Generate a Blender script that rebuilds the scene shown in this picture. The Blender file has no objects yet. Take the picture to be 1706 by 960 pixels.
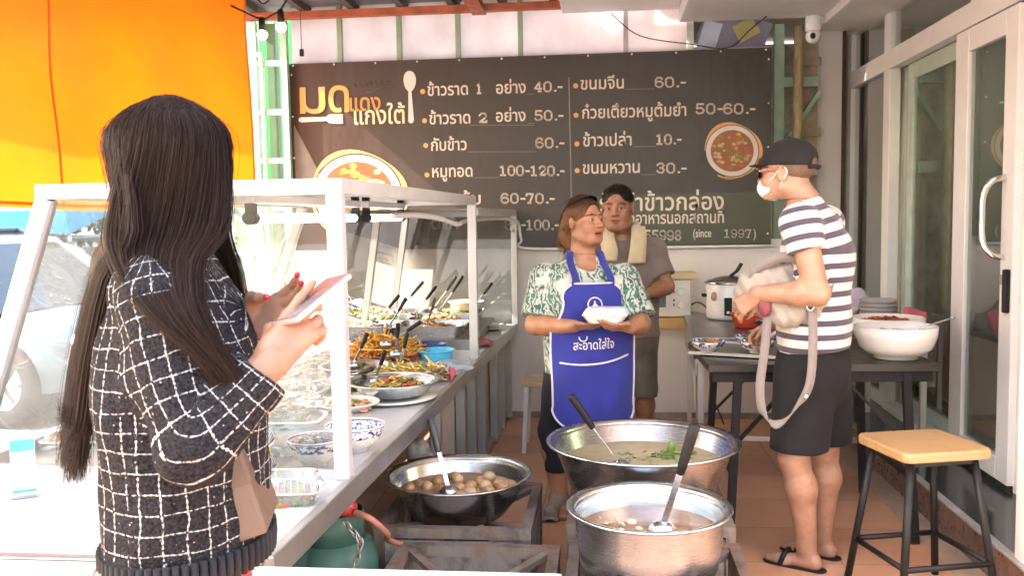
import bpy, bmesh, math, random
import numpy as np
from mathutils import Vector, Matrix, Euler, Quaternion
random.seed(7); RNG = np.random.default_rng(7)
R_ = math.radians
SC = bpy.context.scene
COL = SC.collection

# ------------------------------------------------------------------ camera
cam_data = bpy.data.cameras.new('camera'); cam_data.sensor_width = 36.0
cam_data.lens = 1500.0 / 1706.0 * 36.0
cam_data.clip_start = 0.05; cam_data.clip_end = 400
cam = bpy.data.objects.new('camera', cam_data); COL.objects.link(cam)
cam.location = (0, 0, 1.45)
cam.rotation_euler = (Matrix.Rotation(R_(5.95), 4, 'Z') @ Matrix.Rotation(R_(90 - 4.4), 4, 'X') @ Matrix.Rotation(R_(-0.9), 4, 'Z')).to_euler()
cam_data.dof.use_dof = True; cam_data.dof.focus_distance = 2.7; cam_data.dof.aperture_fstop = 8.0
SC.camera = cam

# ------------------------------------------------------------------ world, sun, exposure
SUN_ELEV, SUN_AZ = 41.0, 255.0            # azimuth of the sun, clockwise from +Y
world = bpy.data.worlds.new('World'); SC.world = world; world.use_nodes = True
wn = world.node_tree; wn.nodes.clear()
w_out = wn.nodes.new('ShaderNodeOutputWorld'); w_bg = wn.nodes.new('ShaderNodeBackground'); w_sky = wn.nodes.new('ShaderNodeTexSky')
w_sky.sky_type = 'NISHITA'; w_sky.sun_disc = False
w_sky.sun_elevation = R_(SUN_ELEV); w_sky.sun_rotation = R_(SUN_AZ)
w_sky.air_density = 1.6; w_sky.dust_density = 4.0; w_sky.ozone_density = 0.6
w_bg.inputs['Strength'].default_value = 0.15
wn.links.new(w_sky.outputs[0], w_bg.inputs[0]); wn.links.new(w_bg.outputs[0], w_out.inputs[0])
sun_l = bpy.data.lights.new('sun', 'SUN'); sun_l.energy = 2.1; sun_l.angle = R_(0.5); sun_l.color = (1, .95, .86)
sun = bpy.data.objects.new('sun', sun_l); COL.objects.link(sun)
_a, _e = R_(SUN_AZ), R_(SUN_ELEV)
_sd = Vector((math.sin(_a) * math.cos(_e), math.cos(_a) * math.cos(_e), math.sin(_e)))
sun.rotation_euler = _sd.to_track_quat('Z', 'Y').to_euler(); sun.location = _sd * 30
SC.view_settings.view_transform = 'Standard'; SC.view_settings.look = 'None'
SC.view_settings.exposure = 3.08; SC.view_settings.gamma = 1.0; SC.view_settings.use_curve_mapping = False
SC.view_settings.use_white_balance = True; SC.view_settings.white_balance_temperature = 6900; SC.view_settings.white_balance_tint = 16
SC.render.engine = 'CYCLES'
SC.cycles.use_denoising = True
try: SC.cycles.denoiser = 'OPENIMAGEDENOISE'
except Exception: pass
SC.cycles.max_bounces = 8; SC.cycles.transparent_max_bounces = 16
SC.cycles.diffuse_bounces = 4; SC.cycles.glossy_bounces = 4
SC.cycles.sample_clamp_indirect = 6.0; SC.cycles.caustics_reflective = False; SC.cycles.caustics_refractive = False

# ------------------------------------------------------------------ materials
def N(nt, t, **kw):
    n = nt.nodes.new(t)
    for k, v in kw.items(): setattr(n, k, v)
    return n
def mth(nt, op, a, b=None, c=None, clamp=False):
    n = N(nt, 'ShaderNodeMath', operation=op, use_clamp=clamp)
    for i, v in enumerate((a, b, c)):
        if v is None: continue
        if isinstance(v, (int, float)): n.inputs[i].default_value = v
        else: nt.links.new(v, n.inputs[i])
    return n.outputs[0]
def mixc(nt, f, a, b):
    n = N(nt, 'ShaderNodeMix', data_type='RGBA')
    for i, v in ((0, f), (6, a), (7, b)):
        if isinstance(v, (int, float)): n.inputs[i].default_value = v
        elif isinstance(v, (tuple, list)): n.inputs[i].default_value = (*v[:3], 1)
        else: nt.links.new(v, n.inputs[i])
    return n.outputs[2]
def ramp(nt, f, stops):
    n = N(nt, 'ShaderNodeValToRGB'); e = n.color_ramp.elements
    while len(e) < len(stops): e.new(0.5)
    for el, (p, c) in zip(e, stops):
        el.position = p; el.color = (*c, 1) if len(c) == 3 else c
    nt.links.new(f, n.inputs[0]); return n.outputs[0]
def noise(nt, vec, scale, detail=3, rough=.55, out=0):
    n = N(nt, 'ShaderNodeTexNoise'); n.inputs['Scale'].default_value = scale; n.inputs['Detail'].default_value = detail
    n.inputs['Roughness'].default_value = rough
    if vec is not None: nt.links.new(vec, n.inputs['Vector'])
    return n.outputs[out]
def voro(nt, vec, scale, feature='F1', out='Distance'):
    n = N(nt, 'ShaderNodeTexVoronoi', feature=feature); n.inputs['Scale'].default_value = scale
    if vec is not None: nt.links.new(vec, n.inputs['Vector'])
    return n.outputs[out]
def coords(nt, kind='Object', scale=(1, 1, 1), rot=(0, 0, 0)):
    tc = N(nt, 'ShaderNodeTexCoord'); mp = N(nt, 'ShaderNodeMapping')
    mp.inputs['Scale'].default_value = scale; mp.inputs['Rotation'].default_value = rot
    nt.links.new(tc.outputs[kind], mp.inputs['Vector']); return mp.outputs[0]
def base_mat(name, col=(.5, .5, .5), rough=.5, metal=0.0, spec=None):
    m = bpy.data.materials.new(name); m.use_nodes = True; nt = m.node_tree
    b = nt.nodes['Principled BSDF']
    b.inputs['Base Color'].default_value = (*col, 1); b.inputs['Roughness'].default_value = rough; b.inputs['Metallic'].default_value = metal
    if spec is not None: b.inputs['Specular IOR Level'].default_value = spec
    return m, nt, b
def bump(nt, b, h, strength=.3, dist=.002):
    n = N(nt, 'ShaderNodeBump'); n.inputs['Strength'].default_value = strength; n.inputs['Distance'].default_value = dist
    nt.links.new(h, n.inputs['Height']); nt.links.new(n.outputs[0], b.inputs['Normal'])
def mat(name, col, rough=.5, metal=0.0, var=.12, vs=9, bm=0.0, bs=60, col2=None, spec=None, stretch=(1, 1, 1), rvar=.12, emit=None, es=1.0, kind='Object'):
    m, nt, b = base_mat(name, col, rough, metal, spec)
    v = coords(nt, kind, stretch)
    f = noise(nt, v, vs, 4)
    if col2 is None: a_, b_ = tuple(max(0, c * (1 - var)) for c in col), tuple(min(1, c * (1 + var)) for c in col)
    else: a_, b_ = col, col2
    nt.links.new(ramp(nt, f, [(.3, a_), (.7, b_)]), b.inputs['Base Color'])
    r = mth(nt, 'MULTIPLY_ADD', noise(nt, v, vs * 2.3, 3), rvar * 2, rough - rvar, True); nt.links.new(r, b.inputs['Roughness'])
    if bm: bump(nt, b, noise(nt, v, bs, 3), bm, .003)
    if emit: b.inputs['Emission Color'].default_value = (*emit, 1); b.inputs['Emission Strength'].default_value = es
    return m
def glass_mat(name, tint=(.93, .97, .95), dirt=.03, refl=1.0):
    m = bpy.data.materials.new(name); m.use_nodes = True; nt = m.node_tree; nt.nodes.clear()
    o = N(nt, 'ShaderNodeOutputMaterial'); t = N(nt, 'ShaderNodeBsdfTransparent'); g = N(nt, 'ShaderNodeBsdfGlossy'); d = N(nt, 'ShaderNodeBsdfDiffuse')
    t.inputs[0].default_value = (*tint, 1); g.inputs['Roughness'].default_value = .012; g.inputs[0].default_value = (1, 1, 1, 1); d.inputs[0].default_value = (.75, .77, .76, 1)
    fr = N(nt, 'ShaderNodeFresnel'); fr.inputs[0].default_value = 1.5
    f = mth(nt, 'MULTIPLY', fr.outputs[0], refl, None, True)
    m1 = N(nt, 'ShaderNodeMixShader'); nt.links.new(f, m1.inputs[0]); nt.links.new(t.outputs[0], m1.inputs[1]); nt.links.new(g.outputs[0], m1.inputs[2])
    df = mth(nt, 'MULTIPLY', noise(nt, coords(nt, 'Object', (1, 1, .35)), 5, 5), dirt * 2)
    m2 = N(nt, 'ShaderNodeMixShader'); nt.links.new(df, m2.inputs[0]); nt.links.new(m1.outputs[0], m2.inputs[1]); nt.links.new(d.outputs[0], m2.inputs[2])
    nt.links.new(m2.outputs[0], o.inputs[0]); return m

# ------------------------------------------------------------------ objects, things, parts
def tag(o, label=None, cat=None, group=None, kind=None):
    for k, v in (('label', label), ('category', cat), ('group', group), ('kind', kind)):
        if v: o[k] = v
    return o
def thing(name, label, cat, loc=(0, 0, 0), rz=0.0, group=None):
    o = bpy.data.objects.new(name, None); COL.objects.link(o); o.empty_display_size = .05
    o.location = loc; o.rotation_euler = (0, 0, rz); return tag(o, label, cat, group)
def copy_tree(o, loc=None, rz=None, label=None, parent=None):
    c = o.copy(); COL.objects.link(c)
    if parent is not None: c.parent = parent
    if loc is not None: c.location = loc
    if rz is not None: c.rotation_euler = (0, 0, rz)
    if label: c['label'] = label
    for ch in list(o.children): copy_tree(ch, parent=c)
    return c
def raw_obj(name, V, F, mats, parent=None, smooth=True, uv=None, col=None, mi=None, off=None):
    """V (n,3) array, F (m,4) int array of quads or a list of polygons; uv per corner; col per vertex"""
    me = bpy.data.meshes.new(name)
    V = np.asarray(V, np.float32)
    if off is not None: V = V - np.asarray(off, np.float32)
    if isinstance(F, np.ndarray):
        k = F.shape[1]; ls = np.arange(0, F.size, k, dtype=np.int32); lt = np.full(len(F), k, np.int32); lv = F.astype(np.int32).ravel()
    else:
        lt = np.array([len(f) for f in F], np.int32); ls = np.concatenate(([0], np.cumsum(lt)[:-1])).astype(np.int32); lv = np.array([i for f in F for i in f], np.int32)
    me.vertices.add(len(V)); me.vertices.foreach_set('co', V.ravel())
    me.loops.add(len(lv)); me.loops.foreach_set('vertex_index', lv)
    me.polygons.add(len(lt)); me.polygons.foreach_set('loop_start', ls); me.polygons.foreach_set('loop_total', lt)
    me.polygons.foreach_set('use_smooth', np.full(len(lt), smooth, bool) if isinstance(smooth, bool) else np.array(smooth, bool))
    if mi is not None: me.polygons.foreach_set('material_index', np.array(mi, np.int32))
    me.update(calc_edges=True)
    if uv is not None:
        l = me.uv_layers.new(name='UVMap'); l.data.foreach_set('uv', np.asarray(uv, np.float32).ravel())
    if col is not None:
        a = me.color_attributes.new('Col', 'FLOAT_COLOR', 'POINT'); c = np.ones((len(V), 4), np.float32); c[:, :3] = col; a.data.foreach_set('color', c.ravel())
    me.validate()
    for m in (mats if isinstance(mats, (list, tuple)) else [mats]): me.materials.append(m)
    o = bpy.data.objects.new(name, me); COL.objects.link(o)
    if parent is not None: o.parent = parent
    return o
def basis(d):
    d = Vector(d).normalized(); u = Vector((0, 0, 1)) if abs(d.z) < .95 else Vector((1, 0, 0))
    a = u.cross(d).normalized(); return a, d.cross(a).normalized(), d
class MB:
    def __init__(s): s.V = []; s.F = []; s.M = []; s.S = []
    def add(s, V, F, m=0, smooth=False):
        o = len(s.V); s.V += [tuple(v) for v in V]; s.F += [[i + o for i in f] for f in F]; s.M += [m] * len(F); s.S += [smooth] * len(F); return s
    def box(s, c, size, m=0, rz=0.0, rot=None, bev=0.0):
        hx, hy, hz = size[0] / 2, size[1] / 2, size[2] / 2
        M3 = rot if rot is not None else Matrix.Rotation(rz, 3, 'Z'); c = Vector(c)
        if bev <= 0:
            P = [(x, y, z) for z in (-hz, hz) for (x, y) in ((-hx, -hy), (hx, -hy), (hx, hy), (-hx, hy))]
            F = [(3, 2, 1, 0), (4, 5, 6, 7), (0, 1, 5, 4), (1, 2, 6, 5), (2, 3, 7, 6), (3, 0, 4, 7)]
            return s.add([c + M3 @ Vector(p) for p in P], F, m)
        b = min(bev, hx * .9, hy * .9, hz * .9); bm = bmesh.new(); bmesh.ops.create_cube(bm, size=1)
        for v in bm.verts: v.co = Vector((v.co.x * size[0], v.co.y * size[1], v.co.z * size[2]))
        bmesh.ops.bevel(bm, geom=list(bm.edges), offset=b, segments=2, affect='EDGES', profile=.5)
        s.add([c + M3 @ v.co for v in bm.verts], [[v.index for v in f.verts] for f in bm.faces], m); bm.free(); return s
    def bar(s, a, b, w, h, m=0, bev=0.0, up=None):
        a, b = Vector(a), Vector(b); d = b - a; z = d.normalized()
        u = Vector(up) if up else (Vector((0, 0, 1)) if abs(z.z) < .9 else Vector((0, 1, 0)))
        x = u.cross(z).normalized(); y = z.cross(x)
        return s.box((a + b) / 2, (w, h, d.length), m, rot=Matrix((x, y, z)).transposed(), bev=bev)
    def tube(s, pts, r, n=8, m=0, cap=True):
        pts = [Vector(p) for p in pts]; rs = r if isinstance(r, (list, tuple)) else [r] * len(pts); rings = []
        t0 = (pts[1] - pts[0]).normalized(); a = basis(t0)[0]; o = len(s.V); V = []
        for i, p in enumerate(pts):
            t = (pts[min(i + 1, len(pts) - 1)] - pts[max(i - 1, 0)]).normalized()
            a = (a - t * a.dot(t)).normalized(); b = t.cross(a)
            V += [p + (a * math.cos(2 * math.pi * k / n) + b * math.sin(2 * math.pi * k / n)) * rs[i] for k in range(n)]
        F = [(i * n + k, i * n + (k + 1) % n, (i + 1) * n + (k + 1) % n, (i + 1) * n + k) for i in range(len(pts) - 1) for k in range(n)]
        s.add(V, F, m, True)
        if cap: s.add([], [], m); s.F += [[o + k for k in range(n)][::-1], [o + (len(pts) - 1) * n + k for k in range(n)]]; s.M += [m, m]; s.S += [False, False]
        return s
    def cyl(s, a, b, r, r2=None, n=20, m=0): return s.tube([a, b], [r, r if r2 is None else r2], n, m)
    def lathe(s, prof, c=(0, 0, 0), n=40, m=0, sx=1.0, sy=1.0):
        c = Vector(c); V = []; idx = []
        for (r, z) in prof:
            if r < 1e-6: idx.append([len(V)] * n); V.append(c + Vector((0, 0, z)))
            else: idx.append(list(range(len(V), len(V) + n))); V += [c + Vector((r * sx * math.cos(2 * math.pi * k / n), r * sy * math.sin(2 * math.pi * k / n), z)) for k in range(n)]
        F = []
        for i in range(len(prof) - 1):
            A, B = idx[i], idx[i + 1]
            for k in range(n):
                f = [A[k], A[(k + 1) % n], B[(k + 1) % n], B[k]]; g = []
                for q in f:
                    if q not in g: g.append(q)
                if len(g) > 2: F.append(g)
        return s.add(V, F, m, True)
    def ball(s, c, r, n=14, m=0, rot=None):
        r = (r, r, r) if isinstance(r, (int, float)) else r; k = n // 2 + 1; c = Vector(c); V = []; F = []
        M3 = rot if rot is not None else Matrix.Identity(3)
        for i in range(k + 1):
            t = math.pi * i / k
            for j in range(n):
                p = 2 * math.pi * j / n; V.append(c + M3 @ Vector((r[0] * math.sin(t) * math.cos(p), r[1] * math.sin(t) * math.sin(p), r[2] * math.cos(t))))
        for i in range(k):
            for j in range(n): F.append((i * n + j, (i + 1) * n + j, (i + 1) * n + (j + 1) % n, i * n + (j + 1) % n))
        return s.add(V, F, m, True)
    def prism(s, out, y0, y1, m=0, smooth=False):
        """outline in (x,z), extruded along y"""
        n = len(out); V = [(x, y0, z) for x, z in out] + [(x, y1, z) for x, z in out]
        F = [list(range(n)), list(range(2 * n - 1, n - 1, -1))] + [(i, i + n, (i + 1) % n + n, (i + 1) % n) for i in range(n)]
        return s.add(V, F, m)
    def slab(s, out, z0, z1, m=0):
        n = len(out); V = [(x, y, z0) for x, y in out] + [(x, y, z1) for x, y in out]
        F = [list(range(n))[::-1], list(range(n, 2 * n))] + [(i, (i + 1) % n, (i + 1) % n + n, i + n) for i in range(n)]
        return s.add(V, F, m)
    def grid(s, fn, nu, nv, m=0, smooth=True):
        V = [fn(i / nu, j / nv) for j in range(nv + 1) for i in range(nu + 1)]
        F = [(j * (nu + 1) + i, j * (nu + 1) + i + 1, (j + 1) * (nu + 1) + i + 1, (j + 1) * (nu + 1) + i) for j in range(nv) for i in range(nu)]
        return s.add(V, F, m, smooth)
    def build(s, name, mats, parent=None, off=None, kind=None):
        o = raw_obj(name, s.V, s.F, mats, parent, smooth=s.S, mi=s.M, off=off)
        bm = bmesh.new(); bm.from_mesh(o.data); bmesh.ops.recalc_face_normals(bm, faces=bm.faces); bm.to_mesh(o.data); bm.free()
        if kind: o['kind'] = kind
        return o
def arc(c, r, a0, a1, n): return [(c[0] + r * math.cos(a0 + (a1 - a0) * i / n), c[1] + r * math.sin(a0 + (a1 - a0) * i / n)) for i in range(n + 1)]
def rrect(w, h, r, n=4, c=(0, 0)):
    o = []
    for sx, sy, a in ((1, 1, 0), (-1, 1, 90), (-1, -1, 180), (1, -1, 270)):
        o += arc((c[0] + sx * (w / 2 - r), c[1] + sy * (h / 2 - r)), r, R_(a), R_(a + 90), n)
    return o
def spline(P, n):
    P = [np.array(p, float) for p in P]; P = [2 * P[0] - P[1]] + P + [2 * P[-1] - P[-2]]; out = []; k = len(P) - 3
    for i in range(n):
        u = i / (n - 1) * k; j = min(int(u), k - 1); t = u - j; a, b, c, d = P[j:j + 4]
        out.append(.5 * (2 * b + (c - a) * t + (2 * a - 5 * b + 4 * c - d) * t * t + (3 * b - a - 3 * c + d) * t ** 3))
    return out
_tc = {}
def text_geo(body):
    """verts (x,y) and faces of a word in the built-in font, scaled to 1 unit em"""
    if body in _tc: return _tc[body]
    c = bpy.data.curves.new('word', 'FONT'); c.body = body; c.resolution_u = 3; c.offset = .012
    o = bpy.data.objects.new('word', c); COL.objects.link(o); dg = bpy.context.evaluated_depsgraph_get()
    me = bpy.data.meshes.new_from_object(o.evaluated_get(dg))
    V = [(v.co.x, v.co.y) for v in me.vertices]; F = [list(p.vertices) for p in me.polygons]
    bpy.data.objects.remove(o); bpy.data.curves.remove(c); bpy.data.meshes.remove(me)
    _tc[body] = (V, F); return V, F
def put_text(mb, body, x0, x1, z, em, place, m=0):
    """fit the word between x0 and x1 with its baseline at z; place(x, z) gives the 3-D point"""
    V, F = text_geo(body)
    if not V: return
    a = min(v[0] for v in V); b = max(v[0] for v in V); s = (x1 - x0) / max(1e-6, b - a)
    mb.add([place(x0 + (v[0] - a) * s, z + v[1] * em) for v in V], F, m)
# ------------------------------------------------------------------ signed-distance modelling for people, cloth and hair
class SDF:
    def __init__(s, lo, hi, h):
        s.lo = np.array(lo, float); s.h = h; s.n = np.ceil((np.array(hi, float) - s.lo) / h).astype(int) + 1
        s.d = np.full(s.n, .2, np.float32)
    def win(s, lo, hi):
        a = np.clip(np.floor((np.array(lo) - s.lo) / s.h).astype(int), 0, s.n); b = np.clip(np.ceil((np.array(hi) - s.lo) / s.h).astype(int) + 1, 0, s.n)
        if (b <= a).any(): return None, None
        sl = tuple(slice(i, j) for i, j in zip(a, b))
        ax = [(s.lo[k] + s.h * np.arange(a[k], b[k])).astype(np.float32) for k in range(3)]
        return sl, (ax[0][:, None, None], ax[1][None, :, None], ax[2][None, None, :])
    def op(s, f, lo, hi, k, mode):
        sl, X = s.win(lo, hi)
        if sl is None: return s
        a = s.d[sl]; b = f(*X).astype(np.float32)
        if mode == 'sub': a, b = -a, b
        if k > 0:
            h = np.clip(.5 + .5 * (b - a) / k, 0, 1); r = b * (1 - h) + a * h - k * h * (1 - h)
        else: r = np.minimum(a, b)
        s.d[sl] = -r if mode == 'sub' else r
        return s
    def cone(s, a, b, ra, rb, k=.02, sq=None, mode='add'):
        a = np.array(a, float); b = np.array(b, float)
        if sq is not None: ax = np.array(sq[0], float); ax /= np.linalg.norm(ax); fc = sq[1] - 1
        else: ax = None
        ba = b - a
        if ax is not None: ba = ba + ax * (ba @ ax) * fc
        L2 = max(ba @ ba, 1e-9); m = max(ra, rb) + 2 * k + 3 * s.h
        def f(x, y, z):
            px, py, pz = x - a[0], y - a[1], z - a[2]
            if ax is not None:
                c = (px * ax[0] + py * ax[1] + pz * ax[2]) * fc; px = px + ax[0] * c; py = py + ax[1] * c; pz = pz + ax[2] * c
            t = np.clip((px * ba[0] + py * ba[1] + pz * ba[2]) / L2, 0, 1)
            d = np.sqrt((px - t * ba[0]) ** 2 + (py - t * ba[1]) ** 2 + (pz - t * ba[2]) ** 2) - (ra + (rb - ra) * t)
            return d / (1 + .45 * fc if ax is not None else 1)
        mm = m * (1 if ax is None else max(1, 1 / (1 + fc)))
        return s.op(f, np.minimum(a, b) - mm, np.maximum(a, b) + mm, k, mode)
    def ell(s, c, r, rot=None, k=.02, mode='add'):
        c = np.array(c, float); r = np.array(r, float); M = np.eye(3) if rot is None else np.array(rot, float)   # columns: local axes in world
        m = r.max() + 2 * k + 3 * s.h
        def f(x, y, z):
            px, py, pz = x - c[0], y - c[1], z - c[2]
            q = [(px * M[0, i] + py * M[1, i] + pz * M[2, i]) for i in range(3)]
            k0 = np.sqrt(sum((q[i] / r[i]) ** 2 for i in range(3))); k1 = np.sqrt(sum((q[i] / r[i] ** 2) ** 2 for i in range(3)))
            return k0 * (k0 - 1) / np.maximum(k1, 1e-6)
        return s.op(f, c - m, c + m, k, mode)
    def cut(s, p, n, lo=None, hi=None, k=0.0):
        p = np.array(p, float); n = np.array(n, float); n /= np.linalg.norm(n)
        f = lambda x, y, z: -((x - p[0]) * n[0] + (y - p[1]) * n[1] + (z - p[2]) * n[2])
        lo = s.lo if lo is None else lo; hi = s.lo + s.n * s.h if hi is None else hi
        return s.op(f, lo, hi, k, 'sub')
    def folds(s, fn):
        sl, X = s.win(s.lo, s.lo + s.n * s.h); s.d = s.d + fn(*X).astype(np.float32); return s
    def mesh(s, smooth=1):
        d = s.d; nx, ny, nz = d.shape; ins = d < 0
        c = ins[:-1, :-1, :-1].astype(np.int8)
        tot = np.zeros((nx - 1, ny - 1, nz - 1), np.int8)
        for i in (0, 1):
            for j in (0, 1):
                for k in (0, 1): tot += ins[i:nx - 1 + i, j:ny - 1 + j, k:nz - 1 + k]
        cells = np.argwhere((tot > 0) & (tot < 8))
        vid = np.full(tot.shape, -1, np.int32); vid[tuple(cells.T)] = np.arange(len(cells))
        acc = np.zeros((len(cells), 3)); cnt = np.zeros(len(cells))
        cor = [(i, j, k) for i in (0, 1) for j in (0, 1) for k in (0, 1)]
        val = {q: d[cells[:, 0] + q[0], cells[:, 1] + q[1], cells[:, 2] + q[2]] for q in cor}
        for q in cor:
            for axx in range(3):
                if q[axx]: continue
                r = list(q); r[axx] = 1; r = tuple(r); a, b = val[q], val[r]; m = (a < 0) != (b < 0)
                t = np.where(m, a / np.where(m, a - b, 1), 0); p = np.tile(np.array(q, float), (len(cells), 1)); p[:, axx] = t
                acc[m] += p[m]; cnt[m] += 1
        V = s.lo + (cells + acc / cnt[:, None]) * s.h
        Fs = []
        for axx in range(3):
            o1, o2 = [(1, 2), (2, 0), (0, 1)][axx]
            A = np.take(ins, range(0, d.shape[axx] - 1), axx); B = np.take(ins, range(1, d.shape[axx]), axx)
            e = np.argwhere(A != B); e = e[(e[:, o1] > 0) & (e[:, o2] > 0) & (e[:, o1] < d.shape[o1] - 1) & (e[:, o2] < d.shape[o2] - 1)]
            fl = A[tuple(e.T)]
            q = []
            for (u, v) in ((-1, -1), (0, -1), (0, 0), (-1, 0)):
                g = e.copy(); g[:, o1] += u; g[:, o2] += v; q.append(vid[tuple(g.T)])
            q = np.stack(q, 1); q[~fl] = q[~fl][:, ::-1]; Fs.append(q)
        F = np.concatenate(Fs); F = F[(F >= 0).all(1)]
        for _ in range(smooth):
            nb = np.zeros_like(V); ct = np.zeros(len(V))
            for a, b in ((0, 1), (1, 2), (2, 3), (3, 0)):
                for x, y in ((a, b), (b, a)):
                    for k in range(3): nb[:, k] += np.bincount(F[:, x], V[F[:, y], k], len(V))
                    ct += np.bincount(F[:, x], minlength=len(V))
            V = np.where(ct[:, None] > 0, V * .45 + .55 * nb / np.maximum(ct, 1)[:, None], V)
        return V, F
def join(parts):
    Vs, Fs, o = [], [], 0
    for V, F in parts: Vs.append(V); Fs.append(F + o); o += len(V)
    return np.concatenate(Vs), np.concatenate(Fs)
def frame(f, up=(0, 0, 1)):
    f = np.array(f, float); f /= np.linalg.norm(f); u = np.array(up, float); r = np.cross(f, u); r /= np.linalg.norm(r); return np.stack([r, f, np.cross(r, f)], 1)   # columns right, forward, up
def skin_mat(name, col, lip=(.32, .1, .085)):
    m, nt, b = base_mat(name, col, .5)
    b.inputs['Subsurface Weight'].default_value = .12; b.inputs['Subsurface Radius'].default_value = (.012, .005, .003); b.inputs['Subsurface Scale'].default_value = 1.0
    v = coords(nt); a = N(nt, 'ShaderNodeAttribute', attribute_name='Col')
    f = noise(nt, v, 22, 4); c = ramp(nt, f, [(.3, tuple(x * y for x, y in zip(col, (.78, .70, .68)))), (.72, tuple(x * y for x, y in zip(col, (1.08, 1.05, 1.02))))])
    n = N(nt, 'ShaderNodeMix', data_type='RGBA', blend_type='MULTIPLY'); n.inputs[0].default_value = 1
    nt.links.new(c, n.inputs[6]); nt.links.new(a.outputs['Color'], n.inputs[7]); nt.links.new(n.outputs[2], b.inputs['Base Color'])
    r = mth(nt, 'MULTIPLY_ADD', noise(nt, v, 60, 3), .25, .36); nt.links.new(r, b.inputs['Roughness'])
    bump(nt, b, noise(nt, v, 420, 2), .12, .001)
    return m
def build_head(c, M, neck, h=.0026, scale=1.0, female=False, width=1.0, ears=True, mouth=0.0, facial=True):
    """c eye-level centre of the head, M columns right, forward, up; neck = (point, radius). Returns V, F, colour multipliers"""
    c = np.array(c, float); S = scale
    def w(p): return c + M @ (np.array(p, float) * S * np.array((width, 1, 1)))
    lo = np.minimum(c - .17 * S, np.array(neck[0]) - .075); hi = np.maximum(c + .17 * S, np.array(neck[0]) + .075)
    lo[2] = neck[0][2] - .01
    s = SDF(lo, hi, h)
    s.ell(w((0, -.018, .040)), np.array((.079 * width, .098, .083)) * S, M, 0)
    s.ell(w((0, .022, -.040)), np.array((.063 * width, .074, .082)) * S, M, .03 * S)
    s.cone(w((-.022, .066, -.096)), w((.022, .066, -.096)), .02 * S, .02 * S, .03 * S)
    for q in (-1, 1):
        s.ell(w((q * .036, .06, -.034)), np.array((.029, .026, .03)) * S * (1.08 if female else 1), M, .03 * S)
        s.cone(w((q * .058, .0, -.065)), w((q * .03, .05, -.095)), .022 * S, .02 * S, .03 * S)
    s.cone(w((-.036, .078, .022)), w((.036, .078, .022)), .013 * S, .013 * S, .02 * S)
    for q in (-1, 1): s.ell(w((q * .032, .098, .001)), np.array((.018, .014, .0125)) * S, M, .014 * S, 'sub')
    s.cone(w((0, .086, .014)), w((0, .106, -.024)), .0085 * S, .0115 * S, .012 * S)
    s.ell(w((0, .108, -.028)), np.array((.0125, .0115, .0105)) * S, M, .008 * S)
    for q in (-1, 1): s.ell(w((q * .0135, .099, -.031)), np.array((.0085, .010, .008)) * S, M, .006 * S)
    for q in (-1, 1):
        s.ell(w((q * .0315, .0765, .0035)), np.array((.0155, .0125, .0105)) * S, M, .004 * S)
        s.ell(w((q * .006, .105, -.037)), np.array((.003, .004, .003)) * S, M, .003, 'sub')
    s.cone(w((-.02, .083, -.0585)), w((.02, .083, -.0585)), .0075 * S, .0075 * S, .008 * S); s.ell(w((0, .088, -.0595)), np.array((.014, .009, .0065)) * S, M, .008 * S)
    s.ell(w((0, .085, -.0715 - mouth * .5)), np.array((.019, .0105, .0075)) * S, M, .008 * S)
    s.ell(w((0, .096, -.0652 - mouth * .25)), np.array((.0235, .012, .0016 + mouth * .55)) * S, M, .003, 'sub')
    if ears:
        for q in (-1, 1):
            Mr = M @ np.array(Matrix.Rotation(q * -.35, 3, 'Z')) @ np.array(Matrix.Rotation(.2, 3, 'X'))
            s.ell(w((q * .078, -.012, -.006)), np.array((.009, .021, .033)) * S, Mr, .008 * S); s.ell(w((q * .088, -.006, -.002)), np.array((.007, .011, .019)) * S, Mr, .005, 'sub')
    s.cone(w((0, -.022, -.05)), neck[0], .056 * S if not female else .05 * S, neck[1], .035 * S)
    s.cut(np.array(neck[0]) + np.array((0, 0, .002)), (0, 0, -1))
    V, F = s.mesh(1)
    q = ((V - c) @ M) / S / np.array((width, 1, 1)); x, y, z = np.abs(q[:, 0]), q[:, 1], q[:, 2]
    C = np.ones((len(V), 3))
    def soft(v, t): return np.clip(1 - (v - 1) / t, 0, 1)
    if facial:
        lipm = soft((x / .024) ** 2 + ((z + .0655 + mouth * .25) / (.0125 + mouth * .4)) ** 2, .5) * (y > .07)
        C *= 1 - lipm[:, None] * np.array((.18, .42, .42))
        inm = soft((x / .021) ** 2 + ((z + .0652 + mouth * .25) / (.0022 + mouth * .5)) ** 2, .4) * (y > .06) * (y < .092); C *= 1 - inm[:, None] * .7
        zb = .0245 + .004 * np.sin(np.clip((x - .012) / .04, 0, 1) * np.pi); br = soft(((x - .033) / .022) ** 2 + ((z - zb) / (.0042 if female else .0055)) ** 2, .7) * (y > .05)
        C *= 1 - br[:, None] * np.array((.78, .8, .78))
        ev = ((x - .0315) / .0135) ** 2 + ((z - .0025) / .0058) ** 2; em = soft(ev, .25) * (y > .068)
        eyewhite = np.array((1.25, 1.75, 2.1)); C = C * (1 - em[:, None]) + eyewhite * em[:, None]
        iris = soft(((x - .0315) / .0062) ** 2 + ((z - .003) / .0062) ** 2, .5) * em; C = C * (1 - iris[:, None]) + np.array((.06, .05, .05)) * iris[:, None]
        lash = np.clip(1 - np.abs(ev - 1.15) / .5, 0, 1) * (z > .002) * (y > .06) * (x > .012); C *= 1 - lash[:, None] * .75
        ch = soft(((x - .045) / .028) ** 2 + ((z + .03) / .025) ** 2, 1.5) * (y > .03); C *= 1 - ch[:, None] * np.array((0, .08, .06))
    return V, F, C
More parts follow.
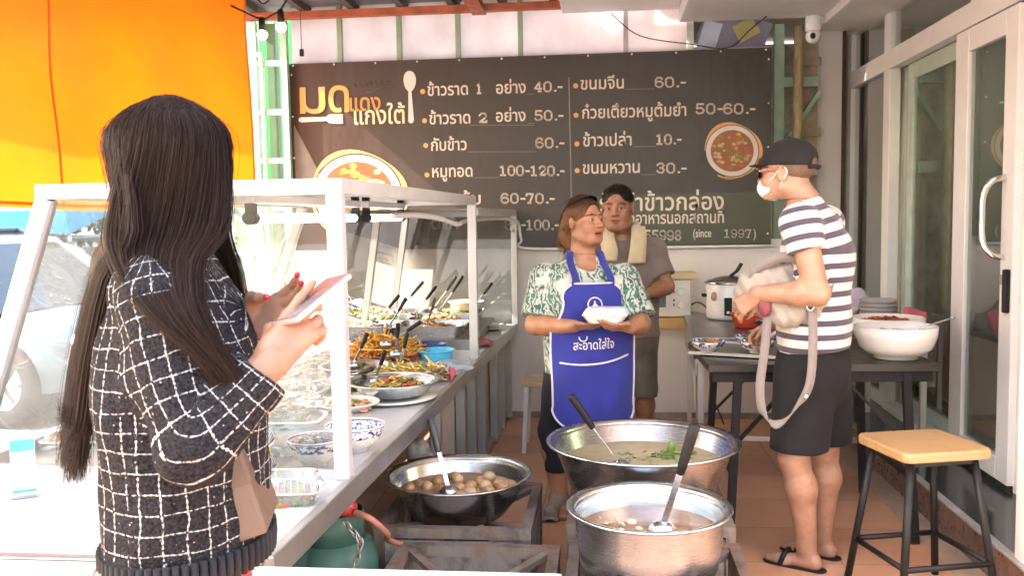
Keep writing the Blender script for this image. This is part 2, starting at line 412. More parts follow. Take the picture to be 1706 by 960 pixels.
def hand(s, W, f, n, curl=(.5, .5, .5, .5), thumb=(.5, .3), size=1.0, side=1, spread=.10, k=.006):
    """wrist W; f points along the palm to the knuckles; n is the back-of-hand normal; side +1: the thumb is on the n x f side"""
    W = np.array(W, float); f = np.array(f, float); f /= np.linalg.norm(f); n = np.array(n, float); n -= f * (n @ f); n /= np.linalg.norm(n)
    t = np.cross(n, f) * side; z = size
    offs = (.030, .010, -.010, -.028); ln = (.9, 1.0, .94, .74); tips = []
    for o, l, cu, i in zip(offs, ln, curl, range(4)):
        K = W + (f * (.088 - .004 * abs(i - 1)) + t * o) * z
        s.cone(W + (f * .008 + t * o * .62) * z, K, .0135 * z, .0105 * z, .014 * z)
        d = f + t * (1.5 - i) * spread; d /= np.linalg.norm(d); ax = np.cross(d, -n)
        p = K; ang = 0
        for seg, (L, r0, r1) in enumerate(((.042, .0098, .0086), (.026, .0086, .0078), (.020, .0076, .006))):
            ang += cu * (1.0, 1.25, .8)[seg]; dd = d * math.cos(ang) - n * math.sin(ang); q = p + dd * L * l * z
            s.cone(p, q, r0 * z, r1 * z, k); p = q
        tips.append((p, dd))
    b = W + (f * .022 + t * .020 - n * .004) * z
    d1 = f * .75 + t * (.75 - .5 * thumb[1]) - n * (.35 + .5 * thumb[1]); d1 /= np.linalg.norm(d1)
    d2 = f * (.95) + t * (.25 - .7 * thumb[0]) - n * (.25 + .5 * thumb[1]); d2 /= np.linalg.norm(d2)
    p1 = b + d1 * .042 * z; p2 = p1 + d2 * .030 * z; p3 = p2 + (d2 * .9 + f * .2) * .022 * z
    s.cone(b, p1, .017 * z, .012 * z, .014 * z); s.cone(p1, p2, .0115 * z, .0098 * z, k); s.cone(p2, p3, .0098 * z, .0072 * z, k)
    tips.append((p3, d2)); return tips
def chain_uv(V, chains):
    """chains: list of (points, radius scale, ref vector). Returns per-vertex chain id, and u, v for every chain"""
    out = []
    for pts, ref in chains:
        P = [np.array(p, float) for p in pts]; best = np.full(len(V), 1e9); u = np.zeros(len(V)); v = np.zeros(len(V)); L0 = 0
        a = np.array(ref, float)
        for i in range(len(P) - 1):
            d = P[i + 1] - P[i]; L = np.linalg.norm(d); d = d / L; a = a - d * (a @ d); a /= np.linalg.norm(a); b = np.cross(d, a)
            q = V - P[i]; tt = q @ d; tc = np.clip(tt, 0 if i else -9, L if i < len(P) - 2 else 9); r = q - tc[:, None] * d
            dist = np.linalg.norm(r, axis=1); m = dist < best
            best[m] = dist[m]; u[m] = np.arctan2(r[m] @ b, r[m] @ a); v[m] = L0 + tc[m]; L0 += L
        out.append((best, u, v))
    return out
def cloth_uv(V, F, chains, radii):
    """per-corner UV in metres: every face takes the chain nearest to it, u = angle x radius, v = length along the chain"""
    data = chain_uv(V, chains); cen = np.stack([d[0] / r for d, r in zip(data, radii)], 1)
    fc = cen[F].mean(1).argmin(1); UV = np.zeros((len(F), F.shape[1], 2))
    for k, ((_, u, v), r) in enumerate(zip(data, radii)):
        m = fc == k; uu = u[F[m]]; ref = uu[:, :1]; uu = ref + (uu - ref + np.pi) % (2 * np.pi) - np.pi
        UV[m, :, 0] = uu * r; UV[m, :, 1] = v[F[m]]
    return UV.reshape(-1, 2), fc
def strands(name, paths, w, mt, parent, off, taper=.5):
    """hair strands: each path (n,3) becomes a thin three-sided tube"""
    P = np.asarray(paths, float); m, n, _ = P.shape
    T = np.gradient(P, axis=1); T /= np.linalg.norm(T, axis=2, keepdims=True) + 1e-9
    ref = np.array((.31, -.87, .38)); A = np.cross(T, ref); A /= np.linalg.norm(A, axis=2, keepdims=True) + 1e-9; B = np.cross(T, A)
    ww = np.asarray(w, float).reshape(-1, 1) * (1 - (1 - taper) * np.linspace(0, 1, n)[None, :] ** 2)
    ring = np.stack([P + (A * math.cos(a) + B * math.sin(a)) * ww[..., None] for a in (0, 2.094, 4.189)], 2)     # m,n,3,3
    V = ring.reshape(-1, 3); idx = np.arange(m * n * 3).reshape(m, n, 3)
    F = np.concatenate([np.stack([idx[:, :-1, k], idx[:, :-1, (k + 1) % 3], idx[:, 1:, (k + 1) % 3], idx[:, 1:, k]], -1).reshape(-1, 4) for k in range(3)])
    return raw_obj(name, V, F, mt, parent, True, off=off)
# ------------------------------------------------------------------ shared materials
def tile_mat():
    m, nt, b = base_mat('terracotta_tiles', (.4, .2, .12), .42)
    v = coords(nt, 'Object'); sx = N(nt, 'ShaderNodeSeparateXYZ'); nt.links.new(v, sx.inputs[0])
    S = .43
    px = mth(nt, 'MODULO', mth(nt, 'ADD', sx.outputs[0], 40 * S + .32), S); py = mth(nt, 'MODULO', mth(nt, 'ADD', sx.outputs[1], 40 * S + .12), S)
    ex = mth(nt, 'MINIMUM', px, mth(nt, 'SUBTRACT', S, px)); ey = mth(nt, 'MINIMUM', py, mth(nt, 'SUBTRACT', S, py)); e = mth(nt, 'MINIMUM', ex, ey)
    g = mth(nt, 'LESS_THAN', e, .0022)
    cell = N(nt, 'ShaderNodeCombineXYZ'); nt.links.new(mth(nt, 'FLOOR', mth(nt, 'DIVIDE', mth(nt, 'ADD', sx.outputs[0], 40 * S + .32), S)), cell.inputs[0]); nt.links.new(mth(nt, 'FLOOR', mth(nt, 'DIVIDE', mth(nt, 'ADD', sx.outputs[1], 40 * S + .12), S)), cell.inputs[1])
    wn_ = N(nt, 'ShaderNodeTexWhiteNoise'); nt.links.new(cell.outputs[0], wn_.inputs['Vector'])
    t = mth(nt, 'ADD', mth(nt, 'MULTIPLY', wn_.outputs['Value'], .35), mth(nt, 'MULTIPLY', noise(nt, v, 3.5, 5), .65))
    c = ramp(nt, t, [(.25, (.52, .265, .155)), (.5, (.63, .33, .20)), (.78, (.70, .395, .25))])
    dirt = ramp(nt, noise(nt, v, 9, 6, .7), [(.52, (0, 0, 0)), (.75, (1, 1, 1))])
    c = mixc(nt, mth(nt, 'MULTIPLY', dirt, .25), c, (.26, .16, .11)); c = mixc(nt, g, c, (.20, .125, .09)); nt.links.new(c, b.inputs['Base Color'])
    nt.links.new(mth(nt, 'MULTIPLY_ADD', noise(nt, v, 14, 4), .35, .25), b.inputs['Roughness'])
    bump(nt, b, mth(nt, 'SUBTRACT', mth(nt, 'MULTIPLY', noise(nt, v, 25, 3), .3), g), .25, .003); return m
def granite_mat():
    m, nt, b = base_mat('black_granite', (.03, .03, .035), .18); v = coords(nt)
    c = ramp(nt, noise(nt, coords(nt, 'Object', (3, 1.2, 3), (0, 0, .6)), 6, 8, .7), [(.42, (.018, .018, .022)), (.62, (.05, .05, .056)), (.72, (.16, .16, .17))]); nt.links.new(c, b.inputs['Base Color']); return m
def rust_mat(name='rusty_steel', base=(.24, .20, .175), rust=(.22, .135, .10), amount=.5):
    m, nt, b = base_mat(name, base, .6, .25); v = coords(nt)
    f = ramp(nt, noise(nt, coords(nt, 'Object', (1, 1, .35)), 13, 7, .68), [(amount - .08, (0, 0, 0)), (amount + .1, (1, 1, 1))])
    c = mixc(nt, f, base, rust); soot = ramp(nt, noise(nt, v, 7, 6, .7), [(.5, (0, 0, 0)), (.66, (1, 1, 1))]); c = mixc(nt, mth(nt, 'MULTIPLY', soot, .65), c, (.035, .03, .03)); nt.links.new(c, b.inputs['Base Color'])
    nt.links.new(mth(nt, 'MULTIPLY_ADD', noise(nt, v, 30, 4), .4, .4), b.inputs['Roughness']); bump(nt, b, noise(nt, v, 70, 5), .4, .003); return m
def steel_mat(name, col=(.62, .61, .6), rough=.24, stretch=(3, 3, 90), an=0.0):
    m, nt, b = base_mat(name, col, rough, 1.0); v = coords(nt, 'Object', stretch)
    n = noise(nt, v, 6, 4); nt.links.new(mth(nt, 'MULTIPLY_ADD', n, .12, rough - .04), b.inputs['Roughness'])
    sm = noise(nt, coords(nt), 7, 5, .65); nt.links.new(ramp(nt, sm, [(.3, tuple(c * .82 for c in col)), (.65, col)]), b.inputs['Base Color'])
    bump(nt, b, n, .012, .001); return m
def cloth_weave(name, col, var=.1, sc=900, rough=.85, vs=14, sheen=None):
    if sheen is None: sheen = .02 if max(col) < .06 else .2
    m, nt, b = base_mat(name, col, rough, 0, .25); v = coords(nt); b.inputs['Sheen Weight'].default_value = sheen
    f = noise(nt, v, vs, 5); nt.links.new(ramp(nt, f, [(.3, tuple(c * (1 - var) for c in col)), (.7, tuple(min(1, c * (1 + var)) for c in col))]), b.inputs['Base Color'])
    bump(nt, b, mth(nt, 'ADD', noise(nt, v, sc, 2), mth(nt, 'MULTIPLY', noise(nt, v, 30, 3), 1.6)), .35, .0025); return m
def translucent(name, col, back=.6, rough=.5, var=.1, vs=4):
    m = bpy.data.materials.new(name); m.use_nodes = True; nt = m.node_tree; b = nt.nodes['Principled BSDF']; o = nt.nodes['Material Output']
    v = coords(nt); f = noise(nt, v, vs, 4); c = ramp(nt, f, [(.3, tuple(x * (1 - var) for x in col)), (.7, tuple(min(1, x * (1 + var)) for x in col))])
    b.inputs['Roughness'].default_value = rough; nt.links.new(c, b.inputs['Base Color'])
    t = N(nt, 'ShaderNodeBsdfTranslucent'); nt.links.new(c, t.inputs[0]); x = N(nt, 'ShaderNodeMixShader'); x.inputs[0].default_value = back
    nt.links.new(b.outputs[0], x.inputs[1]); nt.links.new(t.outputs[0], x.inputs[2]); nt.links.new(x.outputs[0], o.inputs[0]); return m
M_tile = tile_mat(); M_granite = granite_mat(); M_rust = rust_mat(); M_rustp = rust_mat('rusty_panel', (.46, .42, .38), (.30, .20, .15), .62)
M_steel = steel_mat('brushed_steel', (.58, .61, .63)); M_steel_d = steel_mat('scuffed_steel', (.40, .39, .39), .34); M_alu = steel_mat('grey_aluminium', (.50, .50, .50), .42, (40, 40, 3)); M_chrome = base_mat('chrome', (.72, .71, .7), .1, 1.0)[0]
M_white = mat('white_paint', (.74, .72, .70), .5, var=.05, vs=3, bm=.05); M_whitewall = mat('white_wall_paint', (.76, .715, .70), .7, var=.06, vs=2.2, bm=.15, bs=35)
M_frame = mat('white_powder_coat', (.74, .75, .77), .35, var=.04); M_concrete = mat('pale_concrete', (.30, .29, .28), .85, var=.15, vs=1.6, bm=.3, bs=30)
M_black = mat('black_plastic', (.013, .0125, .013), .5, var=.2, spec=.25); M_blackmetal = mat('black_painted_steel', (.013, .0125, .0135), .48, var=.25, vs=20, spec=.25)
M_porc = mat('white_porcelain', (.74, .72, .69), .16, var=.03, spec=.6); M_wood = None
def wood_mat(name, a, b_, rough=.5, stretch=(2, 22, 22), sc=5):
    m, nt, b = base_mat(name, a, rough); v = coords(nt, 'Object', stretch)
    f = noise(nt, v, sc, 6, .65); c = ramp(nt, f, [(.3, a), (.7, b_)]); k = ramp(nt, noise(nt, coords(nt), 11, 5, .7), [(.56, (0, 0, 0)), (.72, (1, 1, 1))]); c = mixc(nt, mth(nt, 'MULTIPLY', k, .3), c, tuple(x * .45 for x in a))
    nt.links.new(c, b.inputs['Base Color']); bump(nt, b, f, .2, .002); return m
M_wood = wood_mat('worn_plywood', (.31, .175, .078), (.41, .25, .12)); M_wood2 = wood_mat('yellow_laminate', (.55, .34, .12), (.64, .43, .18))

# ------------------------------------------------------------------ ground, floor, step
MB().add([(-150, -60, -.2), (150, -60, -.2), (150, 200, -.2), (-150, 200, -.2)], [(0, 1, 2, 3)]).build('street_ground', M_concrete, kind='structure')
MB().box((-.45, 3.9, -.1), (3.66, 7.6, .2)).build('floor', M_tile, kind='structure')
MB().box((1.44, 3.9, -.1), (.12, 7.6, .208)).build('floor_border', mat('beige_floor_border', (.45, .33, .25), .5, var=.2, vs=6), kind='structure')
MB().box((1.52, 3.9, -.0275), (.04, 7.6, .34)).build('step_riser', mat('brown_riser_tile', (.15, .085, .068), .3, var=.5, vs=14, bm=.15), kind='structure')
s_ = MB(); s_.box((1.7125, 3.9, .06), (.385, 7.59, .19), 0); s_.box((1.511, 3.9, .1525), (.034, 7.58, .014), 1, bev=.003); s_.build('doorstep', [M_granite, mat('worn_step_edge', (.34, .32, .31), .5, var=.25)], kind='structure')

# ------------------------------------------------------------------ back wall, upper panels and roof
bw = thing('back_wall', 'white painted back wall of the food stall below and behind the dark menu', 'wall', (0, 6.5, 0))
MB().box((-.55, .06, .64), (3.6, .12, 1.28)).build('lower_wall', M_whitewall, bw)
MB().box((-.55, .02, .012), (3.6, .14, .05)).build('skirting', mat('grimy_skirting', (.30, .27, .25), .8, var=.3, vs=8), bw)
MB().box((-.57, .09, 1.95), (3.44, .05, 1.35)).build('upper_board', mat('grey_backing_board', (.35, .33, .33), .7), bw)
up = thing('upper_panel_wall', 'pale translucent wall sheets with green battens above the menu banner', 'wall panels', (0, 6.55, 2.62))
MB().box((-.85, .0, .26), (2.86, .012, .56)).build('sheet', translucent('backlit_white_sheet', (.80, .73, .73), .55), up)
for i, x in enumerate((-1.91, -1.47, -1.04, -.59, .155)):
    MB().box((x, -.035, .25), (.034, .04, .6)).build('batten', mat('faded_green_paint', (.26, .36, .24), .6, var=.15) if i < 4 else mat('grey_batten_paint', (.42, .40, .39), .6), up)
rf = thing('roof', 'sheet roof and rust red beam over the food counter', 'roof', (0, 0, 0))
MB().slab([(-1.6, .35), (-1.6, 2.3), (-.29, 2.3), (-.29, 6.7), (-2.72, 6.7), (-2.72, 5.85), (-4.28, 3.85), (-5.6, 3.0), (-5.6, .35)], 3.02, 3.06).build('sheet', mat('grey_roof_sheet', (.16, .16, .17), .6, var=.2), rf)  # outline stretched and notched to steer sun shade and sky fill
r_ = MB()
r_.box((-1.32, 6.42, 2.935), (2.55, .06, .05)); r_.build('beam', mat('rust_red_primer', (.36, .085, .035), .6, var=.3, vs=14), rf)
r_ = MB()
for k in range(7): r_.bar((-.35 - k * .36, 2.2, 2.99), (-.35 - k * .36, 6.66, 2.99), .05, .05)
r_.build('rafter', mat('dark_rafter_paint', (.07, .06, .055), .7), rf)
MB().box((-.88, 5.95, 2.93), (.1, 1.1, .05)).build('purlin', bpy.data.materials['rust_red_primer'], rf)
so = thing('soffit', 'smooth white soffit under the building overhang', 'soffit', (0, 0, 0))
MB().box((1.32, 4.45, 2.95), (1.6, 4.0, .32), bev=.01).build('main_slab', M_white, so)
MB().box((.115, 4.45, 3.0), (.81, 4.0, .24), bev=.01).build('edge_slab', M_white, so)
MB().box((1.70, 4.0, 2.79), (.42, 5.4, .10), bev=.008).build('bulkhead', M_white, so); MB().box((1.4, 7.7, 3.02), (2.2, 2.4, .08)).build('rear_sun_block', M_white, so)  # last slab is an added cover keeping sun off the alley

# ------------------------------------------------------------------ menu banner
BY = 6.455
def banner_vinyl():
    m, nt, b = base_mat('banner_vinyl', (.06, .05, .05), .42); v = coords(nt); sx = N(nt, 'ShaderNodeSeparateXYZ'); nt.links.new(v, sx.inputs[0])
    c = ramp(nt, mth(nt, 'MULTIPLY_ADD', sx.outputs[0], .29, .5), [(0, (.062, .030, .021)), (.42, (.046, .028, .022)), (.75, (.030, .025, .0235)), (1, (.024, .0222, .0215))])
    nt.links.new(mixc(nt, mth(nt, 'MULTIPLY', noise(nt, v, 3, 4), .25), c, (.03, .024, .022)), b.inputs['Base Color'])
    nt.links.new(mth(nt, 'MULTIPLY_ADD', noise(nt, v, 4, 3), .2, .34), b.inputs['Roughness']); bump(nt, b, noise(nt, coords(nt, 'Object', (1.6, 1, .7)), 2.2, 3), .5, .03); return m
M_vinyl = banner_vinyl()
M_ink = mat('cream_print', (.66, .56, .50), .5, var=.05); M_ink2 = mat('orange_print', (.66, .33, .10), .5, var=.06); M_ink3 = mat('pale_yellow_print', (.68, .60, .38), .5, var=.05); M_ink4 = mat('deep_orange_print', (.58, .24, .065), .5, var=.06)
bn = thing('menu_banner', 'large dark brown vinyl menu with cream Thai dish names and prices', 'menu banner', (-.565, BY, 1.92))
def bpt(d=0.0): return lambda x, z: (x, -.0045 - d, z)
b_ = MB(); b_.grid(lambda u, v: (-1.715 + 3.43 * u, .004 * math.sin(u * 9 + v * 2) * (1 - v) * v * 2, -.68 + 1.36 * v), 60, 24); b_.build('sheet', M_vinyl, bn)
# screen pixel of the photograph -> metres on the banner plane, only used to space the words as they are printed
def bx(px): return (px - 883.0) * (3.43 / 795.0)
def bz(px, py): return -(py + .031 * (px - 883.0) * (1 - .35 * (py - 94) / 300) - 251.5) * (1.36 / 317.0)
def word(mb, body, x0, x1, y, em, m=0): put_text(mb, body, bx(x0), bx(x1), bz((x0 + x1) / 2, y), em, bpt(), m)
E1 = .118
L = MB()
for body, x0, x1, y in (("ข้าวราด", 722, 790, 157), ("อย่าง", 837, 886, 154), ("ข้าวราด", 724, 793, 204), ("อย่าง", 836, 885, 200), ("กับข้าว", 726, 786, 248), ("หมูทอด", 727, 795, 292),
        ("ข้าวต้ม", 729, 808, 338), ("ตาก", 723, 769, 379), ("ขนมจีน", 976, 1046, 147), ("ก๋วยเตี๋ยวหมูต้มยำ", 978, 1146, 193), ("ข้าวเปล่า", 979, 1058, 240), ("ขนมหวาน", 978, 1071, 285)):
    word(L, body, x0, x1, y, E1)
DG = .140
def slab_digits(mb, s, x0, x1, y, hh=15.0):
    """wide slab-serif numerals drawn as strokes"""
    G = {'0': [[(0, 2), (.0, 8), (2, 10), (5, 10), (7, 8), (7, 2), (5, 0), (2, 0), (0, 2)]], '1': [[(.8, 0), (6.2, 0)], [(3.5, 0), (3.5, 10), (1, 8.6)]],
         '2': [[(0.2, 7.6), (2, 10), (5, 10), (6.8, 8), (6.4, 5.8), (0.4, .4), (6.9, .4), (6.9, 2)]], '3': [[(0, 8), (2, 10), (5, 10), (6.8, 8), (5, 5.2), (2.6, 5.2)], [(5, 5.2), (7, 3), (5.4, 0), (2, 0), (0, 2)]],
         '4': [[(5, 0), (5, 10), (0, 3), (7.2, 3)], [(3.6, 0), (6.6, 0)]], '5': [[(6.6, 10), (1, 10), (.6, 5.4), (4.6, 6), (7, 4), (6.4, 1), (4, 0), (1.6, 0), (0, 1.8)]],
         '6': [[(6.4, 8.4), (5, 10), (2, 10), (0, 7.6), (0, 2), (2, 0), (5, 0), (7, 2), (7, 4), (5, 5.8), (2, 5.8), (0, 4)]], '7': [[(0, 8), (.2, 10), (6.9, 10), (3, 0)], [(1.4, 0), (4.6, 0)]],
         '8': [[(2, 5.3), (.3, 7.6), (2, 10), (5, 10), (6.7, 7.6), (5, 5.3), (2, 5.3), (0, 2.6), (2, 0), (5, 0), (7, 2.6), (5, 5.3)]], '9': [[(.6, 1.6), (2, 0), (5, 0), (7, 2.4), (7, 8), (5, 10), (2, 10), (0, 8), (0, 6), (2, 4.2), (5, 4.2), (7, 6)]],
         '-': [[(.5, 4.6), (4.5, 4.6)]], '.': [[(1, .6), (2.2, .6)]]}
    adv = {'-': 6.2, '.': 4.2}; tot = sum(adv.get(c, 10) for c in s) - 2; sc = (x1 - x0) / tot; cx = 0
    for ch in s:
        for st in G.get(ch, []):
            for (a, b), (c, d) in zip(st, st[1:]):
                p = Vector((bx(x0 + (cx + a) * sc), bz(x0 + (cx + a) * sc, y - b * hh / 10))); q = Vector((bx(x0 + (cx + c) * sc), bz(x0 + (cx + c) * sc, y - d * hh / 10)))
                t = (q - p).normalized(); n = Vector((-t.y, t.x)) * (.0062 if hh > 14 else .0036); p -= t * .004; q += t * .004
                mb.add([(p.x + n.x, -.0045, p.y + n.y), (p.x - n.x, -.0045, p.y - n.y), (q.x - n.x, -.0045, q.y - n.y), (q.x + n.x, -.0045, q.y + n.y)], [(0, 1, 2, 3)])
        cx += adv.get(ch, 10)
for s, x0, x1, y in (("1", 805, 813, 154), ("40.-", 901, 945, 151), ("2", 808, 822, 202), ("50.-", 901, 946, 198), ("60.-", 902, 947, 243), ("100-120.-", 841, 947, 289), ("60-70.-", 843, 930, 335), ("80-100.-", 848, 937, 379),
        ("60.-", 1097, 1144, 144), ("50-60.-", 1162, 1254, 187), ("10.-", 1098, 1137, 237), ("30.-", 1099, 1145, 284), ("55998", 1079, 1138, 395)): slab_digits(L, s, x0, x1, y)
slab_digits(L, "1997", 1207, 1250, 390, 12.5)
word(L, "(since", 1157, 1186, 390, .085); word(L, ")", 1253, 1257, 390, .085)
word(L, "รับทำข้าวกล่อง", 1005, 1206, 346, .165); word(L, "รับจัดอาหารนอกสถานที่", 1018, 1206, 368, .115)
L.build('lettering', M_ink, bn)
T_ = MB(); word(T_, "ม", 503, 547, 186, .33, 0); word(T_, "ด", 553, 588, 184, .33, 0); word(T_, "แดง", 589, 642, 182, .165, 1); word(T_, "แกงใต้", 596, 683, 204, .175, 2)
T_.build('shop_title', [M_ink2, M_ink4, M_ink3], bn)
G_ = MB(); b0 = bpt(0)
def pg(pts): return [(bx(x), bz(x, y)) for x, y in pts]
def flat(mb, pts, m=0, d=0.0): mb.add([(x, -.0045 - d, z) for x, z in pg(pts)], [list(range(len(pts)))], m)
flat(G_, [(500, 195), (505, 193.5), (548, 193), (552, 189.5), (556, 188.5), (558, 204), (552, 202.5), (548, 199.5), (505, 202), (500, 200)])
for k in range(4): flat(G_, [(556, 188.3 + k * 4.2), (576, 188 + k * 4.2), (577, 189.6 + k * 4.2), (576, 191.2 + k * 4.2), (556, 191.5 + k * 4.2)])
G_.build('fork_picture', M_ink, bn)
G_ = MB(); flat(G_, [(692.5 + 10.5 * math.sin(a) * (1 + .12 * math.cos(a)), 134 - 17 * math.cos(a)) for a in [2 * math.pi * k / 28 for k in range(28)]]); flat(G_, [(690, 149), (695, 149), (698, 198), (696, 202.5), (692.5, 203.5), (689, 201.5), (688.5, 198)], 0, .0005)
G_.build('spoon_picture', M_ink, bn)
G_ = MB()
for x, y in ((714, 151), (716, 199), (717, 240), (718, 289), (718, 333), (968, 142), (968, 190), (969, 237), (969, 281)): flat(G_, [(x + 4.2 * math.cos(a), y + 4.2 * math.sin(a)) for a in [2 * math.pi * k / 16 for k in range(16)]])
G_.build('bullet_print', M_ink2, bn)
G_ = MB(); flat(G_, [(956, 128), (958, 128), (960, 333), (958, 333)])
for x0, x1, y in ((792, 900, 206), (787, 902, 250), (797, 840, 293), (1048, 1096, 147), (1060, 1097, 241), (1073, 1098, 287), (886, 900, 155), (888, 900, 203)): flat(G_, [(x0, y), (x1, y - .4), (x1, y + .4), (x0, y + .8)])
G_.build('rule_lines', mat('grey_print', (.22, .18, .17), .5), bn)
G_ = MB(); flat(G_, [(985, 323), (1280, 314), (1281, 399), (985, 405)], 0, -.003); G_.build('green_field', mat('olive_print', (.052, .062, .034), .45, var=.12), bn)
G_ = MB(); flat(G_, [(491, 205), (541, 302), (545, 320), (491, 320)], 0, -.003); G_.build('grey_field', mat('warm_grey_print', (.22, .18, .16), .5, var=.1), bn)
G_ = MB()
def scrib(x, y): return x + random.uniform(-2, 2), y + random.uniform(-2, 2)
for k in range(7): x = 598 + k * 9; y = 140 - k * .8; G_.tube([(bx(x + 3.2 * math.cos(a)), -.005, bz(x, y + 4 * math.sin(a * 1.3))) for a in [i * .7 for i in range(8)]], .0018, 4)
G_.tube([(bx(618 + 6 * k), -.005, bz(620, 152 - 1.4 * k + 2 * math.sin(k))) for k in range(9)], .002, 4); G_.build('faint_scribble', mat('faded_print', (.15, .10, .085), .6), bn)
def dish(cx, cy, r, ry, egg, name):
    o = MB(); nn = 48
    def ring(rr, rj=0): return [(cx + (rr + random.uniform(-rj, rj)) * math.cos(2 * math.pi * k / nn), cy + ry * (rr + random.uniform(-rj, rj)) * math.sin(2 * math.pi * k / nn)) for k in range(nn)]
    def annulus(r0, r1, m, d, j0=0, k0=0, k1=nn, t=None):
        for k in range(k0, k1):
            a0, a1 = 2 * math.pi * k / nn, 2 * math.pi * (k + 1) / nn
            w0 = r0 + (r1 - r0) * (.6 + .4 * math.sin(a0 * 3.1 + 1)); w1 = r0 + (r1 - r0) * (.6 + .4 * math.sin(a1 * 3.1 + 1))
            flat(o, [(cx + r0 * math.cos(a0), cy + ry * r0 * math.sin(a0)), (cx + w0 * math.cos(a0), cy + ry * w0 * math.sin(a0)), (cx + w1 * math.cos(a1), cy + ry * w1 * math.sin(a1)), (cx + r0 * math.cos(a1), cy + ry * r0 * math.sin(a1))], m, d)
    annulus(r * .93, r * 1.05, 0, -.001, 0, 0 if egg else 24, nn if egg else 62)
    if not egg: annulus(r * .97, r * 1.03, 0, -.001, 0, 2, 16)
    flat(o, ring(r * .9), 1, -.0015); flat(o, ring(r * .74), 2, -.0005)
    for k in range(70):
        a = random.uniform(0, 6.28); q = r * .66 * math.sqrt(random.random()); x, y = cx + q * math.cos(a), cy + ry * q * math.sin(a); w = random.uniform(.05, .13) * r
        flat(o, [(x + w * math.cos(t) * random.uniform(.5, 1), y + w * .7 * math.sin(t) * random.uniform(.5, 1)) for t in [i * 1.05 for i in range(6)]], 3 + (k % 5), .0002 + k * .00001)
    if egg: flat(o, [(cx + 30 + 20 * math.cos(t), cy - 12 + 14 * math.sin(t)) for t in [i * .33 for i in range(19)]], 8, .0015); flat(o, [(cx + 31 + 15 * math.cos(t), cy - 12 + 10 * math.sin(t)) for t in [i * .33 for i in range(19)]], 9, .002)
    cs = [M_ink2 if not egg else mat('gold_print', (.62, .42, .16), .5), mat('dish_white_print', (.60, .55, .54), .5), mat('broth_print', (.26, .10, .035), .5)] + [mat('food_print', c, .5) for c in ((.42, .10, .03), (.50, .34, .08), (.15, .22, .05), (.45, .25, .15), (.52, .40, .22))] + [mat('egg_white_print', (.62, .5, .3), .5), mat('yolk_print', (.66, .44, .10), .5)]
    o.build(name, cs, bn)
dish(598, 322, 84, .88, True, 'dish_picture'); dish(1219, 248, 46, 1.0, False, 'dish_picture')
e_ = MB()
for k in range(12): x = -1.68 + k * .305; e_.ball((x, -.006, .665), (.007, .005, .007), 8)
for k in range(5): e_.ball((1.695, -.006, .6 - k * .3), (.007, .005, .007), 8); e_.ball((-1.695, -.006, .6 - k * .3), (.007, .005, .007), 8)
e_.build('eyelets', M_frame, bn)
cb = MB(); pts = spline([(-.64, 6.42, 1.36), (-.66, 6.36, 1.38), (-.62, 6.38, 1.42), (-.615, 6.44, 1.40), (-.60, 6.46, 1.30), (-.545, 6.46, 1.235), (.3, 6.462, 1.232), (1.17, 6.462, 1.235)], 50); cb.tube(pts, .011, 8)
tag(cb.build('wall_cable', M_frame), 'white cable running along the lower edge of the menu banner', 'cable')
cb = MB(); cb.tube(spline([(.05, 6.4, 2.86), (.25, 6.40, 2.70), (.6, 6.4, 2.63), (.85, 6.42, 2.60), (1.0, 6.43, 2.72), (1.15, 6.3, 2.83)], 30), .004, 6); tag(cb.build('hanging_wire', M_black), 'thin black wire sagging above the menu banner', 'wire')

# ------------------------------------------------------------------ right side: pier, glass shopfront, sliding door, shop inside
M_glass = glass_mat('door_glass', (.70, .88, .83), .05, 2.2); M_glass_c = glass_mat('cabinet_glass', (.94, .98, .97), .04, 1.6)
pr = thing('corner_pier', 'white corner pier beside the glass shopfront under the camera dome', 'pier', (1.655, 7.2, 0))
MB().box((0, 0, 1.45), (.23, .3, 2.9)).build('shaft', M_whitewall, pr); MB().box((.145, .05, 1.45), (.05, .2, 2.9)).build('brown_strip', mat('brown_joint', (.12, .07, .045), .7, var=.3), pr)
np_ = thing('near_pillar', 'white wall pillar at the right edge standing on the doorstep', 'pillar', (1.72, 2.6, .155)); MB().box((0, -.15, 1.35), (.42, 2.0, 2.7), bev=.006).build('shaft', M_whitewall, np_); MB().box((.17, 1.25, 1.35), (.06, .86, 2.7)).build('return_wall', M_whitewall, np_)
DX = 1.87
sf = thing('glass_shopfront', 'white framed glass shopfront with tall panes and upper lights', 'shopfront', (DX, 0, .155))
f_ = MB()
def post(mb, y0, y1, z0, z1, t=.07, m=0, dx=0.0): mb.box((dx, (y0 + y1) / 2, (z0 + z1) / 2), (t, y1 - y0, z1 - z0), m, bev=.004)
post(f_, 7.04, 7.19, 0, 2.65); post(f_, 6.12, 6.25, 0, 2.225); post(f_, 6.12, 6.25, 2.345, 2.65); post(f_, 6.25, 7.04, 0, .07); post(f_, 4.22, 7.04, 2.225, 2.345, .075); post(f_, 5.02, 6.12, 0, .045, .1); post(f_, 4.22, 7.04, 2.62, 2.72)
post(f_, 4.8, 4.86, 2.345, 2.62, .05); f_.build('frame', M_frame, sf)
for (y0, y1, z0, z1) in ((6.25, 7.04, .07, 2.225), (6.25, 7.04, 2.345, 2.62), (4.86, 6.12, 2.345, 2.62), (4.3, 4.8, 2.345, 2.62)): MB().box((0, (y0 + y1) / 2, (z0 + z1) / 2), (.008, y1 - y0, z1 - z0)).build('pane', M_glass, sf)
ip = thing('inner_sliding_panel', 'fixed glass door panel behind the sliding door, between two white posts', 'glass door', (DX + .05, 5.5, .155))
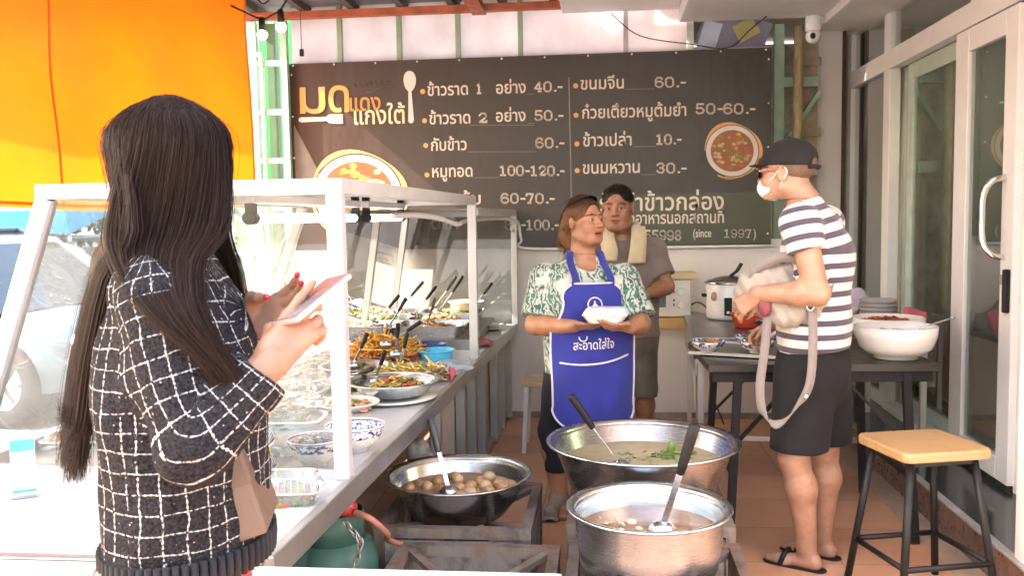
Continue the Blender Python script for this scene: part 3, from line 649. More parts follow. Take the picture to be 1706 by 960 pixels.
f_ = MB(); post(f_, .38, .47, .05, 2.22, .035); post(f_, -.57, -.47, .05, 2.22, .035); post(f_, -.47, .38, .05, .13, .035); post(f_, -.47, .38, 2.12, 2.22, .035); f_.build('frame', mat('pale_green_aluminium', (.42, .52, .48), .4), ip)
MB().box((0, -.045, 1.12), (.008, .85, 1.99)).build('pane', M_glass, ip)
f_ = MB(); post(f_, .47, .62, .045, 2.22, .006); f_.build('side_pane', M_glass, ip)
sd = thing('sliding_door', 'white framed sliding glass door with chrome pull handle', 'sliding door', (DX - .02, 4.6, .155))
f_ = MB(); post(f_, .225, .39, .03, 2.215, .045); post(f_, -.33, -.20, .03, 2.215, .045); post(f_, -.20, .225, .03, .14, .045); post(f_, -.20, .225, 2.1, 2.215, .045); f_.build('frame', M_frame, sd)
MB().box((0, .0125, 1.12), (.008, .425, 1.96)).build('pane', M_glass, sd)
f_ = MB(); f_.tube(spline([(-.02, -.235, 1.45), (-.075, -.225, 1.435), (-.10, -.195, 1.37), (-.10, -.185, 1.27), (-.10, -.195, 1.16), (-.075, -.225, 1.095), (-.02, -.235, 1.08)], 26), .0145, 12); f_.build('handle', M_chrome, sd)
f_ = MB(); f_.cyl((-.022, -.25, .98), (-.035, -.25, .98), .024, None, 20); f_.build('lock', M_chrome, sd)
f_ = MB(); f_.box((-.035, -.30, .93), (.03, .03, .2), bev=.008); f_.build('latch', M_black, sd)
# shop inside
sh = thing('shop_interior_shell', 'dim room behind the glass shopfront with grey walls', 'shop room', (0, 0, 0))
MB().box((3.6, 5.0, .14), (3.3, 6.4, .02)).build('shop_floor', mat('dark_shop_floor', (.25, .23, .21), .35), sh)
i_ = MB(); i_.box((5.2, 5.0, 1.5), (.1, 6.4, 3)); i_.box((3.6, 8.15, 1.5), (3.3, .1, 3)); i_.box((3.6, 1.85, 1.5), (3.3, .1, 3)); i_.build('shop_wall', mat('grey_shop_wall', (.62, .63, .60), .8, var=.12), sh)
MB().box((3.6, 5.0, 3.02), (3.3, 6.4, .06)).build('shop_ceiling', mat('grey_ceiling', (.4, .39, .38), .8), sh)
fr = thing('teal_counter', 'teal shop counter cabinet seen behind the glass panel', 'counter', (2.75, 6.0, .155)); MB().box((0, 0, .47), (.7, 1.3, .94), bev=.01).build('body', mat('teal_laminate', (.10, .24, .21), .4, var=.12), fr); MB().box((-.02, 0, .965), (.8, 1.4, .04), bev=.006).build('worktop', mat('dark_worktop', (.05, .05, .055), .3), fr)
MB().box((.1, .2, 1.12), (.42, .6, .27), bev=.02).build('box_on_top', mat('grey_appliance', (.16, .2, .2), .4), fr)
def wire_chair(x, y, rz, label):
    t = thing('wire_chair', label, 'chair', (x, y, .155), rz, 'mint wire chairs inside the shop'); mm = mat('mint_paint', (.30, .50, .43), .4)
    w = MB()
    for k in range(11): u = -.2 + k * .04; w.tube([(u, .2, .47), (u, .25, .70), (u, .27, .90)], .003, 5)
    for k in range(10): z = .5 + k * .042; w.tube([(-.2, .205 + .15 * (z - .47), z), (.2, .205 + .15 * (z - .47), z)], .003, 5)
    w.tube([(-.21, .2, .45), (-.21, .27, .92), (.21, .27, .92), (.21, .2, .45)], .009, 8); w.build('backrest', mm, t)
    MB().box((0, 0, .455), (.42, .42, .025), bev=.01).build('seat', M_wood, t)
    for sx in (-1, 1):
        for sy in (-1, 1): q = MB(); q.tube([(sx * .16, sy * .16, .445), (sx * .21, sy * .21, 0)], .008, 8); q.tube([(sx * .10, sy * .16, .445), (sx * .21, sy * .21, 0)], .008, 8); q.build('leg', mm, t)
wire_chair(2.35, 4.95, 2.6, 'mint wire chair with wooden seat just behind the sliding door'); wire_chair(2.7, 4.35, 1.2, 'mint wire chair deeper inside the shop beside the other one')
for k, (y, x) in enumerate(((5.3, 3.1), (4.75, 2.9))):
    lp = thing('pendant_lamp', ('warm round shop pendant lamp behind the fixed glass panel', 'warm round shop pendant lamp behind the sliding door')[k], 'lamp', (x, y, 2.35)); q = MB(); q.lathe([(.02, .16), (.06, .14), (.15, .03), (.16, 0)], n=24); q.cyl((0, 0, .15), (0, 0, .64), .005, None, 6); q.build('shade', mat('yellow_shade', (.4, .28, .05), .5), lp); MB().ball((0, 0, .03), .045).build('bulb', mat('lit_bulb', (.8, .7, .5), .5, emit=(1, .80, .52), es=120), lp)

# ------------------------------------------------------------------ opening between banner and pier
gf = thing('green_rear_frame', 'pale green steel frame in the gap right of the menu banner', 'steel frame', (1.38, 6.9, 0)); g_ = MB(); mg = mat('pale_green_paint', (.36, .52, .40), .55, var=.18, vs=6)
g_.box((-.10, 0, 1.42), (.07, .05, 2.84)); g_.box((0.03, .004, 2.42), (.30, .05, .07)); g_.box((.03, .004, 1.78), (.30, .05, .08)); g_.bar((-.1, .045, 1.9), (.2, .045, 2.35), .07, .03); g_.build('frame', mg, gf)
bp = MB(); bp.tube([(1.395, 6.78, z) for z in (0, .6, 1.2, 1.8, 2.3, 2.8)], [.036, .034, .035, .033, .034, .032], 12); tag(bp.build('bamboo_pole', mat('dry_bamboo', (.42, .33, .19), .6, var=.3, vs=12, stretch=(6, 6, 1))), 'dry bamboo pole standing between the menu banner and the white pier', 'pole')
bp = MB()
for k in range(5): bp.box((1.52, 6.98, .5 + k * .52), (.16, .03, .06), 0)
bp.box((1.52, 7.0, 1.4), (.12, .02, 2.8), 0); tag(bp.build('wood_lath_screen', mat('pale_lath', (.40, .33, .22), .7, var=.25)), 'pale wooden lath screen behind the bamboo pole', 'screen')
bp = MB(); bp.box((1.35, 8.3, 1.4), (1.6, .05, 3.1)); bp.box((.62, 7.5, 1.5), (.05, 1.6, 3.0)); tag(bp.build('alley_wall_and_sun_block', mat('alley_wall_render', (.55, .56, .50), .8, var=.35)), 'shaded alley wall with an added sun-blocking side wall behind the green steel frame', 'wall')  # second box is an added side wall that blocks sun behind the banner
pb = MB(); pb.box((.93, 6.75, 2.76), (.48, .012, .30), 0, rot=Matrix.Rotation(.35, 3, 'Y')); pb.box((1.02, 6.735, 2.78), (.16, .01, .13), 1, rot=Matrix.Rotation(-.5, 3, 'Y')); pb.box((.76, 6.735, 2.74), (.13, .01, .22), 2, rot=Matrix.Rotation(.3, 3, 'Y')); pb.box((.92, 6.72, 2.625), (.56, .02, .06), 3)
tag(pb.build('scrap_poster_board', [mat('lilac_board', (.20, .18, .25), .6), mat('yellow_patch', (.35, .32, .12), .6), mat('pale_blue_patch', (.42, .46, .55), .6), mat('mauve_strip', (.42, .28, .42), .6)]), 'tilted lilac board with yellow and pale blue patches above the menu', 'board')
cc = thing('security_camera', 'white dome security camera under the soffit corner by the pier', 'security camera', (1.42, 6.42, 2.66)); q = MB(); q.lathe([(0, .13), (.052, .13), (.055, .12), (.055, .04), (.05, .03)], n=24); q.build('mount', M_frame, cc)
q = MB(); q.ball((0, 0, 0), .052, 20); q.build('ball_housing', M_frame, cc); q = MB(); q.ball((-.012, -.042, -.006), (.02, .016, .022), 14); q.build('lens', M_black, cc)

# ------------------------------------------------------------------ street side: tarp, post, lamps, street
tp = thing('orange_tarp', 'sunlit orange tarpaulin hanging at the street side of the counter', 'tarpaulin', (-2.1, 5.3, 0)); td = Vector((-.87, -1.1, 0)).normalized(); tn = Vector((td.y, -td.x, 0))
def tarp_pt(u, v):
    L_ = 3.4 * u; z = 1.555 + .012 * math.sin(u * 17) + v * 1.45; w = .012 * math.sin(u * 43 - v * 6) * math.sin(v * 7 + u * 5) + .022 * math.sin(u * 9 + v * 11) * v + .03 * math.sin(u * 14 + v * 1.5) + .018 * math.sin(u * 31 + 2) * (1 - v) + .05 * math.sin(v * 3.1) * math.sin(u * 6)
    sl = .02 * v; return td * (L_ - .0) + tn * w + Vector((0, 0, z)) + td * sl
q = MB(); q.grid(tarp_pt, 80, 30); M_tarp = translucent('orange_pvc', (.76, .155, .006), .72, .45, .13, 1.7); q.build('sheet', M_tarp, tp)
q = MB()
M_seam = translucent('orange_seam', (.6, .13, .005), .5)
for u in (.0, .33, .66, 1.0): MB().grid(lambda a, b, u=u: tarp_pt(u, b) + td * (.012 * (a - .5)) - tn * .004, 1, 30).build('seam', M_seam, tp)
q = MB(); q.grid(lambda a, b: tarp_pt(a, 0) + Vector((0, 0, .035 * (b - .5))) + tn * .004 * 1, 80, 1); q.build('bottom_hem', translucent('orange_hem', (.7, .18, .01), .45), tp)
gc = thing('green_truss_post', 'pale green welded truss post left of the menu banner', 'post', (-2.4, 6.42, 0)); q = MB(); mgp = mat('mint_green_paint', (.34, .52, .40), .5, var=.12)
q.box((-.125, 0, 1.45), (.05, .05, 2.9)); q.box((.105, 0, 1.45), (.045, .05, 2.9))
for z in (1.55, 1.9, 2.25, 2.6): q.box((-.01, 0, z), (.185, .04, .04))
q.build('truss', mgp, gc); MB().box((-.02, .1, 1.45), (.07, .07, 2.9)).build('inner_post', mat('dark_green_paint', (.12, .22, .13), .5), gc)
q = MB(); q.tube(spline([(-.2, .0, 2.62), (-.10, -.02, 2.66), (-.06, -.02, 2.6), (-.06, -.02, 2.0), (-.06, -.02, .8)], 24), .014, 8); q.build('conduit', M_frame, gc)
def bulb_lamp(x, y, z, label):
    t = thing('string_light', label, 'light bulb', (x, y, z), 0, 'bulbs on the string of lights'); q = MB(); q.lathe([(0, .10), (.016, .10), (.02, .06), (.02, .025), (.014, .02)], n=16); q.build('socket', M_black, t); MB().ball((0, 0, 0), .03, 16).build('bulb', mat('warm_lit_bulb', (.8, .7, .5), .4, emit=(1, .80, .45), es=2.2), t)
bulb_lamp(-1.99, 5.2, 2.55, 'small lit bulb nearest the orange tarp on the light string'); bulb_lamp(-1.875, 5.2, 2.59, 'small lit bulb nearer the menu banner on the light string')
q = MB(); q.tube(spline([(-2.2, 5.25, 2.74), (-2.08, 5.2, 2.68), (-1.99, 5.2, 2.64), (-1.93, 5.2, 2.66), (-1.875, 5.2, 2.69), (-1.8, 5.2, 2.78), (-1.6, 5.2, 2.9)], 30), .006, 6); q.tube(spline([(-2.1, 5.3, 2.9), (-2.0, 5.25, 2.74), (-1.9, 5.3, 2.86)], 12), .005, 6); tag(q.build('light_string_cable', M_black), 'tangled black cable carrying the small lit bulbs', 'cable')
q = thing('hanging_plug', 'small dark plug hanging in front of the pale upper panel', 'plug', (-2.06, 6.1, 2.58)); k_ = MB(); k_.tube([(0, 0, .05), (0, 0, .3)], .003, 5); k_.build('cord', M_black, q); MB().box((0, 0, .03), (.03, .02, .05), bev=.006).build('plug_body', M_black, q)
# street beyond
gs = thing('green_street_sign', 'bright green shop board hanging beyond the truss post', 'shop board', (-3.51, 9.2, 0)); q = MB(); q.box((0, 0, 3.0), (.09, .05, 2.4)); q.box((.21, .0, 2.75), (.17, .05, 2.1)); q.build('panel', mat('vivid_green_vinyl', (.008, .26, .045), .5, var=.05), gs); MB().box((.10, .06, 2), (.05, .05, 4.3)).build('pole', M_frame, gs)
wbld = thing('white_street_building', 'pale building with blue window panels across the street', 'building', (-7.0, 17, -.2)); MB().box((0, 0, 4.2), (11, 2, 8.4)).build('wall', mat('pale_render', (.42, .42, .43), .8, var=.06), wbld)
for (x, z) in ((3.3, 3.0), (1.6, 3.0), (-.4, 3.0), (3.3, 5.5), (1.6, 5.5)):
    w_ = MB().box((x, -1.02, z), (1.1, .05, 1.3)); w_.build('window', mat('blue_glazing', (.16, .36, .60), .2), wbld)
q = MB(); q.box((1.0, -1.03, 1.9), (8.6, .06, .35)); q.build('blue_fascia', mat('blue_fascia_paint', (.06, .32, .60), .5), wbld)
sc_ = thing('baluster_screen', 'pale green screen with rows of white balusters seen through the cabinet glass', 'screen', (-3.45, 8.4, -.2)); q = MB(); q.box((0, .06, .95), (1.25, .03, 1.9)); q.build('panel', mat('pale_mint_render', (.24, .40, .31), .7, var=.08), sc_)
for r in range(3):
    for k in range(4):
        q = MB(); q.lathe([(.05, 0), (.05, .04), (.03, .07), (.065, .17), (.05, .26), (.028, .33), (.045, .37), (.05, .41)], (-.47 + k * .31, 0, .42 + r * .49), 14); q.build('baluster', M_frame, sc_)
    MB().box((0, 0, .385 + r * .49), (1.25, .14, .05)).build('ledge', bpy.data.materials['pale_mint_render'], sc_)
def far_tree(x, y, h, r, label):
    t = thing('street_tree', label, 'tree', (x, y, -.2), 0, 'dark trees across the street'); q = MB(); q.tube([(0, 0, 0), (.05, 0, h * .4), (.0, .05, h * .75)], [.13, .09, .03], 10)
    for k in range(5): a = k * 1.3; q.tube([(.03, 0, h * .42), (r * .5 * math.cos(a), r * .5 * math.sin(a), h * .6), (r * .8 * math.cos(a), r * .8 * math.sin(a), h * .72)], [.05, .035, .012], 6)
    q.build('trunk', mat('tree_bark', (.10, .075, .055), .9, var=.3), t); n = 2600
    cl = RNG.normal(size=(26, 3)) * np.array((r * .5, r * .5, h * .16)) + np.array((0, 0, h * .66)); p = cl[RNG.integers(0, 26, n)] + RNG.normal(size=(n, 3)) * r * .16
    a = RNG.normal(size=(n, 3)); a /= np.linalg.norm(a, axis=1)[:, None]; b = np.cross(a, RNG.normal(size=(n, 3))); b /= np.linalg.norm(b, axis=1)[:, None]; s = RNG.uniform(.05, .1, (n, 1))
    V = np.stack([p - a * s, p + b * s * .5, p + a * s, p - b * s * .5], 1).reshape(-1, 3); raw_obj('crown', V, np.arange(4 * n).reshape(n, 4), mat('dark_foliage', (.035, .07, .02), .7, var=.5, vs=3), t, False)
far_tree(-8.2, 12.5, 3.4, 1.3, 'dark tree behind the parked cars, nearer the blue awning'); far_tree(-6.6, 13.5, 3.2, 1.2, 'dark tree behind the white parked car')
ba = thing('blue_awning', 'blue awning with a round lamp across the street', 'awning', (-8.2, 11.0, 0)); q = MB(); q.box((0, 0, 1.62), (3.2, 1.0, .30), rot=Matrix.Rotation(.25, 3, 'X')); q.build('canopy', mat('blue_canvas', (.05, .30, .52), .6, var=.1), ba)
for x in (-1.5, 1.5): MB().cyl((x, -.3, -.2), (x, -.3, 1.6), .03).build('post', M_frame, ba)
def car(loc, rz, body, label, sc=1.0):
    t = thing('parked_car', label, 'car', loc, rz, 'cars parked in the street')
    mb_ = mat('car_paint', body, .35, .1, var=.04, spec=.3); gl = mat('car_glass', (.035, .045, .05), .06, var=.2, spec=.8)
    sec = [(-2.05, .55, .30, .62), (-1.9, .62, .27, .80), (-1.2, .80, .26, .88), (.0, .86, .25, .90), (1.1, .86, .26, .86), (1.7, .80, .28, .78), (2.0, .66, .32, .60)]   # x, half width, bottom, top
    V, F = [], []; prof = [(-1, 0), (-1.02, .4), (-1.0, .72), (-.9, .95), (-.5, 1.0), (0, 1.02), (.5, 1.0), (.9, .95), (1.0, .72), (1.02, .4), (1, 0)]
    for x, w, b0, t0 in sec: V += [(x, p[0] * w, b0 + (t0 - b0) * p[1]) for p in prof]
    n = len(prof)
    for i in range(len(sec) - 1): F += [(i * n + k, i * n + k + 1, (i + 1) * n + k + 1, (i + 1) * n + k) for k in range(n - 1)] + [(i * n + n - 1, i * n, (i + 1) * n, (i + 1) * n + n - 1)]
    F += [list(range(n))[::-1], list(range((len(sec) - 1) * n, len(sec) * n))]
    q = MB(); q.add(V, F, 0, True); q.build('body', mb_, t)
    out = [(-1.85, .86), (-1.65, 1.25), (-1.1, 1.48), (.1, 1.50), (.55, 1.38), (1.2, .86)]; V, F = [], []
    for x, z in out:
        w = .82 - .16 * max(0, (z - .86) / .64); V += [(x, -w, z), (x, w, z)]
    k = len(out); F = [[2 * i for i in range(k)][::-1], [2 * i + 1 for i in range(k)]] + [(2 * i, 2 * i + 2, 2 * i + 3, 2 * i + 1) for i in range(k - 1)]
    q = MB(); q.add(V, F, 0); q.build('cabin', [gl], t)
    q = MB(); q.add([(x, s * w, 1.47 + .05 * (1 - abs(x + .5))) for x, w in ((-1.15, .66), (.15, .66)) for s in (-1, 1)], [(0, 1, 3, 2)]); q.box((-.5, 0, 1.50), (1.35, 1.34, .045), bev=.02)
    for s in (-1, 1):
        q.bar((.15, s * .665, 1.50), (1.22, s * .80, .86), .07, .05); q.bar((-.55, s * .675, 1.48), (-.55, s * .815, .86), .07, .05); q.bar((-1.2, s * .67, 1.46), (-1.85, s * .80, .86), .12, .05)
    q.build('roof', mb_, t)
    for x in (-1.25, 1.3):
        for s in (-1, 1):
            wl = MB(); wl.lathe([(.20, -.1), (.30, -.105), (.335, -.07), (.34, 0), (.335, .07), (.30, .105), (.20, .1)], n=30); rot = Matrix.Rotation(math.pi / 2, 3, 'X')
            wl.V = [tuple(rot @ Vector(v) + Vector((x, s * .76, .34))) for v in wl.V]; tw = wl.build('wheel', mat('tyre_rubber', (.025, .025, .026), .8), t)
            rm = MB(); rm.cyl((x, s * .70, .34), (x, s * .84, .34), .20, None, 24)
            for j in range(7): a = j * .8976; rm.bar((x, s * .85, .34), (x + .18 * math.cos(a), s * .85, .34 + .18 * math.sin(a)), .04, .02)
            rm.build('rim', mat('alloy_rim', (.55, .55, .56), .3, .8), tw)
    for s in (-1, 1):
        MB().ball((1.88, s * .56, .66), (.12, .17, .085)).build('headlight', mat('headlight_lens', (.6, .62, .65), .1), t)
        MB().ball((.92, s * .93, .98), (.06, .09, .06)).build('wing_mirror', mb_, t)
    MB().box((1.98, 0, .52), (.06, .8, .16), bev=.02).build('grille', M_black, t)
    t.scale = (sc,) * 3; return t
car((-6.15, 7.85, -.2), R_(-8), (.10, .14, .17), 'dark blue grey car parked nearest the counter at the left edge', 1.08)
car((-6.9, 11.2, -.2), R_(-5), (.40, .41, .43), 'white car parked further back behind the customer')
# ------------------------------------------------------------------ food counter and glass cabinets
CT = .69
def cx(y, x): return x + .025 * (y - 2.55)          # the counter runs a touch askew to the wall
ct = thing('food_counter', 'long white topped food counter with grey metal edge and panelled side', 'counter', (0, 0, 0))
M_top = mat('white_counter_top', (.52, .52, .52), .22, var=.05, vs=3, spec=.5)
q = MB(); q.slab([(-1.98, 1.94), (cx(1.94, -.765), 1.94), (cx(6.46, -.765), 6.46), (-1.90, 6.46)], CT - .035, CT); q.build('top', M_top, ct)
q = MB()
q.bar((cx(1.92, -.752), 1.92, CT - .030), (cx(6.46, -.752), 6.46, CT - .030), .028, .068, bev=.004); q.bar((-2.0, 1.925, CT - .035), (cx(1.92, -.765), 1.925, CT - .035), .028, .055, bev=.004); q.build('edge_trim', M_alu, ct)
q = MB()
for y in (2.02, 3.95, 4.55, 4.87, 5.2, 5.7, 6.05, 6.4): q.box((cx(y, -.80), y, .33), (.045, .06 if y > 4 else .045, .62))
q.box((cx(5.2, -.80), 5.2, .03), (.04, 2.5, .05)); q.box((-1.85, 2.0, .33), (.045, .045, .62)); q.box((-1.85, 4.2, .33), (.045, .045, .62)); q.build('under_frame', M_alu, ct)
q = MB(); q.slab([(cx(4.0, -.83), 3.98), (cx(6.4, -.83), 6.42), (cx(6.4, -.84), 6.42), (cx(4, -.84), 3.98)], .02, .645); q.build('side_panel', mat('dull_panel', (.38, .35, .33), .5, var=.12), ct)
q = MB(); q.box((-1.93, 4.2, .32), (.02, 4.4, .64)); q.box((-1.35, 6.40, .32), (1.1, .02, .64)); q.build('street_side_panel', M_frame, ct)
def frame_run(mb, pts, w=.046): 
    for a, b in zip(pts, pts[1:]): mb.bar(a, b, w, w, bev=.004)
M_cab = mat('silver_cabinet_frame', (.56, .55, .55), .38, .25, var=.06)
c1 = thing('glass_food_cabinet', 'white framed glass food cabinet with slanted street side, nearer one', 'glass cabinet', (0, 0, CT)); TZ = .862
q = MB(); A = (cx(2.55, -.775), 2.55); B = (cx(4.85, -.775), 4.85); TL, BL = -1.66, -1.96
for (x, y) in (A, B): q.box((x, y, .42), (.046, .046, .84), bev=.004)
for y in (2.55, 4.85): q.bar((BL, y, .01), (TL, y, TZ - .02), .05, .046, bev=.004, up=(0, 1, 0)); q.box(((TL + A[0]) / 2, y, TZ), (A[0] - TL + .05, .046, .046), bev=.004)
q.bar((A[0], 2.55, TZ + .0005), (B[0], 4.85, TZ + .0005), .047, .047, bev=.004); q.bar((TL, 2.55, TZ + .0005), (TL, 4.85, TZ + .0005), .047, .047, bev=.004); q.bar((BL, 2.55, .018), (BL, 4.85, .018), .05, .036); q.bar((BL, 2.556, .014), (A[0], 2.556, .014), .03, .028)
q.build('frame', M_cab, c1)
def pane(parent, P, name='pane'): MB().add(P, [(0, 1, 2, 3)]).build(name, M_glass_c, parent)
pane(c1, [(BL + .02, 2.55, .03), (A[0], 2.55, .03), (A[0], 2.55, TZ), (TL, 2.55, TZ)]); pane(c1, [(BL, 2.57, .03), (BL, 4.83, .03), (TL, 4.83, TZ), (TL, 2.57, TZ)]); pane(c1, [(TL, 2.55, TZ + .02), (A[0], 2.55, TZ + .02), (B[0], 4.85, TZ + .02), (TL, 4.85, TZ + .02)], 'top_pane')
def tube_light(y0, y1, x, z, label):
    t = thing('light_tube', label, 'light tube', (x, (y0 + y1) / 2, z), 0, 'light tubes in the cabinets'); l = (y1 - y0) / 2
    MB().cyl((0, -l, 0), (0, l, 0), .0165, None, 16).build('glowing_tube', bpy.data.materials.get('lit_tube') or mat('lit_tube', (.9, .9, .9), .4, emit=(1, .99, .96), es=1.6), t)
    for s in (-1, 1): q = MB(); q.cyl((0, s * l, 0), (0, s * (l + .05), 0), .021, None, 14); q.box((0, s * (l + .025), .05), (.03, .03, .09)); q.build('end_cap', M_black, t)
    MB().box((0, 0, .062), (.04, 2 * l + .1, .03), bev=.004).build('batten', M_frame, t)
tube_light(2.80, 3.96, -1.12, CT + .775, 'lit light tube under the cabinet top nearest the customer'); tube_light(4.12, 4.78, -1.10, CT + .775, 'short lit light tube further along the cabinet top')
c2 = thing('glass_food_cabinet', 'lower white framed glass food cabinet against the back wall', 'glass cabinet', (0, 0, CT)); q = MB(); T2 = .80; A2 = (cx(4.95, -.775), 4.95); B2 = (cx(6.42, -.745), 6.42)
for (x, y) in (B2,): q.box((x, y, .40), (.042, .042, .80), bev=.004)
for y, tl, bl in ((5.6, -1.43, -1.55), (6.42, -1.43, -1.55)): q.bar((bl, y, .01), (tl, y, T2 - .02), .04, .042, bev=.004, up=(0, 1, 0))
q.bar((-1.43, 6.42, T2), (B2[0], 6.42, T2), .042, .042, bev=.004); q.bar((A2[0], 4.9, T2 + .001), (B2[0], 6.42, T2 + .001), .043, .043, bev=.004); q.bar((-1.43, 4.9, T2 + .001), (-1.43, 6.42, T2 + .001), .043, .043, bev=.004); q.build('frame', M_cab, c2)
pane(c2, [(-1.55, 4.9, .03), (-1.55, 6.4, .03), (-1.43, 6.4, T2), (-1.43, 4.9, T2)]); pane(c2, [(-1.53, 6.425, .03), (B2[0], 6.425, .03), (B2[0], 6.425, T2), (-1.43, 6.425, T2)]); pane(c2, [(-1.43, 4.9, T2 + .02), (A2[0], 4.9, T2 + .02), (B2[0], 6.42, T2 + .02), (-1.43, 6.42, T2 + .02)], 'top_pane')
q = MB(); q.tube(spline([(-.95, 3.95, 1.47), (-.9, 4.2, 1.475), (-.84, 4.5, 1.46), (-.80, 4.84, 1.425), (-.78, 5.0, 1.44), (-.72, 5.6, 1.455), (-.66, 6.2, 1.45), (-.62, 6.36, 1.42)], 40), .013, 8); tag(q.build('cabinet_cable', M_frame), 'off white cable slung under the cabinet tops', 'cable')
q = MB(); q.box((-1.05, 1.885, .672), (1.90, .03, .016), bev=.003); q.box((-1.9, 1.885, .335), (.04, .03, .66)); q.box((-.75, 1.885, .335), (.04, .03, .66)); tag(q.build('front_ledge', M_frame), 'thin white ledge across the near end of the counter', 'ledge')

# ------------------------------------------------------------------ cookware and food makers
def bits(mb, c, rx, ry, h, n, size, nm, strip=2.0, flat_=.5, noodle=False, rz=0.0, floor=0.0):
    """a heap of small cut pieces or noodles, colours as material slots 0..nm-1"""
    c = Vector(c)
    for k in range(n):
        a = random.uniform(0, 6.283); r = math.sqrt(random.random()); x, y = rx * r * math.cos(a), ry * r * math.sin(a)
        z = h * (1 - r * r) * random.uniform(.55, 1.0) + floor; xr = x * math.cos(rz) - y * math.sin(rz); yr = x * math.sin(rz) + y * math.cos(rz)
        p = c + Vector((xr, yr, z)); s = size * random.uniform(.6, 1.35)
        if noodle:
            d = Vector((random.gauss(0, 1), random.gauss(0, 1), random.gauss(0, .25))).normalized() * s * 2.6; e = Vector((random.gauss(0, 1), random.gauss(0, 1), random.gauss(.3, .3))) * s
            mb.tube([p - d, p + e, p + d], size * .16, 4, random.randrange(nm), False)
        else: mb.ball(p, (s * strip * .5, s * .5, s * flat_ * .5), 6, random.randrange(nm), Euler((random.uniform(-.6, .6), random.uniform(-.6, .6), random.uniform(0, 6.28))).to_matrix())
FOODC = {'red': (.42, .07, .03), 'orange': (.62, .24, .035), 'yellow': (.66, .42, .07), 'green': (.13, .22, .035), 'dgreen': (.05, .10, .02), 'brown': (.26, .12, .045), 'tan': (.50, .32, .15), 'cream': (.62, .52, .36), 'pink': (.60, .26, .20), 'dark': (.07, .035, .02), 'white': (.68, .64, .58)}
FM = {k: mat(k + '_food', c, .35, var=.25, vs=60, spec=.6) for k, c in FOODC.items()}
def pan(mb, R, h, base=.62, lip=.02, t=.0025, z0=0.0, m=0, sx=1, sy=1):
    mb.lathe([(0, z0), (R * base, z0), (R * (base + .12), z0 + h * .12), (R * .95, z0 + h * .86), (R, z0 + h), (R + lip, z0 + h + .002), (R + lip, z0 + h - .003), (R + .002, z0 + h - .005), (R * .95 - t, z0 + h * .84), (R * (base + .1) - t, z0 + h * .16), (R * base - t, z0 + t + .002), (0, z0 + t + .002)], n=48, m=m, sx=sx, sy=sy)
def rect_tray(mb, w, d, h, m=0):
    o1, o0 = rrect(w, d, .04, 5), rrect(w - .05, d - .05, .03, 5); lip = rrect(w + .03, d + .03, .05, 5); n = len(o1)
    L_ = [[(x, y, .0) for x, y in o0], [(x, y, h) for x, y in o1], [(x, y, h + .002) for x, y in lip], [(x, y, h - .004) for x, y in lip], [(x * .985, y * .985, h - .006) for x, y in o1], [(x * .985, y * .985, .004) for x, y in o0]]
    V = [p for r in L_ for p in r]; F = [(i * n + k, i * n + (k + 1) % n, (i + 1) * n + (k + 1) % n, (i + 1) * n + k) for i in range(5) for k in range(n)] + [list(range(n))[::-1], list(range(5 * n, 6 * n))]; mb.add(V, F, m, False)
def dish_thing(name, label, cat, loc, build, food, rz=0.0, group=None):
    t = thing(name, label, cat, loc, rz, group); nm, mats, fn = build; q = MB(); fn(q); q.build(nm, mats, t)
    if food: q = MB(); food[1](q); q.build('food', [FM[k] for k in food[0]], t)
    return t
def ladle(tip, end, label, name='serving_spoon', grip=.42, bowl=(.034, .022), mb_mat=None, r=.0058, group='black handled serving spoons in the food'):
    tip, end = Vector(tip), Vector(end); L_ = end - tip; t = thing(name, label, 'ladle' if name == 'ladle' else 'spoon', tip, 0, group); d = L_.normalized(); g0 = L_ * (1 - grip)
    q = MB(); q.ball((0, 0, .008), (bowl[0], bowl[0] * .85, bowl[1]), 16); q.build('scoop', M_steel, t)
    q = MB(); q.bar(Vector((0, 0, .012)), g0 + d * .01, r * 2.2, r * .7, bev=.001); q.build('shaft', M_steel, t)
    q = MB(); a, b, _ = basis(d); ns = 10; e = L_
    q.tube([g0, g0 + d * .006, g0 + (e - g0) * .3, g0 + (e - g0) * .7, e - d * .006, e], [r * .9, r * 1.5, r * 1.75, r * 1.9, r * 1.9, r * 1.1], 10); q.build('grip', mb_mat or M_black, t); return t
P = CT
# front of the serving side
dish_thing('steel_pan', 'round steel pan of green and red stir fry nearest the counter edge', 'pan', (-.905, 3.74, P + .018), ('pan', M_steel, lambda q: pan(q, .185, .062, .66)), (('red', 'green', 'dgreen', 'orange', 'yellow'), lambda q: bits(q, (.01, .0, .02), .13, .12, .055, 420, .02, 5, 1.9)))
dish_thing('white_plate', 'white plate under the round steel pan', 'plate', (-.905, 3.70, P), ('plate', M_porc, lambda q: q.lathe([(0, .004), (.10, .002), (.185, .014), (.19, .017), (.10, .008), (0, .008)], n=40)), None)
dish_thing('oval_plate', 'white plate of orange curry behind the cabinet post', 'plate', (-1.04, 3.50, P), ('plate', M_porc, lambda q: pan(q, .125, .035, .55, .006)), (('orange', 'pink', 'pink', 'green'), lambda q: bits(q, (0, 0, .012), .095, .09, .02, 110, .03, 4, 1.3, .4)))
dish_thing('steel_tray', 'rectangular steel tray of yellow stir fry beside the round pan', 'tray', (-.955, 4.16, P), ('tray', M_steel, lambda q: rect_tray(q, .36, .28, .055)), (('yellow', 'yellow', 'cream', 'green'), lambda q: bits(q, (.03, 0, .012), .14, .10, .05, 420, .026, 4, noodle=True)), .06)
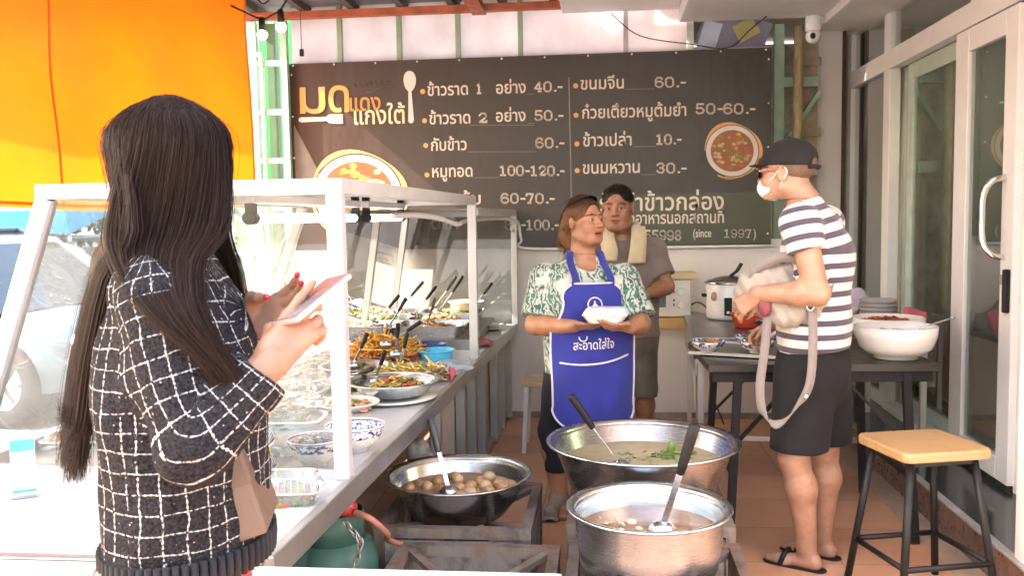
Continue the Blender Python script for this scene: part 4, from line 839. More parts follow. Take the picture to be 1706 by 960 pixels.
dish_thing('small_bowl', 'shallow white bowl of brown curry left of the round pan', 'bowl', (-1.17, 3.94, P), ('bowl', M_porc, lambda q: pan(q, .11, .04, .5, .005)), (('brown', 'orange', 'tan', 'cream'), lambda q: bits(q, (0, 0, .012), .085, .085, .03, 130, .024, 4, 1.4)))
dish_thing('steel_pan', 'round steel pan of dark green vegetables left of the yellow tray', 'pan', (-1.22, 4.28, P), ('pan', M_steel, lambda q: pan(q, .165, .055, .66)), (('dgreen', 'green', 'brown', 'tan'), lambda q: bits(q, (0, 0, .016), .13, .12, .045, 380, .024, 4, 1.8)))
M_purple = mat('purple_melamine', (.26, .09, .15), .3)
dish_thing('noodle_tray', 'purple tray heaped with orange noodles', 'tray', (-1.185, 4.69, P), ('tray', M_purple, lambda q: pan(q, .235, .06, .7, .012, sy=.8)), (('orange', 'yellow', 'orange'), lambda q: bits(q, (0, 0, .02), .20, .15, .12, 700, .03, 3, noodle=True)))
M_sky = mat('light_blue_plastic', (.06, .42, .66), .35, var=.04)
dish_thing('blue_bowl', 'light blue plastic bowl by the cabinet post', 'bowl', (-.895, 4.66, P), ('bowl', M_sky, lambda q: pan(q, .095, .075, .72, .008)), None)
dish_thing('blue_bowl', 'dark blue bowl tucked behind the orange noodles', 'bowl', (-.985, 4.93, P), ('bowl', mat('navy_plastic', (.03, .05, .20), .35), lambda q: pan(q, .095, .07, .72, .006)), None)
q = MB(); q.grid(lambda u, v: (-.22 + .44 * u + .02 * math.sin(v * 7), -.12 + .24 * v, .006 + .02 * abs(math.sin(u * 8 + v * 3)) * v + .012 * random.random()), 26, 16); t = thing('clear_bag', 'crumpled clear plastic bag beside the light blue bowl', 'plastic bag', (-.90, 4.50, P + .002)); q.build('film', translucent('bluish_film', (.62, .74, .84), .4, .15), t)
def cloth_flat(name, label, x, y, w, d, rz, col, lift=.03):
    t = thing(name, label, 'cloth', (x, y, P + .004), rz); q = MB(); q.grid(lambda u, v: ((u - .5) * w, (v - .5) * d, lift * (.35 + .5 * math.sin(u * 7 + 1) * math.sin(v * 5) + .2 * math.sin(u * 15 + v * 9)) * (1 if .05 < u < .95 else .3)), 24, 18); q.grid(lambda u, v: ((u - .5) * w, (v - .5) * d, -.002), 1, 1); q.build('cloth', cloth_weave(name + '_weave', col), t)
cloth_flat('red_cloth', 'rose red cloth folded behind the cabinet post', -.84, 5.42, .30, .36, .1, (.50, .10, .13)); cloth_flat('red_cloth', 'small rose red cloth corner beside the yellow stir fry tray', -.755, 4.22, .07, .20, .0, (.55, .10, .14), .05)
# the deep trays further back, set on a low step
MB().box((-1.28, 5.75, .03), (.98, 1.2, .06)).build('t', M_steel_d).name = 'tray_step'; tag(bpy.data.objects['tray_step'], 'low steel step under the deep trays at the back of the counter', 'step'); bpy.data.objects['tray_step'].location = (0, 0, P)
P2 = P + .06
for i, (x, y, w, d, fd, lab) in enumerate(((-1.06, 5.40, .42, .34, ('tan', 'orange', 'brown'), 'deep steel tray of fried brown pieces by the red cloth'), (-1.50, 5.40, .42, .34, ('cream', 'tan', 'white'), 'deep steel tray of pale curry on the street side'), (-1.06, 5.79, .42, .34, ('orange', 'tan', 'brown', 'cream'), 'deep steel tray of orange brown meat in the middle row'), (-1.50, 5.79, .42, .34, ('green', 'tan', 'cream'), 'deep steel tray of pale greens in the middle row'), (-1.06, 6.16, .42, .32, ('yellow', 'cream', 'green'), 'deep steel tray of yellow food in the far row'), (-1.50, 6.16, .42, .32, ('brown', 'tan', 'cream'), 'deep steel tray of brown food in the far row'))):
    dish_thing('deep_tray', lab, 'tray', (x, y, P2), ('tray', M_steel, lambda q: rect_tray(q, w, d, .07)), (fd, lambda q: bits(q, (0, 0, .02), .18, .14, .055, 330, .034, len(fd), 1.5)), group='deep steel trays at the back of the counter')
dish_thing('foil_dish', 'white enamel basin with yellow rim against the back wall', 'basin', (-.97, 6.2, P2 + .07), ('basin', [M_porc], lambda q: pan(q, .12, .06, .7, .008)), (('cream', 'yellow'), lambda q: bits(q, (0, 0, .02), .09, .09, .03, 80, .03, 2)))
for k in range(3): dish_thing('dinner_plate', ('bottom', 'middle', 'topmost')[k] + ' white plate of the stack by the back wall', 'plate', (-.80, 6.10, P + .002 + k * .014), ('plate', M_porc, lambda q: q.lathe([(0, .004), (.07, .002), (.12, .016), (.122, .018), (.07, .007), (0, .007)], n=36)), None, group='white plates stacked by the back wall')
# serving spoons, scoop end first
for tip, end, lab in (((-1.02, 3.86, .735), (-.93, 3.70, .90), 'serving spoon standing in the green and red stir fry'), ((-.99, 4.22, .73), (-.945, 4.20, .915), 'upright serving spoon in the yellow stir fry tray'), ((-1.08, 4.28, .75), (-.79, 4.32, .94), 'x'),):
    if lab != 'x': ladle(tip, end, lab)
ladle((-1.22, 4.22, .745), (-1.10, 4.05, .93), 'slanted serving spoon in the dark green vegetables'); ladle((-1.14, 4.56, .80), (-.955, 4.58, .925), 'flat lying serving spoon on the orange noodles'); ladle((-1.06, 4.45, .765), (-1.00, 4.25, .95), 'serving spoon leaning out of the noodle tray towards the yellow tray')
ladle((-1.20, 3.92, .74), (-1.02, 3.84, .80), 'serving spoon lying in the shallow white bowl'); ladle((-1.30, 5.28, .80), (-1.15, 5.1, 1.0), 'serving spoon at the near corner of the pale curry tray'); ladle((-1.08, 5.34, .80), (-1.0, 5.2, .99), 'brown handled spoon standing in the fried pieces', mb_mat=mat('brown_grip', (.12, .07, .055), .5))
ladle((-1.42, 5.40, .81), (-1.24, 5.32, 1.0), 'serving spoon in the pale curry pointing up'); ladle((-1.25, 5.72, .82), (-1.07, 5.62, 1.03), 'serving spoon resting between the middle row trays'); ladle((-1.40, 5.86, .82), (-1.18, 5.75, 1.05), 'serving spoon in the pale greens of the middle row'); ladle((-1.12, 5.95, .82), (-.93, 5.83, 1.08), 'long serving spoon in the far row beside the basin'); ladle((-1.2, 6.2, .82), (-1.02, 6.1, 1.06), 'serving spoon in the far yellow tray'); ladle((-.92, 6.16, .83), (-.76, 6.0, 1.02), 'black spoon sticking out past the cabinet post'); ladle((-1.36, 4.72, .78), (-1.48, 4.85, .83), 'steel spoon at the street end of the noodle tray', mb_mat=M_steel)
# wrapped packs on the street side, packed in cling film
M_film = glass_mat('cling_film', (.97, .98, .98), .16, 1.4); M_foam = mat('white_foam', (.76, .76, .75), .6, var=.03)
packs = [(-1.20, 3.24, .28, .2, .1, ('green', 'tan', 'cream')), (-1.50, 3.22, .28, .2, -.1, ('cream', 'tan')), (-1.26, 3.50, .27, .19, .2, ('cream', 'white')), (-1.55, 3.50, .27, .2, .05, ('tan', 'cream', 'brown')), (-1.36, 3.78, .27, .2, -.12, ('cream', 'white', 'tan')), (-1.66, 3.80, .27, .2, .1, ('cream', 'green')), (-1.42, 4.08, .26, .2, .15, ('white', 'cream')), (-1.71, 4.10, .26, .2, -.1, ('tan', 'cream')), (-1.50, 4.38, .26, .2, .02, ('cream', 'tan', 'white')), (-1.75, 4.42, .2, .2, .2, ('cream', 'white')), (-1.52, 4.68, .24, .18, .1, ('tan', 'orange', 'cream')), (-1.75, 4.72, .22, .18, -.1, ('cream', 'white')), (-1.82, 2.92, .24, .18, .1, ('tan', 'cream'))]
plab = ('first row beside the serving side, with a green leaf edge', 'first row on the street side', 'second row beside the serving side, all white', 'second row on the street side, brown and cream', 'third row beside the white bowl', 'third row on the street side, with green bits', 'fourth row beside the green vegetables pan', 'fourth row on the street side', 'fifth row beside the noodle tray', 'fifth row against the slanted glass', 'sixth row with orange pieces', 'sixth row against the slanted glass', 'by itself near the left cabinet post')
for (x, y, w, d, rz, fd), l_ in zip(packs, plab):
    t = thing('wrapped_food_pack', 'film wrapped pale food, ' + l_, 'food pack', (x, y, P), rz, 'film wrapped food packs in the cabinet')
    q = MB(); rect_tray(q, w - .02, d - .02, .028); q.build('tray', M_foam, t); q = MB(); bits(q, (0, 0, .012), w * .4, d * .4, .035, 60, .045, len(fd), 1.7, .35); q.build('food', [FM[k] for k in fd], t)
    q = MB(); ph = random.random() * 6; q.grid(lambda u, v: ((u - .5) * w, (v - .5) * d, .004 + .062 * (math.sin(math.pi * u) * math.sin(math.pi * v)) ** .35 + .006 * math.sin(u * 23 + ph) * math.sin(v * 17 + ph)), 22, 16); q.build('film', M_film, t)
# bowls, boxes and card at the near end
def blue_band():
    m, nt, b = base_mat('blue_pattern_porcelain', (.72, .71, .69), .15); v = coords(nt); sx = N(nt, 'ShaderNodeSeparateXYZ'); nt.links.new(v, sx.inputs[0]); z = sx.outputs[2]
    band = mth(nt, 'MULTIPLY', mth(nt, 'GREATER_THAN', z, .052), mth(nt, 'LESS_THAN', z, .080)); pat = ramp(nt, noise(nt, coords(nt, 'Object', (1, 1, 1.3)), 75, 3), [(.44, (0, 0, 0)), (.5, (1, 1, 1))])
    line = mth(nt, 'MULTIPLY', mth(nt, 'GREATER_THAN', z, .081), mth(nt, 'LESS_THAN', z, .0845)); low = mth(nt, 'MULTIPLY', mth(nt, 'LESS_THAN', z, .045), mth(nt, 'GREATER_THAN', noise(nt, v, 120, 2), .58))
    c = mixc(nt, mth(nt, 'MAXIMUM', mth(nt, 'MULTIPLY', band, mth(nt, 'SUBTRACT', 1, pat)), line), (.72, .71, .69), (.035, .05, .22)); c = mixc(nt, mth(nt, 'MULTIPLY', low, .5), c, (.38, .37, .38)); nt.links.new(c, b.inputs['Base Color']); return m
M_blueband = blue_band()
def rbowl(mb, R, h): mb.lathe([(0, 0), (R * .42, 0), (R * .45, .012), (R * .55, .016), (R * .8, h * .42), (R * .96, h * .86), (R, h), (R * .97, h), (R * .92, h * .84), (R * .75, h * .42), (R * .4, .022), (0, .02)], n=48)
for (x, y, R, l_) in ((-.83, 2.87, .10, 'blue and white patterned bowl behind the cabinet post, the further one'), (-.905, 2.685, .088, 'blue and white patterned bowl nearer the clear boxes, holding a film bag')):
    t = thing('patterned_bowl', l_, 'bowl', (x, y, P), 0, 'blue and white patterned bowls'); q = MB(); rbowl(q, R, .09); q.build('bowl', M_blueband, t)
    if R < .09: q = MB(); q.grid(lambda u, v: ((u - .5) * .15, (v - .5) * .13, .07 + .03 * math.sin(u * 3.1) * math.sin(v * 3.1) + .008 * math.sin(u * 17) * math.sin(v * 15)), 14, 12); q.build('film_bag', M_film, t)
def clear_box(loc, rz, label, fd, w=.165, d=.125, h=.075):
    t = thing('clear_food_box', label, 'food box', loc, rz, 'clear plastic food boxes'); m = M_film
    def shell(z0, z1, k0, k1, nm):
        a, b = rrect(w * k0, d * k0, .02, 4), rrect(w * k1, d * k1, .024, 4); n = len(a); q = MB()
        q.add([(x, y, z0) for x, y in a] + [(x, y, z1) for x, y in b], [(k, (k + 1) % n, n + (k + 1) % n, n + k) for k in range(n)] + ([list(range(n))] if nm == 'base' else [list(range(n, 2 * n))]), 0)
        if nm == 'lid':
            r = rrect(w * 1.08, d * 1.08, .028, 4); q.tube([(x, y, z0) for x, y in r + r[:1]], .0028, 6, 1)
            for k in range(9): q.tube([(-w * .44 + k * w * .11, -d * .5, z0 + .004), (-w * .40 + k * w * .10, -d * .45, z1)], .0009, 4, 1); 
            for k in range(7): q.tube([(w * .5, -d * .42 + k * d * .14, z0 + .004), (w * .45, -d * .38 + k * d * .125, z1)], .0009, 4, 1)
            r = rrect(w * .8, d * .8, .02, 4); q.tube([(x, y, z1 + .001) for x, y in r + r[:1]], .0015, 5, 1)
        q.build(nm, [m, mat('clear_edge', (.70, .73, .74), .2)], t)
    shell(.001, h * .5, .86, 1.0, 'base'); shell(h * .52, h, 1.0, .86, 'lid'); q = MB(); bits(q, (0, 0, .004), w * .38, d * .38, h * .62, 120, .03, len(fd), 1.5); q.build('food', [FM[k] for k in fd], t)
clear_box((-.86, 2.33, P), .12, 'clear box of green salad and carrot at the counter edge', ('green', 'green', 'red', 'dark')); clear_box((-1.06, 2.50, P), .1, 'clear box of yellow food, lower of two stacked by the customer', ('yellow', 'tan', 'cream')); clear_box((-1.06, 2.50, P + .079), .16, 'clear box of yellow noodles stacked on another box', ('yellow', 'cream', 'tan'))
t = thing('foil_pouch', 'flat silver grey food pouch lying inside the cabinet', 'pouch', (-1.06, 2.86, P + .002), .15); q = MB(); q.grid(lambda u, v: ((u - .5) * .26, (v - .5) * .17, .045 * (math.sin(math.pi * u) * math.sin(math.pi * v)) ** .5 + .004 * math.sin(u * 21 + v * 9)), 24, 16); q.grid(lambda u, v: ((u - .5) * .26, (v - .5) * .17, 0), 1, 1); q.build('pouch', mat('grey_film_pouch', (.50, .50, .50), .25, .2, var=.15), t)
dish_thing('small_plate', 'shallow white dish of brown food beside the silver pouch', 'dish', (-1.24, 2.84, P), ('dish', M_porc, lambda q: pan(q, .10, .03, .5, .005)), (('brown', 'tan'), lambda q: bits(q, (0, 0, .01), .07, .07, .025, 70, .022, 2)))
t = thing('payment_card_stand', 'small upright white card with teal heading in clear stand', 'card stand', (-1.625, 2.32, P), .55); MB().box((0, 0, .085), (.062, .004, .17)).build('card', mat('white_card', (.74, .75, .77), .3, var=.02), t); MB().box((0, -.003, .15), (.059, .002, .032)).build('heading_band', mat('teal_band', (.10, .40, .46), .4), t); q = MB(); q.box((0, -.003, .02), (.059, .002, .008)); q.build('foot_band', bpy.data.materials['teal_band'], t); MB().box((0, .012, .004), (.066, .05, .008), bev=.002).build('base', M_film, t)

# ------------------------------------------------------------------ burners, pots and gas under the counter
def burner(label, x0, x1, y0, y1, zt, panel=True):
    t = thing('burner_stand', label, 'burner stand', ((x0 + x1) / 2, (y0 + y1) / 2, 0), 0, 'rusty burner stands'); w, d = (x1 - x0) / 2, (y1 - y0) / 2; k = .038
    q = MB(); q.box((0, -d + k / 2, zt - k / 2), (2 * w, k, k)); q.box((0, d - k / 2, zt - k / 2), (2 * w, k, k))
    for s in (-1, 1): q.box((s * (w - k / 2), 0, zt - k / 2 - .0015), (k, 2 * d - 2 * k, k)); q.bar((s * (w - k), -d + k, zt - .016), (s * w * .35, -d * .30, zt - .05), .03, .02); q.bar((s * (w - k), d - k, zt - .016), (s * w * .35, d * .30, zt - .05), .03, .02)
    for sx in (-1, 1):
        for sy in (-1, 1): q.box((sx * (w - k / 2), sy * (d - k / 2), (zt - k) / 2), (k - .003, k - .003, zt - k))
    q.build('frame', M_rust, t)
    if panel:
        q = MB(); q.box((0, -d + .012, (zt - k) / 2), (2 * w - 2 * k, .006, zt - k - .02)); q.box((w - .012, 0, (zt - k) / 2), (.006, 2 * d - 2 * k, zt - k - .02)); q.box((-w + .012, 0, (zt - k) / 2), (.006, 2 * d - 2 * k, zt - k - .02)); q.build('side_panel', M_rustp, t)
    q = MB(); q.lathe([(.05, .12), (.10, .12), (.11, .14), (.10, .16), (.03, .165), (0, .165)], n=24); q.tube([(0, 0, .14), (0, -d * .8, .13)], .014, 8); q.build('burner_ring', mat('sooty_iron', (.03, .027, .026), .8, var=.3), t)
    return t
burner('rusty burner stand with grey panel under the egg wok', -.855, -.275, 3.16, 3.76, .325); burner('empty rusty burner stand at the bottom edge between counter and pot', -.735, -.165, 2.50, 3.09, .30); burner('rusty burner stand under the deep front pot', -.135, .46, 2.58, 3.16, .295); burner('rusty burner stand under the wide soup bowl', -.15, .46, 3.22, 3.82, .33)
wk = thing('egg_wok', 'scuffed steel wok of brown eggs in broth', 'wok', (-.585, 3.45, .255)); q = MB(); q.lathe([(0, 0), (.10, .004), (.185, .04), (.235, .105), (.258, .175), (.268, .192), (.290, .197), (.292, .193), (.272, .187), (.262, .172), (.239, .105), (.19, .046), (.10, .011), (0, .008)][:7] + [(.292, .194), (.289, .190), (.266, .186), (.253, .172), (.230, .104), (.18, .045), (.10, .010), (0, .007)], n=64); q.build('wok', M_steel, wk)
def soup_mat(name, a, b_):
    m, nt, b = base_mat(name, a, .06); v = coords(nt); f = noise(nt, v, 14, 5, .6); nt.links.new(ramp(nt, f, [(.35, a), (.65, b_)]), b.inputs['Base Color']); bump(nt, b, noise(nt, v, 40, 2), .15, .003); return m
q = MB(); q.lathe([(.2355, .131), (.2, .131), (.1, .1312), (0, .1313)], n=48); q.build('broth', soup_mat('brown_broth', (.26, .14, .08), (.36, .22, .14)), wk)
q = MB(); eggs = [(-.02, .10), (.07, .08), (.15, .05), (.17, -.0), (.10, .02), (.04, .035), (.0, .01), (.12, -.05), (.05, -.04), (-.10, .09), (-.16, .05), (-.19, .0), (-.12, .0), (-.05, -.06), (.02, -.10), (.19, .06), (.10, .13), (-.04, .15)]
for k, (x, y) in enumerate(eggs): tag(MB().ball((0, 0, 0), (.029, .023, .022), 16, 0, Euler((0, random.uniform(-.3, .3), random.uniform(0, 6))).to_matrix()).build('egg', [mat('brown_egg', (.46, .25, .11), .3, var=.15, vs=40)] if k % 4 else [mat('pale_egg', (.55, .36, .20), .3, var=.15, vs=40)]), 'boiled brown egg floating in the wok broth', 'egg', 'eggs floating in the wok'); bpy.context.scene.objects[-1].location = (-.585 + x * 1.05, 3.45 + y * 1.05, .255 + .134 + random.uniform(-.004, .008))
ladle((-.61, 3.38, .383), (-.70, 3.5, .655), 'grey handled ladle standing in the egg wok', 'ladle', .45, (.045, .03), mat('dark_grey_grip', (.06, .058, .062), .4), .0085, 'soup ladles in the pots')
bb = thing('soup_bowl', 'wide flared steel bowl of pale herb soup', 'bowl', (.140, 3.50, .325)); q = MB(); R0 = .352; q.lathe([(0, 0), (.235, 0), (.262, .012), (.345, .235), (R0, .25), (R0 + .022, .257), (R0 + .026, .252), (R0 + .022, .247), (R0 + .004, .246), (.338, .232), (.258, .02), (.235, .008), (0, .008)], n=72); q.build('bowl', M_steel, bb)
q = MB(); q.lathe([(.316, .170), (.2, .170), (0, .171)], n=48); q.build('soup', soup_mat('pale_soup', (.36, .30, .17), (.46, .39, .25)), bb)
q = MB(); bits(q, (.05, .06, .170), .15, .09, .006, 46, .014, 2, 2.0, .3); q.ball((.17, .10, .180), (.05, .016, .010), 10, 0); q.ball((.10, .05, .175), (.03, .02, .010), 10, 1); q.ball((.12, .13, .190), (.016, .010, .028), 10, 0); q.build('herbs', [FM['green'], FM['dgreen']], bb)
ladle((.055, 3.47, .468), (-.138, 3.45, .765), 'black ladle leaning out of the wide soup bowl', 'ladle', .45, (.045, .03), M_black, .0085, 'soup ladles in the pots')
pt = thing('deep_pot', 'deep shiny steel pot in front of the soup bowl', 'pot', (.133, 2.88, .29)); q = MB(); R1 = .238; q.lathe([(0, 0), (.18, 0), (.205, .012), (.222, .04), (R1 - .004, .12), (R1, .215), (R1 + .004, .224), (R1 + .026, .230), (R1 + .030, .225), (R1 + .026, .220), (R1, .214), (R1 - .006, .20), (R1 - .012, .12), (.214, .04), (.18, .01), (0, .008)], n=72); q.build('pot', steel_mat('polished_steel', (.56, .60, .63), .26, (2, 2, 60)), pt)
q = MB(); q.lathe([(R1 - .006, .150), (.1, .150), (0, .151)], n=48); q.build('soup', soup_mat('brown_curry_soup', (.22, .12, .075), (.32, .20, .13)), pt); q = MB(); bits(q, (-.08, .03, .150), .11, .10, .004, 12, .022, 2, 1.4, .5); q.build('food', [FM['tan'], FM['cream']], pt)
ladle((.175, 2.88, .428), (.278, 2.84, .795), 'black ladle with looped grip in the deep front pot', 'ladle', .46, (.045, .03), M_black, .0095, 'soup ladles in the pots')
q = thing('gas_cylinder', 'green gas cylinder with red valve under the counter', 'gas cylinder', (-.93, 2.92, 0)); c_ = MB(); c_.lathe([(0, .0), (.13, .0), (.15, .03), (.15, .30), (.13, .36), (.06, .39), (.05, .40), (0, .40)], n=36); c_.build('tank', mat('cylinder_green', (.045, .12, .10), .5, var=.2), q)
c_ = MB(); c_.lathe([(.10, .37), (.105, .37), (.105, .47), (.10, .47)], n=28); c_.build('guard_ring', bpy.data.materials['cylinder_green'], q); c_ = MB(); c_.cyl((0, 0, .40), (0, 0, .50), .02); c_.cyl((0, 0, .48), (.09, -.06, .485), .022, .018); c_.ball((.06, -.04, .49), .038, 14); c_.lathe([(.0, .55), (.034, .55), (.04, .54), (.04, .515), (.034, .505), (0, .505)], n=12); c_.build('valve', mat('red_valve_paint', (.45, .03, .03), .4, var=.2), q)
hz = MB(); hz.tube(spline([(-.84, 2.86, .485), (-.78, 2.84, .47), (-.74, 2.9, .40), (-.76, 3.0, .34), (-.72, 3.1, .28), (-.62, 3.2, .2)], 24), .011, 8); tag(hz.build('gas_hose', mat('pink_rubber_hose', (.40, .17, .12), .5)), 'pinkish gas hose from the red valve to the burner', 'hose')
c_ = MB()
def chain(pts, n):
    s = spline(pts, n)
    for i in range(n - 1):
        p = Vector(s[i]); d = Vector(s[i + 1]) - p; a, b, d = basis(d); u = a if i % 2 else b; L_ = .021
        c_.tube([p + d * L_ * math.cos(t) + u * .009 * math.sin(t) for t in [k * .6283 for k in range(11)]], .003, 6, 0, False)
chain([(-.845, 2.80, .46), (-.80, 2.79, .40), (-.82, 2.78, .30), (-.76, 2.79, .22), (-.74, 2.80, .10)], 17); chain([(-.93, 2.77, .30), (-.92, 2.765, .2), (-.93, 2.765, .08)], 10); tag(c_.build('steel_chain', M_steel_d), 'steel chain hanging round the green gas cylinder', 'chain')
tag(MB().box((-1.15, 2.6, .32), (.34, .5, .56), bev=.01).build('dark_crate', mat('dark_green_crate', (.03, .07, .065), .6)), 'dark crate pushed under the near end of the counter', 'crate')
q = MB(); q.ball((-.845, 3.93, .40), (.06, .05, .07), 14); q.ball((-.80, 3.90, .36), (.05, .045, .05), 12); tag(q.build('bundled_bag', mat('grey_plastic_bundle', (.24, .23, .22), .35, var=.7, vs=22, bm=.8, bs=25)), 'crumpled grey bag tied to the counter frame behind the wok', 'bag')

# ------------------------------------------------------------------ right side tables and what stands on them
ft = thing('folding_table', 'black folding table behind the man in the striped shirt', 'table', (.93, 4.36, 0), .03); TT = .80
MB().box((0, 0, TT - .02), (.99, .74, .035), bev=.004).build('table_top', mat('dark_laminate', (.026, .022, .021), .38, var=.2), ft); q = MB()
for s in (-1, 1): MB().box((0, s * .33, TT - .06), (.94, .022, .05)).build('apron_rail', M_blackmetal, ft)
for sx in (-1, 1):
    for sy in (-1, 1): q = MB(); q.bar((sx * .36, sy * .33, TT - .04), (sx * .40, sy * .36, 0), .034, .034); q.build('leg', M_blackmetal, ft)
    q = MB(); q.bar((sx * .38, -.34, .30), (sx * .38, .34, .30), .025, .025); q.bar((sx * .10, -.30, TT - .07), (sx * .385, -.34, .42), .022, .012); q.bar((sx * .10, .30, TT - .07), (sx * .385, .34, .42), .022, .012); q.build('brace', M_blackmetal, ft)
st = thing('steel_side_table', 'steel prep table behind the folding table, below the rice cooker', 'table', (1.10, 5.45, 0), -.04); MB().box((0, 0, TT - .015), (1.22, 1.25, .03), bev=.004).build('table_top', M_steel_d, st)
q = MB(); q.box((-.595, 0, TT - .12), (.006, 1.2, .18)); q.build('side_panel', M_steel_d, st)
for sx in (-1, 1):
    for sy in (-1, 1): MB().bar((sx * .57, sy * .58, TT - .03), (sx * .57, sy * .58, 0), .03, .03).build('leg', M_alu, st)
MB().box((0, -.58, .25), (1.11, .026, .026)).build('stretcher', M_alu, st)
tr_ = thing('steel_sheet_tray', 'thin steel sheet tray under the small bowls on the folding table', 'tray', (.70, 4.34, TT + .001), -.38); q = MB(); q.box((0, 0, .006), (.52, .40, .004)); 
for s in (-1, 1): q.box((0, s * .2, .010), (.52, .006, .014)); q.box((s * .26, 0, .010), (.006, .394, .014))
q.build('sheet', M_steel_d, tr_)
TB = TT + .013
def floral():
    m, nt, b = base_mat('floral_rim_porcelain', (.72, .71, .69), .15); v = coords(nt); sx = N(nt, 'ShaderNodeSeparateXYZ'); nt.links.new(v, sx.inputs[0]); r = mth(nt, 'POWER', mth(nt, 'ADD', mth(nt, 'POWER', sx.outputs[0], 2), mth(nt, 'POWER', sx.outputs[1], 2)), .5)
    k = mth(nt, 'MULTIPLY', mth(nt, 'GREATER_THAN', sx.outputs[2], .030), mth(nt, 'GREATER_THAN', noise(nt, v, 55, 2), .5)); nt.links.new(mixc(nt, k, (.72, .71, .69), (.05, .08, .28)), b.inputs['Base Color']); return m
M_floral = floral()
for (x, y, z, fd, l_) in ((.475, 4.24, TB, ('tan', 'brown', 'orange'), 'small floral bowl of brown food at the table corner'), (.695, 4.22, TB, ('red', 'green', 'orange'), 'small floral bowl of red relish, nearest the shirt'), (.70, 4.42, TB, ('green', 'dgreen'), 'small floral bowl of green vegetables behind the red relish'), (.80, 4.60, TB, ('cream', 'red', 'white'), 'small floral bowl of pale salad at the back of the tray')):
    dish_thing('relish_bowl', l_, 'bowl', (x, y, z), ('bowl', M_floral, lambda q: rbowl(q, .082, .055)), (fd, lambda q: bits(q, (0, 0, .036), .064, .064, .022, 120, .02, len(fd), 1.8)), group='small floral bowls on the tray')
q = dish_thing('red_basin', 'red plastic basin beside the rice cooker', 'basin', (.84, 5.30, TT + .001), ('basin', mat('red_plastic', (.58, .07, .035), .35), lambda q: pan(q, .12, .08, .72, .008)), None)
dish_thing('white_dish', 'blue rimmed white dish in front of the red basin', 'dish', (.93, 5.12, TT + .001), ('dish', M_floral, lambda q: rbowl(q, .10, .06)), None)
dish_thing('greens_plate', 'plate of lettuce and herbs on the steel table', 'plate', (.98, 4.98, TT + .001), ('plate', M_porc, lambda q: pan(q, .14, .03, .6, .006)), (('green', 'green', 'cream', 'yellow'), lambda q: bits(q, (0, 0, .012), .14, .12, .07, 130, .05, 4, 1.6, .25)))
dish_thing('chopped_plate', 'plate of chopped white and red vegetables behind the bag strap', 'plate', (.93, 4.78, TT + .02), ('plate', M_porc, lambda q: pan(q, .11, .03, .6, .006)), (('white', 'white', 'red'), lambda q: bits(q, (0, 0, .012), .10, .09, .05, 110, .03, 3, 1.5, .4)))
q = MB(); q.bar((-.06, 0, 0), (.06, .02, .0), .02, .016, bev=.004); t = thing('knife_handle', 'black kitchen knife lying across the greens plate', 'knife', (.86, 4.90, TT + .075)); q.build('handle', M_black, t); MB().box((.14, .02, 0), (.16, .03, .002)).build('blade', M_steel, t)
rc = thing('rice_cooker', 'large white rice cooker with black switch panel on the steel table', 'rice cooker', (.775, 5.74, TT + .002)); q = MB(); q.lathe([(0, 0), (.13, 0), (.14, .012), (.145, .03), (.148, .22), (.142, .228), (0, .228)], n=44); q.build('body', mat('cooker_enamel', (.70, .68, .66), .25, var=.04), rc)
q = MB(); q.lathe([(.150, .222), (.158, .226), (.158, .234), (.135, .245), (.08, .262), (.03, .27), (0, .271)], n=44); lid = q.build('lid', steel_mat('lid_steel', (.55, .53, .52), .2), rc); q = MB(); q.bar((.04, -.02, .30), (.07, -.02, .35), .035, .02, bev=.005); q.bar((.0, -.02, .268), (.05, -.02, .31), .03, .018, bev=.004); q.build('lid_knob', M_black, lid)
q = MB(); q.box((-.03, -.150, .09), (.045, .02, .11), bev=.004); q.build('switch_panel', M_black, rc); q = MB(); q.box((-.03, -.162, .055), (.018, .006, .014)); q.build('switch', M_frame, rc); q = MB(); q.ball((-.11, -.105, .15), (.02, .012, .03), 10, 0); q.build('flower_print', mat('rose_print', (.50, .25, .18), .4), rc)
for s in (-1, 1): MB().box((s * .158, 0, .15), (.03, .06, .02), bev=.006).build('side_grip', M_black, rc)
dish_thing('serving_bowl', 'big white porcelain bowl at the front corner of the folding table', 'bowl', (1.295, 4.17, TT), ('bowl', M_porc, lambda q: q.lathe([(0, .012), (.085, .012), (.085, 0), (.095, 0), (.095, .014), (.12, .02), (.155, .05), (.172, .10), (.176, .145), (.171, .146), (.166, .10), (.148, .056), (.1, .03), (0, .028)], n=56)), (('cream', 'cream', 'white'), lambda q: bits(q, (0, 0, .10), .14, .14, .02, 120, .03, 3, 1.2)), group='big white bowls on the folding table')
dish_thing('serving_bowl', 'big white bowl of dark red chilli paste behind the front bowl', 'bowl', (1.375, 4.56, TT), ('bowl', M_porc, lambda q: q.lathe([(0, .012), (.085, .012), (.085, 0), (.095, 0), (.095, .014), (.12, .02), (.155, .05), (.168, .10), (.172, .14), (.167, .141), (.160, .10), (.145, .056), (.1, .03), (0, .028)], n=56)), (('red', 'dark', 'red'), lambda q: bits(q, (0, 0, .11), .15, .15, .03, 260, .02, 3, 1.2)), group='big white bowls on the folding table')
t = thing('soup_spoon', 'thin steel spoon sticking out of the front white bowl', 'spoon', (1.42, 4.15, TT + .13)); q = MB(); q.tube([(-.06, 0, -.02), (.0, 0, .015), (.10, -.01, .05)], .004, 6); q.ball((.108, -.011, .053), (.014, .009, .005), 8); q.build('handle', M_steel, t)
